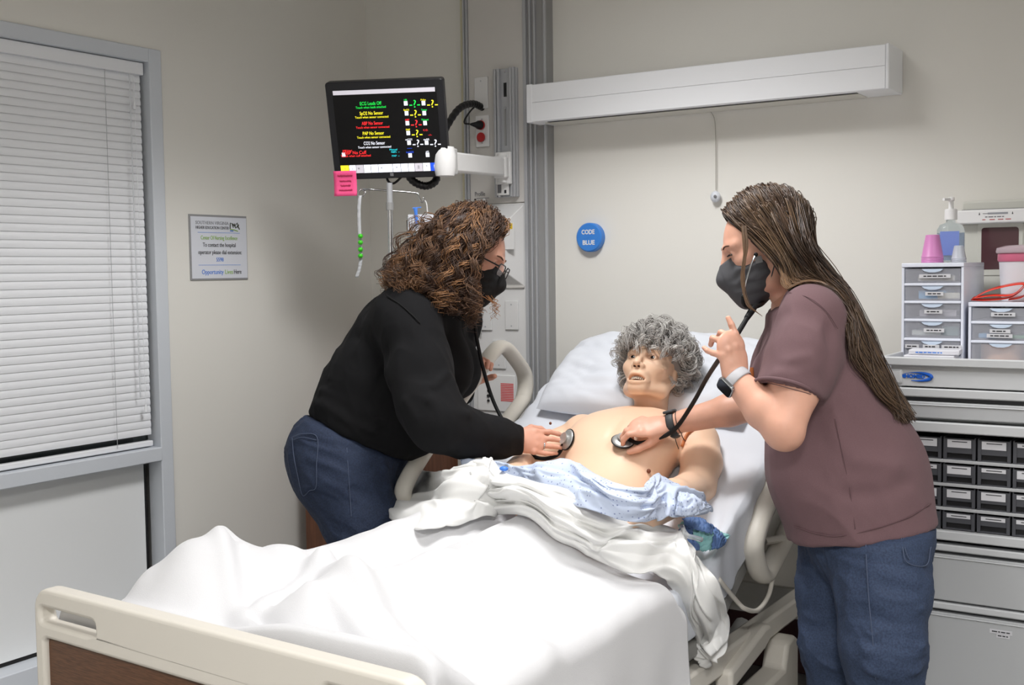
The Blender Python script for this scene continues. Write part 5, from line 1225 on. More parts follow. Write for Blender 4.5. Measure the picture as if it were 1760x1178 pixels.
# ------------------------------------------------------------------ people: shared tools
def bounds(pts, m): P = np.array(pts); return P.min(0)-m, P.max(0)+m
def hand(F, W, a, l, n, fingers, thumb, sc=1.0, r=0.0085, palm_r=0.040, palm_len=0.074):
    """palm and five fingers; coordinates run along the hand (a), to the thumb side (l) and out of the palm (n)"""
    a = nrm(a); l = np.array(l, float); l = nrm(l-a*np.dot(l, a)); nn = np.cross(a, l); n = nn if np.dot(nn, n) > 0 else -nn
    W = np.array(W, float)
    def q(p): return W+sc*(a*p[0]+l*p[1]+n*p[2])
    F.cone(q((0.0, 0, 0)), q((0.030, 0.001, 0)), 0.026*sc, 0.030*sc, 0.01, flat=0.62, side=l)
    F.cone(q((0.030, 0.001, 0)), q((palm_len, 0.0, 0)), 0.031*sc, palm_r*sc, 0.012, flat=0.36, side=l)
    F.cone(q((0.015, 0.016, 0.004)), q((0.050, 0.026, 0.006)), 0.015*sc, 0.013*sc, 0.012)
    for i, f in enumerate(fingers):
        rr = np.array([1.08, 1.0, 0.94, 0.82])*r*sc*(0.86 if i == 3 else 1.0)
        F.chain([q(p) for p in f], rr[:len(f)], 0.0035)
        F.ell(q(f[0])-n*0.003*sc, (r*1.08*sc,)*3, 0.007)
    F.chain([q(p) for p in thumb], np.array([0.0135, 0.0115, 0.0100, 0.0085])[:len(thumb)]*sc, 0.004)
    return q
def ray_hit(P, x, y, back=0.001, tol=0.006):
    d = nrm(FWD+RIGHT*(x-880)/1990.0+DOWN*(y-589)/1990.0); r_ = P-CAM; t = r_ @ d; off = np.linalg.norm(r_-t[:, None]*d, axis=1)
    while not (off < tol).any(): tol *= 1.6
    return CAM+d*(t[off < tol].min()-back)
def wrinkle(P, Q, seed, amp, freq, axis=None, stretch=3.0, it=1):
    """soft ridged folds along the normals; axis = direction the folds run in"""
    N = vnormals(P, Q); X = P.copy()
    if axis is not None:
        ax = nrm(axis); t = X @ ax; X = X-ax*(t*(1-1/stretch))[:, None]
    w1 = noise3(X*freq*0.5, seed+9)[:, None]*0.35
    f = 1-2*np.abs(noise3(X*freq+w1*2, seed)); f2 = 1-2*np.abs(noise3(X*freq*2.3+5, seed+1))
    return P+N*(amp*(f+0.35*f2))[:, None]
def push_out(X, F, margin):
    """move points that are inside (or closer than margin to) a field's surface outward"""
    X = X.copy()
    for _ in range(4):
        q = (X-F.lo)/F.h; i = np.rint(q).astype(int); ok = np.all((i > 0) & (i < F.n-1), axis=1)
        if not ok.any(): break
        j = i[ok]; v = F.v; d = v[j[:, 0], j[:, 1], j[:, 2]]
        g = np.stack([v[j[:, 0]+1, j[:, 1], j[:, 2]]-v[j[:, 0]-1, j[:, 1], j[:, 2]], v[j[:, 0], j[:, 1]+1, j[:, 2]]-v[j[:, 0], j[:, 1]-1, j[:, 2]], v[j[:, 0], j[:, 1], j[:, 2]+1]-v[j[:, 0], j[:, 1], j[:, 2]-1]], 1)
        g /= np.maximum(np.linalg.norm(g, axis=1, keepdims=True), 1e-6)
        X[ok] += g*np.clip(margin-d, 0, 0.05)[:, None]
    Y = X.copy(); Y[1:-1] = (X[:-2]+2*X[1:-1]+X[2:])/4; return Y
def fold_lines(P, Q, folds):
    """folds: (list of 3-D points, width, height)"""
    N = vnormals(P, Q); h = np.zeros(len(P))
    for pts, wd, am in folds:
        pts = np.array(pts); dm = np.full(len(P), 9.0)
        for i in range(len(pts)-1):
            a, b = pts[i], pts[i+1]; ba = b-a; t = np.clip(((P-a) @ ba)/np.dot(ba, ba), 0, 1); dm = np.minimum(dm, np.linalg.norm(P-a-t[:, None]*ba, axis=1))
        h += am*np.exp(-(dm/wd)**2)
    return P+N*h[:, None]
def thread(P, pts, m, par, r=0.0011, name='stitching', dash=False):
    q = catmull([ray_hit(P, x, y, 0.0008) for x, y in pts], 6*len(pts)); return G().tube(q, r, 5).obj(name, m, par, smooth=180)
M_denim1 = mat('dark_denim', rgb(36, 47, 70), 0.8, var=0.30, vscale=240, bump=0.3, bscale=900, attr=None)
M_denim2 = mat('mid_denim', rgb(50, 63, 88), 0.8, var=0.28, vscale=240, bump=0.3, bscale=900)
M_black_sw = mat('black_sweatshirt', rgb(18, 18, 20), 0.9, spec=0.25, bump=0.35, bscale=1100)
M_mauve = mat('mauve_cotton', rgb(110, 84, 88), 0.88, var=0.10, vscale=900, bump=0.3, bscale=1100, sheen=0.05)
M_skin1 = mat('fair_skin', rgb(214, 160, 138), 0.45, sss=0.12, var=0.05, vscale=30)
M_skin2 = mat('light_skin', rgb(220, 168, 145), 0.45, sss=0.12, var=0.05, vscale=30)
M_maskb = mat('black_mask_cloth', rgb(18, 18, 20), 0.8, bump=0.3, bscale=800); M_maskg = mat('grey_mask_cloth', rgb(80, 80, 84), 0.8, bump=0.3, bscale=800)
M_thread = mat('denim_thread', rgb(74, 84, 106), 0.8); M_gold = mat('gold_metal', rgb(214, 160, 90), 0.25, metal=1.0); M_silver = mat('silver_metal', rgb(190, 192, 196), 0.22, metal=1.0)
def face_mask(HM, m, par, sc=1.0, top=-0.010):
    F = Field((-0.10, -0.01, -0.15), (0.10, 0.15, 0.03), 0.003)
    F.ell((0, 0.036, -0.050), (0.070, 0.066, 0.070), 0); F.ell((0, 0.066, -0.092), (0.040, 0.034, 0.036), 0.03)
    F.cone((0, 0.098, -0.014), (0, 0.112, -0.050), 0.014, 0.016, 0.03); F.cone((0, 0.112, -0.050), (0, 0.082, -0.110), 0.016, 0.020, 0.03)
    F.plane((0, 0.105, top), (0, 0.32, 1), 0.003); F.plane((0, 0.016, -0.05), (0, -1, 0.35), 0.003)
    P, Q = F.mesh(); P = relax(P, Q, 1, 0.4)
    X = P.copy(); N = vnormals(P, Q); P = P+N*(0.0016*np.sin(X[:, 2]*260+noise3(X*40, 3)*2)*sm(0.02, 0.05, np.abs(X[:, 0])))[:, None]
    o = link_mesh('face_mask', np_mesh('face_mask', to_world(P*sc, HM), Q), m, par)
    for sx in (-1, 1):
        for z0 in (-0.020, -0.085): G().tube([np.array(HM @ Vector(p))for p in catmull([(sx*0.064*sc, 0.022*sc, z0*sc), (sx*0.074*sc, 0.0, (z0*0.6)*sc), (sx*0.080*sc, -0.022*sc, (0.012 if z0 > -0.05 else -0.034)*sc)], 10)], 0.0014, 5).obj('ear_loop', m, o, smooth=180)
    return o

# ------------------------------------------------------------------ woman in the black sweatshirt
w1 = thing('person', 'woman with curly brown hair in black sweatshirt and jeans leaning over the bed', 'person', (px(600, 800, 3.45)[0], px(600, 800, 3.45)[1], 0))
dF, dR, dD = FWD, RIGHT, DOWN
A = lambda x, y, d: px(x, y, d)
side1 = nrm(np.array([FWD[0], FWD[1], 0])+0.10*np.array([RIGHT[0], RIGHT[1], 0]))
# --- head
H1 = head_frame(A(812, 437, 3.38), RIGHT*0.87+DOWN*0.42-FWD*0.24, RIGHT*0.42-DOWN*0.90)
nk1 = np.array(H1.inverted() @ Vector(A(752, 532, 3.42)))
hp1, hq1 = make_head(0.003, False, nk1, (0.053, 0.060))
# --- right hand on the chest piece, left hand on the rail
dh = 3.225
F = Field(*bounds([A(870, 757, dh), A(985, 757, dh)], 0.10), 0.0025)
F.cone(A(855, 752, dh-0.03), A(886, 758, dh), 0.030, 0.026, 0.01)
fg = [[(0.062, 0.028, 0), (0.104, 0.029, 0.002), (0.130, 0.025, 0.008), (0.150, 0.020, 0.016)], [(0.066, 0.008, -0.001), (0.112, 0.007, 0.000), (0.140, 0.004, 0.006), (0.160, 0.001, 0.015)],
      [(0.063, -0.012, -0.001), (0.106, -0.014, 0.001), (0.133, -0.015, 0.007), (0.152, -0.015, 0.016)], [(0.056, -0.031, 0), (0.090, -0.035, 0.003), (0.110, -0.034, 0.008), (0.126, -0.032, 0.015)]]
th = [(0.022, 0.024, 0.010), (0.055, 0.044, 0.026), (0.084, 0.044, 0.036), (0.106, 0.034, 0.040)]
qh = hand(F, A(884, 758, dh), RIGHT*0.98+DOWN*0.03+FWD*0.16, -DOWN*0.9+FWD*0.30, FWD*0.85+DOWN*0.35, fg, th, sc=0.97, r=0.0072, palm_r=0.037, palm_len=0.056)
h1p, h1q = F.mesh()
dl = 3.60
F = Field(*bounds([A(800, 640, dl), A(835, 640, dl)], 0.12), 0.003)
F.cone(A(760, 690, dl+0.04), A(800, 660, dl), 0.030, 0.026, 0.01)
fg2 = [[(0.072, 0.026, 0), (0.098, 0.028, 0.020), (0.100, 0.028, 0.045), (0.085, 0.026, 0.056)], [(0.076, 0.008, 0), (0.104, 0.008, 0.022), (0.104, 0.008, 0.048), (0.086, 0.008, 0.060)],
       [(0.073, -0.011, 0), (0.099, -0.012, 0.021), (0.099, -0.012, 0.046), (0.083, -0.011, 0.057)], [(0.066, -0.029, 0), (0.088, -0.031, 0.018), (0.089, -0.031, 0.040), (0.075, -0.030, 0.050)]]
hand(F, A(800, 662, dl), RIGHT*0.42-DOWN*0.88, RIGHT*0.6+DOWN*0.3+FWD*0.5, RIGHT*0.5+FWD*0.4+DOWN*0.5, fg2, [(0.02, 0.022, 0.01), (0.045, 0.046, 0.022), (0.062, 0.056, 0.040), (0.07, 0.052, 0.058)], sc=0.92)
h2p, h2q = F.mesh()
# --- rest of the body, inside the clothes
sh_n, sh_f = A(698, 552, 3.23), A(775, 538, 3.57)
el_n, wr_n = A(752, 728, 3.08), A(886, 758, dh)
el_f, wr_f = A(745, 700, 3.70), A(800, 661, dl)
hipn, hipf = A(598, 800, 3.33), A(628, 800, 3.52)
kn_n = np.array([hipn[0]+0.09, hipn[1]+0.03, 0.43]); kn_f = np.array([hipf[0]+0.11, hipf[1]+0.02, 0.43])
ft_n = np.array([kn_n[0]-0.03, kn_n[1]-0.02, 0.09]); ft_f = np.array([kn_f[0]-0.03, kn_f[1], 0.09])
F = Field(*bounds([hipn, hipf, sh_n, sh_f, el_n, el_f, wr_n, wr_f, ft_n, ft_f, A(555, 780, 3.4), A(790, 500, 3.4)], 0.16), 0.011)
F.cone(A(612, 785, 3.42), A(668, 665, 3.41), 0.145, 0.135, 0.05, flat=0.8, side=side1); F.cone(A(668, 665, 3.41), A(722, 555, 3.40), 0.135, 0.13, 0.05, flat=0.8, side=side1)
F.cone(sh_n, sh_f, 0.05, 0.05, 0.05); F.cone(A(722, 555, 3.40), A(752, 532, 3.42), 0.07, 0.058, 0.04)
F.chain([sh_n, el_n, wr_n], [0.05, 0.042, 0.026], 0.02); F.chain([sh_f, el_f, wr_f], [0.05, 0.042, 0.026], 0.02)
F.chain([hipn, kn_n, ft_n], [0.09, 0.055, 0.036], 0.03); F.chain([hipf, kn_f, ft_f], [0.09, 0.055, 0.036], 0.03)
for f_ in (ft_n, ft_f): F.cone(f_-np.array([0.02, 0, 0.045]), f_+np.array([0.13, 0.05, -0.055]), 0.034, 0.026, 0.02)
bp, bq = F.mesh()
J = join_np([(to_world(hp1, H1), hq1), (h1p, h1q), (h2p, h2q), (bp, bq)])
link_mesh('body', np_mesh('body', J[0], J[1]), M_skin1, w1)
for sx in (-1, 1): make_eye(H1, (sx*0.031, 0.0705, 0.002), 0.0133, w1, gaze=(0, 1, -0.35), iris=(80, 64, 50))
for sx in (-1, 1): G().tube([np.array(H1 @ Vector(p)) for p in catmull([(sx*0.014, 0.0965, 0.020), (sx*0.032, 0.0900, 0.025), (sx*0.050, 0.0715, 0.020)], 10)], [0.0016, 0.002, 0.0022, 0.0024, 0.0024, 0.0022, 0.002, 0.0018, 0.0014, 0.0008], 5).obj('eyebrow', mat('brow_brown', rgb(96, 66, 48), 0.7) if sx < 0 else MATS['brow_brown'], w1, smooth=180)
# --- shoes
for f_ in (ft_n, ft_f):
    F = Field(f_-np.array([0.12, 0.12, 0.10]), f_+np.array([0.22, 0.15, 0.06]), 0.008)
    F.cone(f_-np.array([0.03, 0, 0.048]), f_+np.array([0.14, 0.05, -0.052]), 0.045, 0.036, 0.02); F.cone(f_, f_-np.array([0.02, 0, 0.04]), 0.046, 0.046, 0.03); F.plane((0, 0, 0.004), (0, 0, -1), 0.004)
    P, Q = F.mesh(); link_mesh('shoe', np_mesh('shoe', P, Q), M_dark, w1)
# --- jeans
F = Field(*bounds([hipn, hipf, kn_n, kn_f, ft_n, ft_f, A(520, 740, 3.4), A(720, 720, 3.4)], 0.17), 0.006)
F.cone(A(603, 800, 3.425), A(640, 718, 3.42), 0.180, 0.165, 0.05, flat=0.82, side=side1)
for p, q in ((A(566, 778, 3.35), 0.125), (A(586, 776, 3.50), 0.120)): F.ell(p, (q, q, q), 0.06)
F.chain([A(592, 820, 3.34), (hipn+kn_n)/2+np.array([0.0, 0, 0.0]), kn_n, ft_n+np.array([0, 0, 0.02])], [0.128, 0.108, 0.078, 0.060], 0.04)
F.chain([A(640, 812, 3.52), (hipf+kn_f)/2, kn_f, ft_f+np.array([0, 0, 0.02])], [0.125, 0.108, 0.078, 0.060], 0.03)
for f_ in (ft_n, ft_f): F.cut(f_+np.array([0, 0, -0.02]), (0, 0, -1), f_, 0.13)
P, Q = F.mesh(); P = relax(P, Q, 1, .5); P = wrinkle(P, Q, 31, 0.0035, 26, axis=RIGHT*0.9+DOWN*0.3, stretch=4)
P = fold_lines(P, Q, [([A(640, 800, 3.28), A(700, 815, 3.3), A(740, 800, 3.35)], 0.012, 0.008), ([A(630, 845, 3.26), A(690, 835, 3.3)], 0.010, 0.006), ([A(650, 780, 3.28), A(690, 792, 3.3)], 0.010, 0.006)])
hn = nrm(RIGHT*-0.425+DOWN*0.905)
P = P-vnormals(P, Q)*(0.030*sm(0.015, -0.03, (P-A(620, 748, 3.42)) @ hn))[:, None]     # tucked in under the sweatshirt
jn = link_mesh('jeans', np_mesh('jeans', P, Q), M_denim1, w1); P_j = P
pk_ = [(502, 752), (520, 746), (545, 752), (544, 800), (543, 838), (532, 844), (520, 852), (512, 820), (505, 785), (502, 752)]
thread(P_j, pk_, M_thread, jn, 0.0012, 'pocket_stitching'); thread(P_j, [(596, 770), (598, 800), (600, 830), (602, 860), (604, 890)], M_thread, jn, 0.0012, 'side_seam')
thread(P_j, [(503, 757), (520, 752), (544, 757)], M_thread, jn, 0.0010, 'pocket_stitching')
# --- sweatshirt
F = Field(*bounds([A(520, 740, 3.42), A(620, 790, 3.42), sh_n, sh_f, el_n, el_f, wr_n, wr_f, A(800, 520, 3.4), A(720, 780, 3.4)], 0.15), 0.0055)
F.cone(A(600, 778, 3.425), A(650, 680, 3.415), 0.184, 0.180, 0.05, flat=0.90, side=side1)
F.cone(A(650, 680, 3.415), A(700, 590, 3.405), 0.180, 0.178, 0.05, flat=0.86, side=side1)
F.cone(A(700, 590, 3.405), A(728, 545, 3.40), 0.172, 0.135, 0.05, flat=0.78, side=side1)
F.ell(A(705, 715, 3.385), (0.125, 0.145, 0.115), 0.06)
F.ell(A(762, 632, 3.36), (0.085, 0.09, 0.10), 0.05); F.ell(A(776, 632, 3.50), (0.085, 0.09, 0.10), 0.05)
F.cone(A(690, 545, 3.25), A(772, 535, 3.55), 0.080, 0.075, 0.05); F.cone(A(725, 540, 3.40), A(752, 524, 3.42), 0.085, 0.070, 0.04)
F.chain([A(708, 565, 3.215), A(722, 640, 3.15), A(736, 695, 3.105), el_n+np.array([0, 0, 0.004]), A(800, 744, 3.125), A(850, 753, 3.17), A(900, 759, 3.225)], [0.088, 0.084, 0.080, 0.074, 0.062, 0.050, 0.036], 0.03)
F.chain([A(782, 555, 3.56), el_f, A(790, 672, 3.62)], [0.080, 0.070, 0.045], 0.03)
hn = nrm(RIGHT*-0.425+DOWN*0.905)
F.cut(A(620, 748, 3.42), hn, A(600, 790, 3.42), 0.235, 0.012); F.cut(A(897, 758, 3.22), RIGHT, A(905, 758, 3.22), 0.07, 0.004)
F.cut(A(757, 520, 3.42), RIGHT*0.45-DOWN*0.9, A(762, 510, 3.42), 0.085, 0.01)
P, Q = F.mesh(); P = relax(P, Q, 1, .5)
FS = F; P = wrinkle(P, Q, 51, 0.0048, 11, axis=RIGHT*0.4+DOWN*0.6, stretch=3)
a3 = lambda *t: [A(x, y, d) for x, y, d in t]
P = fold_lines(P, Q, [(a3((690, 560, 3.15), (672, 600, 3.15), (676, 650, 3.12), (700, 700, 3.08)), 0.012, -0.014), (a3((740, 690, 3.02), (770, 712, 3.03), (800, 715, 3.06)), 0.014, 0.010), (a3((700, 690, 3.04), (720, 720, 3.02), (760, 735, 3.03)), 0.012, 0.009),
                      (a3((770, 730, 3.04), (790, 752, 3.06), (820, 762, 3.09)), 0.010, -0.007), (a3((720, 740, 3.03), (750, 752, 3.03), (790, 770, 3.07)), 0.012, 0.007), (a3((770, 640, 3.08), (745, 665, 3.04), (712, 672, 3.05)), 0.012, 0.007),
                      (a3((540, 690, 3.3), (590, 715, 3.25), (640, 740, 3.24)), 0.013, 0.010), (a3((555, 672, 3.3), (600, 690, 3.25), (660, 722, 3.23)), 0.012, 0.008), (a3((570, 650, 3.3), (620, 675, 3.25)), 0.011, 0.006), (a3((660, 640, 3.22), (640, 690, 3.22), (660, 740, 3.23)), 0.015, -0.007), (a3((600, 575, 3.3), (650, 600, 3.24), (672, 640, 3.2)), 0.02, -0.006)])
sw = link_mesh('sweatshirt', np_mesh('sweatshirt', P, Q), M_black_sw, w1); P_s = P
thread(P_s, [(665, 508), (690, 525), (712, 545), (722, 555)], mat('black_seam', rgb(14, 14, 15), 0.9), sw, 0.0016, 'shoulder_seam')
G().tube(np.array([A(893, 758, 3.222)+0.0365*(math.cos(t)*DOWN+math.sin(t)*nrm(np.cross(DOWN, RIGHT))) for t in np.linspace(0, 2*pi, 28, endpoint=False)]), 0.0042, 6, closed=True).obj('cuff', M_black_sw, sw, smooth=180)
# --- mask, glasses, ring
face_mask(H1, M_maskb, w1)
gl = G(); gp = lambda x, y, z: np.array(H1 @ Vector((x, y, z)))
gob = thing('eyeglasses', 'black rectangular eyeglasses on the curly-haired woman', 'eyeglasses', gp(0, 0.11, -0.01))
for sx in (-1, 1):
    o = [gp(sx*0.034+a, 0.112-0.10*(abs(sx*0.034+a)-0.008), b-0.010) for a, b in rrect(0.050, 0.034, 0.009, 5)]
    fr = G().tube(np.array(o), 0.0018, 6, closed=True).obj('lens_frame', M_dark, gob, smooth=180)
    G().add(o, [tuple(range(len(o)))]).obj('lens', mat('spectacle_lens', rgb(226, 220, 226), 0.03, alpha=0.30) if sx < 0 else MATS['spectacle_lens'], fr)
    G().tube([gp(sx*0.059, 0.106, -0.002), gp(sx*0.073, 0.045, 0.000), gp(sx*0.079, -0.02, 0.004)], 0.0022, 6).obj('temple', M_dark, gob, smooth=180)
G().tube(catmull([gp(-0.009, 0.112, -0.006), gp(0, 0.1135, -0.003), gp(0.009, 0.112, -0.006)], 8), 0.0017, 6).obj('bridge', M_dark, gob, smooth=180)
rc_ = qh((0.086, -0.013, 0.000)); ra = nrm(qh((0.106, -0.014, 0.001))-qh((0.063, -0.012, -0.001)))
u_r = nrm(np.cross(ra, FWD)); v_r = np.cross(ra, u_r)
rg = thing('ring', 'wide silver ring on the hand of the curly-haired woman', 'ring', rc_)
G().tube(np.array([rc_+0.0092*(math.cos(t)*u_r+math.sin(t)*v_r) for t in np.linspace(0, 2*pi, 22, endpoint=False)]), 0.0022, 6, closed=True, flat=0.6, side=ra).obj('ring_band', M_silver, rg, smooth=180)
# --- curly hair
rng = np.random.default_rng(12)
def scalp(n, ymax=0.45, zmin=-0.55):
    out = []
    while len(out) < n:
        v = nrm(rng.normal(size=3))
        if v[2] < zmin or v[1] > ymax+0.40*max(0, v[2]): continue
        if v[1] > 0.10 and v[2] < 0.05: continue
        out.append(v)
    return np.array(out)
er1 = np.array([0.078, 0.099, 0.086]); ec1 = np.array([0, -0.018, 0.034])
R1 = scalp(330)
camd = lambda p: (p-CAM) @ FWD
def img(p):
    c = p-CAM; z = c @ FWD; return 880+1990*(c @ RIGHT)/z, 589+1990*(c @ DOWN)/z, z
paths, rads, cols = [], [], []
MS = 40
for v in R1:
    root = np.array(H1 @ Vector(ec1+v*er1)); nv = np.array(H1.to_3x3() @ Vector(nrm(v/er1)))
    x0, y0, d0 = img(root)
    # fall: hair from the back of the head spreads over the shoulder, hair from the front hangs beside the face
    back_ = np.clip((835-x0)/85.0, 0, 1)*0.75+rng.random()*0.38-0.05
    back_ = np.clip(back_, 0, 1)
    ex = 828-168*back_+rng.normal()*9; ey = 548-68*back_**1.3+rng.normal()*8-rng.random()*30*(1-back_)
    near = d0 < 3.385
    de = (3.20 if near else 3.40)+0.16*rng.random()*(1 if near else 0.6)
    if near: de = 3.24+0.03*rng.normal()+0.04*back_
    else: de = 3.42+0.05*rng.normal(); ex -= 14*(1-back_)*rng.random()
    end = px(ex, ey, de)
    k1 = root+nv*(0.018+0.010*rng.random())
    mid = k1*0.5+end*0.5; mx, my, md = img(mid)
    bul = 0.030+0.030*rng.random()
    k2 = mid+nv*0.020+np.array([0, 0, 1])*bul*(0.35+0.65*back_)*(1 if v[2] > 0.0 else 0.3)
    keys = np.array([[root, k1, k2, end*0.72+k2*0.28+nv*0.006, end]])
    base = lerp_path(keys, MS)[0]
    # brushed back from the face: nothing hangs in front of the cheek
    ci = (base-CAM); zc = ci @ FWD; xi = 880+1990*(ci @ RIGHT)/zc; yi = 589+1990*(ci @ DOWN)/zc
    lim = np.interp(yi, [340, 385, 405, 425, 445, 470, 540], [868, 884, 870, 840, 826, 820, 822])-10
    base = base-RIGHT[None, :]*(np.maximum(0, xi-lim)*zc/1990)[:, None]
    base = push_out(base, FS, 0.014)
    T = np.gradient(base, axis=0); T /= np.linalg.norm(T, axis=1, keepdims=True); u = np.cross(T, np.array([0.2, 0.9, 0.3])); u /= np.linalg.norm(u, axis=1, keepdims=True); b = np.cross(T, u)
    t = np.linspace(0, 1, MS); Ls = np.linalg.norm(np.diff(base, axis=0), axis=1).sum()
    a = rng.uniform(0, 2*pi)+rng.choice([-1, 1])*2*pi*Ls/rng.uniform(0.036, 0.055)*t; am = (0.002+0.0115*sm(0.18, 0.62, t))*(0.6+0.6*rng.random())
    hel = am[:, None]*(np.cos(a)[:, None]*u+np.sin(a)[:, None]*b)
    c0 = pick([(96, 70, 52), (124, 92, 66), (72, 52, 41), (158, 116, 80), (82, 60, 48), (60, 44, 36)], 1, rng)[0]; tip = np.array(rgb(168, 116, 78)[:3])
    for k in range(8):
        o = rng.normal(size=3)*0.0045; fr_ = rng.normal(size=3)*0.007
        paths.append(base+hel*(1+0.22*rng.normal())+o*np.minimum(1, t*4+0.25)[:, None]+fr_*(t**2)[:, None]); rads.append(np.linspace(0.00125, 0.0006, MS)); cols.append(c0*(0.75+0.5*rng.random()))
    # a few loose wisps by the chin
for i in range(10):
    s_ = px(836+rng.normal()*4, 508, 3.34+0.02*rng.normal()); e_ = px(850+rng.normal()*7, 545+rng.normal()*8, 3.36+0.03*rng.normal())
    base = lerp_path(np.array([[s_, s_*0.6+e_*0.4+RIGHT*0.014, e_]]), MS)[0]; t = np.linspace(0, 1, MS); a = rng.uniform(0, 6)+2*pi*3.2*t
    paths.append(base+(0.006*sm(0.1, 0.6, t))[:, None]*(np.cos(a)[:, None]*RIGHT+np.sin(a)[:, None]*FWD)); rads.append(np.linspace(0.0010, 0.0005, MS)); cols.append(np.array(rgb(176, 124, 80)[:3]))
Pw, Qw, Cw = tubes_np(np.array(paths), np.array(rads), 4, np.array(cols))
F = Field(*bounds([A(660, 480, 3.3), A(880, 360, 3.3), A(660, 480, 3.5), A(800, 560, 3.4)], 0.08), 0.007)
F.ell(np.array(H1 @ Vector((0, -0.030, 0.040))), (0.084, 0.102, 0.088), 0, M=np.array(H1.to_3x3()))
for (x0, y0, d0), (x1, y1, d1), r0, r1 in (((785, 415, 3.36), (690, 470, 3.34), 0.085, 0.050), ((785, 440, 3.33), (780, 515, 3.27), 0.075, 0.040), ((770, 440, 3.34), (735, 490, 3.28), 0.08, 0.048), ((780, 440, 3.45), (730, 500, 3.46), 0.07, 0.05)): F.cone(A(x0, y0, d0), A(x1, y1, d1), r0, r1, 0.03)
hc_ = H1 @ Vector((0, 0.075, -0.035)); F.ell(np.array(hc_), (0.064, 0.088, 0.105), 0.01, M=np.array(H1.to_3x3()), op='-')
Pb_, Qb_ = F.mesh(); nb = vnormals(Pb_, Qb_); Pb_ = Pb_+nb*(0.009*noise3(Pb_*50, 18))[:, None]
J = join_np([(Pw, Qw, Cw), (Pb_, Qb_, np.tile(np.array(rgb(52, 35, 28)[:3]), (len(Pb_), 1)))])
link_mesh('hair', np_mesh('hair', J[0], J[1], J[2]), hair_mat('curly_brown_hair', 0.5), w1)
# ------------------------------------------------------------------ woman in the mauve T-shirt
w2 = thing('person', 'woman with long straight brown hair in mauve T-shirt and jeans beside the cart', 'person', (px(1490, 900, 2.70)[0], px(1490, 900, 2.70)[1], 0))
side2 = nrm(np.array([FWD[0], FWD[1], 0])-0.05*np.array([RIGHT[0], RIGHT[1], 0]))
H2 = head_frame(A(1313, 420, 2.75), -RIGHT*0.93+DOWN*0.33+FWD*0.10, -RIGHT*0.33-DOWN*0.94)
nk2 = np.array(H2.inverted() @ Vector(A(1372, 525, 2.75)))
hp2, hq2 = make_head(0.003, False, nk2, (0.050, 0.055))
# --- near (left) arm, bent up to hold the tube
sh_n, sh_f = A(1392, 545, 2.585), A(1398, 535, 2.90)
el_n, wr_n = A(1346, 732, 2.50), A(1264, 652, 2.565)
F = Field(*bounds([A(1385, 620, 2.55), el_n, wr_n, A(1250, 560, 2.57), A(1340, 790, 2.5)], 0.075), 0.003)
F.chain([A(1385, 600, 2.565), A(1366, 665, 2.53), el_n], [0.058, 0.054, 0.047], 0.02); F.chain([el_n, el_n*0.6+wr_n*0.4+DOWN*0.006, wr_n], [0.044, 0.044, 0.028], 0.007)
F.ell(A(1350, 752, 2.50), (0.030, 0.030, 0.026), 0.03)
ah = nrm(-DOWN*0.93-RIGHT*0.12+FWD*0.05); lh_ = nrm(RIGHT*0.86-DOWN*0.10+FWD*0.45); nh = FWD*0.9-RIGHT*0.4
fgs = [[(0.074, 0.022, 0.000), (0.104, 0.016, -0.002), (0.126, 0.012, 0.002), (0.143, 0.010, 0.008)], [(0.074, 0.004, -0.005), (0.103, 0.000, 0.004), (0.112, -0.003, 0.026), (0.098, -0.003, 0.044)],
       [(0.068, -0.016, -0.004), (0.093, -0.025, 0.006), (0.101, -0.027, 0.028), (0.087, -0.023, 0.044)], [(0.058, -0.031, 0.002), (0.066, -0.046, 0.010), (0.073, -0.054, 0.018), (0.081, -0.057, 0.026)]]
qn = hand(F, wr_n, ah, lh_, nh, fgs, [(0.020, 0.022, 0.010), (0.052, 0.044, 0.024), (0.072, 0.052, 0.036), (0.090, 0.050, 0.042)], sc=0.96, r=0.0078)
p_a, q_a = F.mesh(); p_a = relax(p_a, q_a, 1, 0.3)
# --- far (right) arm, stretched to the chest piece
on_c = on_body(1070, 760); dcp = (on_c-CAM) @ FWD
el_f, wr_f = A(1318, 690, 2.99), A(1150, 730, dcp-0.045)
F = Field(*bounds([A(1330, 690, 2.99), wr_f, on_c, A(1120, 715, dcp)], 0.075), 0.003)
F.chain([A(1360, 660, 2.97), el_f], [0.050, 0.046], 0.02); F.chain([el_f, el_f*0.62+wr_f*0.38, wr_f], [0.045, 0.041, 0.027], 0.015)
af = nrm(-RIGHT*0.96+DOWN*0.10+FWD*0.06); lf = nrm(DOWN*0.62-FWD*0.78); nf = DOWN*0.8+FWD*0.5
fgr = [[(0.080, 0.022, 0.000), (0.116, 0.022, 0.002), (0.132, 0.022, 0.020), (0.134, 0.020, 0.038)], [(0.084, 0.004, 0), (0.120, 0.002, 0.006), (0.132, 0.002, 0.028), (0.128, 0.004, 0.046)],
       [(0.080, -0.014, 0), (0.108, -0.016, 0.012), (0.114, -0.014, 0.034), (0.106, -0.010, 0.048)], [(0.072, -0.030, 0.002), (0.092, -0.033, 0.014), (0.095, -0.030, 0.032), (0.088, -0.026, 0.044)]]
qf = hand(F, wr_f, af, lf, nf, fgr, [(0.024, 0.024, 0.010), (0.060, 0.040, 0.026), (0.092, 0.044, 0.040), (0.118, 0.042, 0.050)], sc=0.95)
p_b, q_b = F.mesh(); p_b = relax(p_b, q_b, 1, 0.3)
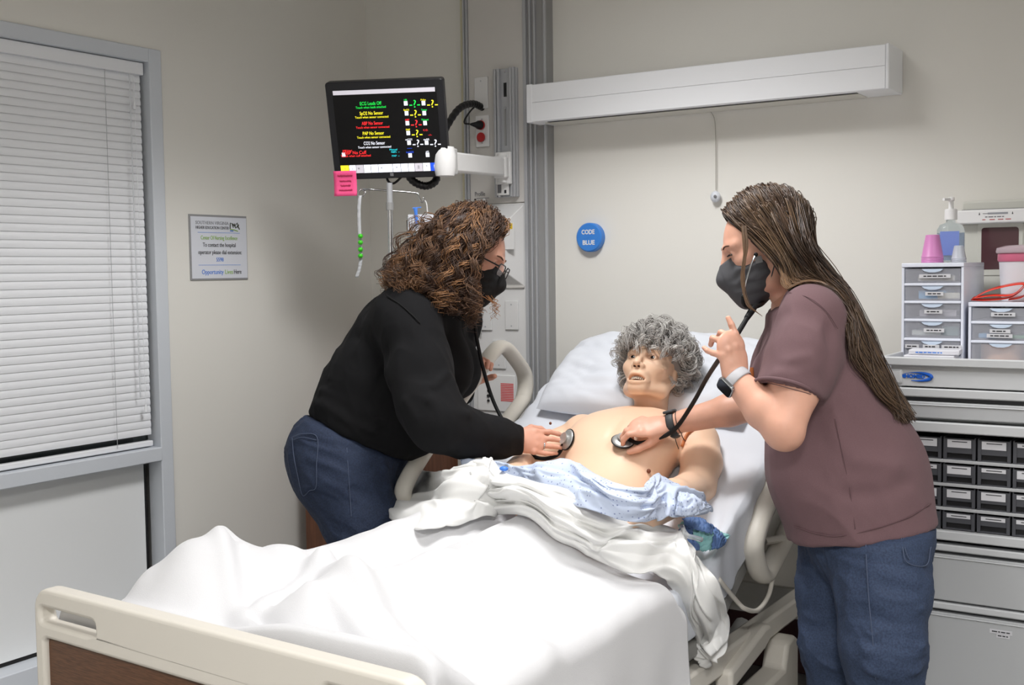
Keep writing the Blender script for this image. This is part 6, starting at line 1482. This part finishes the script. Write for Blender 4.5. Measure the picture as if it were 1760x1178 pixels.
# --- rest of the body, inside the clothes
hipn, hipf = A(1500, 880, 2.61), A(1468, 880, 2.79)
kn_n, kn_f = A(1518, 1110, 2.575), A(1436, 1105, 2.80)
ft_n, ft_f = np.array([kn_n[0]+0.02, kn_n[1]+0.03, 0.09]), np.array([kn_f[0]+0.03, kn_f[1]+0.02, 0.09])
F = Field(*bounds([hipn, hipf, sh_n, sh_f, kn_n, kn_f, ft_n, ft_f, A(1420, 620, 2.7), A(1375, 520, 2.75)], 0.15), 0.011)
F.cone(A(1480, 870, 2.70), A(1425, 690, 2.71), 0.135, 0.125, 0.05, flat=0.8, side=side2); F.cone(A(1425, 690, 2.71), A(1396, 560, 2.74), 0.125, 0.115, 0.05, flat=0.75, side=side2)
F.cone(sh_n, sh_f, 0.045, 0.045, 0.04); F.cone(A(1396, 560, 2.74), A(1372, 525, 2.75), 0.07, 0.054, 0.04)
F.chain([sh_n, A(1385, 610, 2.56)], [0.052, 0.056], 0.02); F.chain([sh_f, A(1365, 655, 2.97)], [0.05, 0.05], 0.02)
F.chain([hipn, kn_n, ft_n], [0.085, 0.052, 0.035], 0.03); F.chain([hipf, kn_f, ft_f], [0.085, 0.052, 0.035], 0.03)
for f_ in (ft_n, ft_f): F.cone(f_+np.array([0.02, -0.01, -0.045]), f_+np.array([-0.12, -0.06, -0.055]), 0.034, 0.026, 0.02)
bp, bq = F.mesh()
J = join_np([(to_world(hp2, H2), hq2), (p_a, q_a), (p_b, q_b), (bp, bq)])
link_mesh('body', np_mesh('body', J[0], J[1]), M_skin2, w2)
for sx in (-1, 1): make_eye(H2, (sx*0.031, 0.0705, 0.002), 0.0133, w2, gaze=(0, 1, -0.4), iris=(80, 64, 50))
for sx in (-1, 1):
    G().tube([np.array(H2 @ Vector(p)) for p in catmull([(sx*0.014, 0.0965, 0.020), (sx*0.032, 0.0900, 0.025), (sx*0.050, 0.0715, 0.020)], 10)], [0.0014, 0.0018, 0.002, 0.002, 0.002, 0.002, 0.0018, 0.0016, 0.0012, 0.0008], 5).obj('eyebrow', MATS['brow_brown'], w2, smooth=180)
    G().tube([np.array(H2 @ Vector(p)) for p in catmull([(sx*0.018, 0.086, 0.004), (sx*0.030, 0.0935, 0.001), (sx*0.042, 0.082, 0.002)], 8)], 0.0013, 5).obj('eyelashes', M_dark, w2, smooth=180)
for f_ in (ft_n, ft_f):
    F = Field(f_-np.array([0.21, 0.15, 0.10]), f_+np.array([0.12, 0.12, 0.06]), 0.008)
    F.cone(f_+np.array([0.03, -0.01, -0.048]), f_+np.array([-0.13, -0.06, -0.052]), 0.045, 0.036, 0.02); F.cone(f_, f_+np.array([0.01, 0, -0.04]), 0.046, 0.046, 0.03); F.plane((0, 0, 0.004), (0, 0, -1), 0.004)
    P, Q = F.mesh(); link_mesh('shoe', np_mesh('shoe', P, Q), M_white, w2)
# --- jeans
F = Field(*bounds([hipn, hipf, kn_n, kn_f, ft_n, ft_f, A(1590, 860, 2.65), A(1400, 860, 2.75)], 0.14), 0.006)
F.cone(A(1488, 915, 2.70), A(1470, 820, 2.70), 0.152, 0.140, 0.05, flat=0.90, side=side2)
F.ell(A(1536, 910, 2.63), (0.080, 0.080, 0.09), 0.05); F.ell(A(1530, 910, 2.76), (0.080, 0.080, 0.09), 0.05)
F.chain([A(1510, 930, 2.61), A(1516, 1010, 2.59), kn_n, ft_n+np.array([0, 0, 0.02])], [0.106, 0.100, 0.088, 0.060], 0.03)
F.chain([A(1452, 930, 2.80), A(1442, 1010, 2.81), kn_f, ft_f+np.array([0, 0, 0.02])], [0.108, 0.098, 0.084, 0.058], 0.02)
for f_ in (ft_n, ft_f): F.cut(f_+np.array([0, 0, -0.02]), (0, 0, -1), f_, 0.13)
P, Q = F.mesh(); P = relax(P, Q, 1, .5); P = wrinkle(P, Q, 131, 0.0032, 24, axis=RIGHT*0.9+DOWN*0.2, stretch=4)
b3 = lambda d, *t: [A(x, y, d) for x, y in t]
P = fold_lines(P, Q, [(b3(2.5, (1455, 1075), (1500, 1090), (1560, 1080)), 0.010, 0.008), (b3(2.5, (1470, 1115), (1530, 1125), (1585, 1110)), 0.010, 0.008), (b3(2.5, (1460, 1150), (1530, 1160), (1590, 1150)), 0.010, 0.007), (b3(2.5, (1540, 1050), (1585, 1045)), 0.008, 0.007), (b3(2.7, (1390, 1010), (1420, 1030), (1450, 1025)), 0.010, 0.007), (b3(2.7, (1395, 1090), (1430, 1105), (1460, 1095)), 0.010, 0.007), (b3(2.72, (1405, 1140), (1440, 1150)), 0.010, 0.007), (b3(2.5, (1470, 950), (1520, 990), (1570, 1000)), 0.014, 0.005)])
P = P-vnormals(P, Q)*(0.034*sm(0.012, -0.03, (P-A(1475, 912, 2.70)) @ nrm(DOWN*0.985+RIGHT*0.165)))[:, None]     # tucked in under the shirt
jn = link_mesh('jeans', np_mesh('jeans', P, Q), M_denim2, w2); P_j = P
thread(P_j, [(1548, 918), (1552, 945), (1560, 968), (1592, 972), (1600, 940)], M_thread, jn, 0.0012, 'pocket_stitching'); thread(P_j, [(1552, 918), (1556, 945), (1563, 963)], M_thread, jn, 0.0010, 'pocket_stitching'); thread(P_j, [(1488, 935), (1490, 980), (1494, 1040), (1500, 1100), (1505, 1170)], M_thread, jn, 0.0012, 'side_seam')
# --- T-shirt
F = Field(*bounds([A(1350, 900, 2.7), A(1600, 900, 2.7), sh_n, sh_f, A(1310, 680, 2.5), A(1340, 640, 2.98), A(1370, 490, 2.75), A(1475, 930, 2.6), A(1475, 930, 2.8)], 0.13), 0.0055)
F.cone(A(1482, 920, 2.70), A(1459, 815, 2.70), 0.180, 0.176, 0.04, flat=0.95, side=side2)
F.cone(A(1459, 815, 2.70), A(1418, 700, 2.71), 0.176, 0.158, 0.05, flat=0.88, side=side2)
F.cone(A(1418, 700, 2.71), A(1394, 600, 2.73), 0.155, 0.150, 0.05, flat=0.68, side=side2)
F.cone(A(1394, 600, 2.73), A(1391, 555, 2.74), 0.148, 0.115, 0.04, flat=0.60, side=side2)
F.ell(A(1352, 650, 2.66), (0.078, 0.082, 0.090), 0.05); F.ell(A(1350, 645, 2.82), (0.078, 0.082, 0.090), 0.05)
F.ell(A(1398, 800, 2.70), (0.085, 0.12, 0.12), 0.06)
F.cone(A(1392, 540, 2.60), A(1396, 534, 2.88), 0.060, 0.056, 0.04); F.cone(A(1390, 545, 2.74), A(1369, 520, 2.75), 0.078, 0.066, 0.03)
F.cut(A(1475, 912, 2.70), DOWN*0.985+RIGHT*0.165, A(1480, 960, 2.70), 0.25, 0.006)
F.cut(A(1366, 515, 2.75), -RIGHT*0.45-DOWN*0.9, A(1360, 500, 2.75), 0.09, 0.008)
S_ = Field(F.lo, F.lo+F.h*(F.n-1), F.h)            # sleeves, cut open at the hem, then joined on
S_.chain([A(1394, 550, 2.59), A(1380, 610, 2.56), A(1350, 690, 2.53)], [0.066, 0.072, 0.073], 0.03); S_.chain([sh_f, A(1362, 660, 2.97), A(1345, 690, 2.98)], [0.064, 0.068, 0.068], 0.03)
sn = nrm(A(1350, 690, 2.53)-A(1380, 610, 2.56)+RIGHT*0.012)
S_.cut(A(1351, 674, 2.53), sn, A(1345, 720, 2.52), 0.115, 0.005); S_.cone(A(1345, 705, 2.525), A(1362, 655, 2.54), 0.066, 0.058, 0.004, op='-')
S_.cut(A(1348, 680, 2.975), nrm(A(1345, 690, 2.98)-A(1362, 660, 2.97)), A(1335, 715, 2.99), 0.11, 0.005)
nn_ = np.minimum(F.v.shape, S_.v.shape); F.v[:nn_[0], :nn_[1], :nn_[2]] = smin(F.v[:nn_[0], :nn_[1], :nn_[2]], S_.v[:nn_[0], :nn_[1], :nn_[2]], 0.028); FT = F
P, Q = F.mesh(); P = relax(P, Q, 1, .5); P = wrinkle(P, Q, 151, 0.0042, 10, axis=RIGHT*0.5+DOWN*0.8, stretch=3)
P = fold_lines(P, Q, [(b3(2.52, (1420, 640), (1440, 720), (1430, 800)), 0.02, 0.007), (b3(2.52, (1400, 700), (1420, 780), (1390, 850)), 0.018, -0.006), (b3(2.52, (1330, 780), (1380, 830), (1430, 850)), 0.018, 0.008), (b3(2.52, (1340, 830), (1380, 860), (1420, 870)), 0.014, 0.007),
                      (b3(2.52, (1420, 730), (1470, 790), (1540, 800)), 0.022, 0.008), (b3(2.52, (1440, 850), (1500, 850), (1570, 830)), 0.020, -0.006), (b3(2.52, (1480, 700), (1520, 740), (1560, 760)), 0.016, 0.007), (b3(2.50, (1430, 560), (1420, 610), (1405, 660)), 0.016, -0.010), (b3(2.48, (1320, 600), (1350, 620), (1390, 615)), 0.014, 0.005), (b3(2.48, (1330, 640), (1365, 645), (1400, 630)), 0.014, 0.005)])
tsh = link_mesh('t_shirt', np_mesh('t_shirt', P, Q), M_mauve, w2); P_t = P
u_s = nrm(np.cross(sn, FWD)); v_s = np.cross(sn, u_s); cs_ = A(1351, 674, 2.53)
G().tube(np.array([cs_-sn*0.003+0.0715*(math.cos(t)*u_s+math.sin(t)*v_s) for t in np.linspace(0, 2*pi, 40, endpoint=False)]), 0.0045, 6, closed=True, side=sn, flat=0.7).obj('sleeve_band', M_mauve, tsh, smooth=180)
M_seam = mat('mauve_seam', rgb(96, 72, 76), 0.9)
thread(P_t, [(1352, 502), (1390, 512), (1420, 535), (1440, 565)], M_seam, tsh, 0.0008, 'shoulder_seam'); thread(P_t, [(1306, 655), (1335, 662), (1365, 670), (1394, 678)], M_seam, tsh, 0.0008, 'sleeve_hem'); thread(P_t, [(1365, 905), (1400, 917), (1440, 922), (1500, 910), (1560, 890), (1600, 866)], M_seam, tsh, 0.0014, 'bottom_hem'); thread(P_t, [(1435, 720), (1450, 790), (1462, 850), (1470, 910)], M_seam, tsh, 0.0007, 'side_seam')
fm = face_mask(H2, M_maskg, w2)
tg_ = G().tube([ray_hit(P_t, 1292, 632), ray_hit(P_t, 1293, 648)], 0.004, 6, flat=0.3, side=RIGHT).obj('pocket_tag', mat('orange_tag', rgb(216, 130, 70), 0.6), tsh)
lp = np.array(H2 @ Vector((-0.066, 0.032, -0.030))); lt = np.array(H2.to_3x3() @ Vector((-1, 0.1, 0)))
G().box(-0.008, 0.008, -0.008, 0.008, -0.001, 0.001, M=frame(lp-lt*0+np.array(H2.to_3x3() @ Vector((-0.004, 0, 0))), np.array(H2.to_3x3() @ Vector((0, 1, 0.1))), np.array(H2.to_3x3() @ Vector((0, 0, 1))))).obj('mask_tag', mat('tag_grey', rgb(140, 140, 142), 0.6), fm)
# --- smart watch on the left wrist
wt = thing('smart_watch', 'smart watch with grey-white band on the raised wrist', 'watch', wr_n)
ax = nrm(wr_n-el_n); wc = wr_n-ax*0.004+DOWN*0.0; fx_ = nrm(-RIGHT*0.80-FWD*0.35+DOWN*0.30); fx_ = nrm(fx_-ax*np.dot(fx_, ax)); fy_ = np.cross(ax, fx_)
M_band = mat('watch_band', rgb(196, 196, 200), 0.5)
G().tube(np.array([wc+0.0315*(math.cos(t)*fx_*1.05+math.sin(t)*fy_) for t in np.linspace(0, 2*pi, 32, endpoint=False)]), 0.0115, 8, closed=True, flat=0.16, side=ax).obj('watch_band', M_band, wt, smooth=180)
Wm = frame(wc+fx_*0.0335, ax, fy_)
G().prism(rrect(0.044, 0.037, 0.009), wc+fx_*0.030, ax, fy_, fx_*0.009).obj('watch_case', M_silver, wt, bev=0.002)
G().prism(rrect(0.039, 0.032, 0.008), wc+fx_*0.039, ax, fy_, fx_*0.0012).obj('watch_screen', mat('watch_glass', rgb(14, 14, 16), 0.1), wt)
# --- grey band with clasp on the other wrist
sb_ = thing('wrist_band', 'dark grey watch band on the wrist stretched over the mannequin', 'watch', wr_f)
ax = nrm(wr_f-el_f); wc = wr_f-ax*0.010; fx_ = nrm(-DOWN-ax*np.dot(-DOWN, ax)); fy_ = np.cross(ax, fx_)
M_gb = mat('dark_grey_band', rgb(62, 64, 66), 0.55)
G().tube(np.array([wc+0.0300*(math.cos(t)*fx_+math.sin(t)*fy_) for t in np.linspace(0, 2*pi, 30, endpoint=False)]), 0.0105, 8, closed=True, flat=0.18, side=ax).obj('watch_band', M_gb, sb_, smooth=180)
G().prism(rrect(0.034, 0.040, 0.012), wc+fx_*0.029, ax, fy_, fx_*0.008).obj('watch_case', M_gb, sb_, bev=0.003)
G().tube([wc-fx_*0.031-fy_*0.016, wc-fx_*0.036+fy_*0.006], 0.012, 8, flat=0.4, side=ax).obj('clasp', M_gb, sb_, smooth=60)
G().tube(np.array([wc-ax*0.018+0.0300*(math.cos(t)*fx_+math.sin(t)*fy_) for t in np.linspace(0, 2*pi, 24, endpoint=False)]), 0.0012, 5, closed=True).obj('hair_tie', M_dark, sb_, smooth=180)
rc2 = qn((0.083, -0.0215, 0.002)); ra2 = nrm(qn((0.093, -0.025, 0.006))-qn((0.068, -0.016, -0.004))); u_r = nrm(np.cross(ra2, RIGHT)); v_r = np.cross(ra2, u_r)
rg2 = thing('ring', 'thin gold ring on the raised hand holding the tube', 'ring', rc2)
G().tube(np.array([rc2+0.0092*(math.cos(t)*u_r+math.sin(t)*v_r) for t in np.linspace(0, 2*pi, 22, endpoint=False)]), 0.0012, 6, closed=True).obj('ring_band', M_gold, rg2, smooth=180)

# --- long straight hair
rng = np.random.default_rng(21)
R2 = scalp(360, ymax=0.50, zmin=-0.40)
paths, rads, cols = [], [], []
MS = 30
for v in R2:
    root = np.array(H2 @ Vector(ec1+v*er1)); nv = np.array(H2.to_3x3() @ Vector(nrm(v/er1))); x0, y0, d0 = img(root)
    f_ = np.clip((x0-1262)/110.0, 0, 1); f_ = np.clip(f_*0.75+rng.random()*0.30, 0, 1)       # 0 near the face, 1 at the back
    near = d0 < 2.752
    dd = 2.60+0.05*(1-f_)+0.02*rng.normal() if near else 2.80+0.06*rng.random()
    dn_ = dd+0.04*f_
    k1 = root+nv*0.010
    # falling behind the ear, gathering at the nape, then down the back
    ear = px(1330+62*f_+4*rng.normal(), 440-18*f_+4*rng.normal(), (2.655 if near else 2.84)+0.02*rng.normal())
    nape = px(1362+74*f_+5*rng.normal(), 500-14*f_+5*rng.normal(), dn_)
    sh_ = px(1432+52*f_+5*rng.normal(), 585-15*f_, (2.585 if near else 2.82)+0.05*f_+0.015*rng.normal())
    lo_ = px(1482+38*f_+5*rng.normal(), 670-10*f_, (2.60 if near else 2.78)+0.03*f_+0.015*rng.normal())
    en_ = px(1526+12*f_+4*rng.normal(), 738-30*rng.random()*(1-f_)-8*rng.random(), (2.625 if near else 2.74)+0.015*rng.normal())
    base = lerp_path(np.array([[root, k1, ear, nape, sh_, lo_, en_]]), MS)[0]
    # keep every lock outside the head
    hl = np.array([np.array(H2.inverted() @ Vector(p)) for p in base]); q_ = (hl-ec1)/(er1+0.008); rr_ = np.linalg.norm(q_, axis=1); ins = rr_ < 1
    hl[ins] = ec1+q_[ins]/rr_[ins][:, None]*(er1+0.008); base = np.array([np.array(H2 @ Vector(p)) for p in hl]); base[1:-1] = (base[:-2]+base[1:-1]*2+base[2:])/4
    base = push_out(base, FT, 0.010)
    t = np.linspace(0, 1, MS); c0 = pick([(74, 58, 48), (92, 72, 58), (60, 47, 40), (108, 86, 66), (82, 66, 54)], 1, rng)[0]
    for k in range(9):
        o = rng.normal(size=3)*0.0050
        paths.append(base+o*np.minimum(1, t*3+0.3)[:, None]+(0.0025*np.sin(t*7+rng.uniform(0, 6)))[:, None]*RIGHT); rads.append(np.linspace(0.0013, 0.0007, MS)); cols.append(c0*(0.75+0.5*rng.random()))
# locks hanging in front of the shoulder and over the mask
for i in range(16):
    k = rng.normal(size=4)*2.0; keys = [px(1278+k[0], 388, 2.655), px(1281+k[0], 430+k[1], 2.645), px(1277+k[1], 480, 2.640), px(1284+k[2], 522, 2.640), px(1306+k[3]*1.5, 541+k[3], 2.645)]
    base = lerp_path(np.array([keys]), MS)[0]; paths.append(base); rads.append(np.linspace(0.0013, 0.0006, MS)); cols.append(np.array(rgb(120, 94, 72)[:3])*(0.7+0.6*rng.random()))
for i in range(150):
    f_ = rng.random(); k = rng.normal(size=4)*3
    keys = [px(1335+34*f_+k[0], 418, 2.645), px(1342+44*f_+k[1], 465, 2.63), px(1352+70*f_+k[2], 496-4*f_, 2.61), px(1414+46*f_+k[3], 525+6*f_, 2.60), px(1455+30*f_, 610, 2.60)]
    base = push_out(lerp_path(np.array([keys]), MS)[0], FT, 0.008); paths.append(base); rads.append(np.linspace(0.0013, 0.0008, MS)); cols.append(pick([(150, 116, 84), (120, 94, 72), (92, 72, 58)], 1, rng)[0])
Pw, Qw, Cw = tubes_np(np.array(paths), np.array(rads), 4, np.array(cols))
F = Field(*bounds([A(1270, 360, 2.7), A(1540, 740, 2.65), A(1400, 480, 2.85), A(1400, 480, 2.58)], 0.07), 0.006)
F.ell(np.array(H2 @ Vector((0, -0.024, 0.038))), (0.080, 0.099, 0.086), 0, M=np.array(H2.to_3x3()))
F.ell(np.array(H2 @ Vector((0, 0.075, -0.030))), (0.066, 0.080, 0.095), 0.01, M=np.array(H2.to_3x3()), op='-')
for d_ in (2.64, 2.74, 2.80):
    F.chain([A(1368, 445, d_+0.02), A(1408, 498, d_+0.02), A(1448, 575, d_), A(1492, 662, d_), A(1522, 722, (d_+2.68)/2)], [0.030, 0.026, 0.020, 0.017, 0.008], 0.03)
Pb_, Qb_ = F.mesh(); nb = vnormals(Pb_, Qb_)
J = join_np([(Pw, Qw, Cw), (Pb_, Qb_, np.tile(np.array(rgb(56, 44, 38)[:3]), (len(Pb_), 1)))])
link_mesh('hair', np_mesh('hair', J[0], J[1], J[2]), hair_mat('straight_brown_hair', 0.32), w2)

# ------------------------------------------------------------------ the two stethoscopes
M_tube = mat('black_tubing', rgb(20, 21, 23), 0.55, spec=0.3); M_steel = mat('steel_chestpiece', rgb(186, 186, 184), 0.38, metal=0.55)
def chest_piece(par, c, n, up, k=1.35):
    n = nrm(n); u = nrm(np.array(up)-n*np.dot(up, n)); v = np.cross(n, u); Mx = Matrix(((u[0], v[0], n[0]), (u[1], v[1], n[1]), (u[2], v[2], n[2])))
    G().lathe([(a*k, b) for a, b in [(0.001, 0.0), (0.0225, 0.0), (0.0235, 0.002), (0.0235, 0.004), (0.0215, 0.005)]], c, 28, Mx).obj('diaphragm_rim', M_tube, par, smooth=40)
    G().lathe([(a*k, b) for a, b in [(0.022, 0.004), (0.0215, 0.006), (0.016, 0.008), (0.010, 0.011), (0.0105, 0.014), (0.0125, 0.016), (0.0125, 0.019), (0.010, 0.0180), (0.001, 0.0175)]], c, 28, Mx).obj('chest_piece', M_steel, par, smooth=60)
    return np.array(c)+n*0.012
s1 = thing('stethoscope', 'black stethoscope hanging from the neck of the curly-haired woman', 'stethoscope', on_body(970, 757))
c = on_body(977, 757)+FWD*0.012; n1 = nrm(-RIGHT*0.84-FWD*0.42-DOWN*0.34); top = chest_piece(s1, c-FWD*0.004, n1, -DOWN)
G().tube(catmull([top+DOWN*0.010+FWD*0.004, A(955, 784, dh+0.05), A(920, 786, dh+0.08), A(882, 752, 3.40), A(867, 728, 3.42), A(848, 690, 3.44), A(832, 640, 3.44), A(820, 585, 3.42), A(815, 545, 3.40), A(812, 520, 3.39)], 70), 0.0058, 8).obj('tube', M_tube, s1, smooth=180)
for sx in (-1, 1):
    ep = np.array(H1 @ Vector((sx*0.078, -0.006, -0.010)))
    G().tube(catmull([A(812, 522, 3.39), A(808+4*sx, 505, 3.39-sx*0.04), np.array(H1 @ Vector((sx*0.088, 0.012, -0.06))), ep], 24), 0.0032, 6).obj('ear_tube', M_silver, s1, smooth=180); G().sphere(ep, 0.006, 8, 6).obj('ear_tip', M_tube, s1, smooth=180)
s2 = thing('stethoscope', 'black stethoscope running from ear to chest held by the woman in mauve', 'stethoscope', on_c)
n2 = nrm(-FWD*0.50-DOWN*0.80+RIGHT*0.05); top = chest_piece(s2, on_c-FWD*0.003, n2, RIGHT)
G().tube(catmull([top+RIGHT*0.012, A(1098, 762, dcp-0.04), A(1130, 754, dcp-0.06), A(1160, 738, dcp-0.09), A(1190, 695, dcp-0.16), A(1215, 650, 2.86), A(1236, 618, 2.68), A(1256, 592, 2.625), A(1275, 562, 2.63), A(1290, 537, 2.66), A(1297, 527, 2.675)], 80), 0.0058, 8).obj('tube', M_tube, s2, smooth=180)
G().tube(catmull([A(1283, 548, 2.645), A(1297, 527, 2.675)], 6), [0.0065, 0.007, 0.0075, 0.008, 0.008, 0.007], 8).obj('yoke', M_tube, s2, smooth=180)
ep = np.array(H2 @ Vector((-0.080, -0.008, -0.004)))
for pts, e in (([A(1296, 528, 2.675), A(1280, 524, 2.66), A(1277, 508, 2.65)], [A(1277, 508, 2.65), A(1284, 478, 2.645), A(1293, 450, 2.65), A(1299, 438, 2.655)]), ([A(1296, 528, 2.675), A(1308, 523, 2.72), A(1320, 513, 2.80)], [A(1320, 513, 2.80), A(1322, 490, 2.83), A(1318, 460, 2.84), np.array(H2 @ Vector((0.080, -0.008, -0.004)))])):
    G().tube(catmull(pts, 16), [0.0062]*8+list(np.linspace(0.0060, 0.0048, 8)), 8).obj('tube_branch', M_tube, s2, smooth=180)
    G().tube(catmull(e, 20), 0.0024, 6).obj('ear_tube', M_silver, s2, smooth=180); G().sphere(e[-1], 0.0055, 8, 6).obj('ear_tip', M_tube, s2, smooth=180)
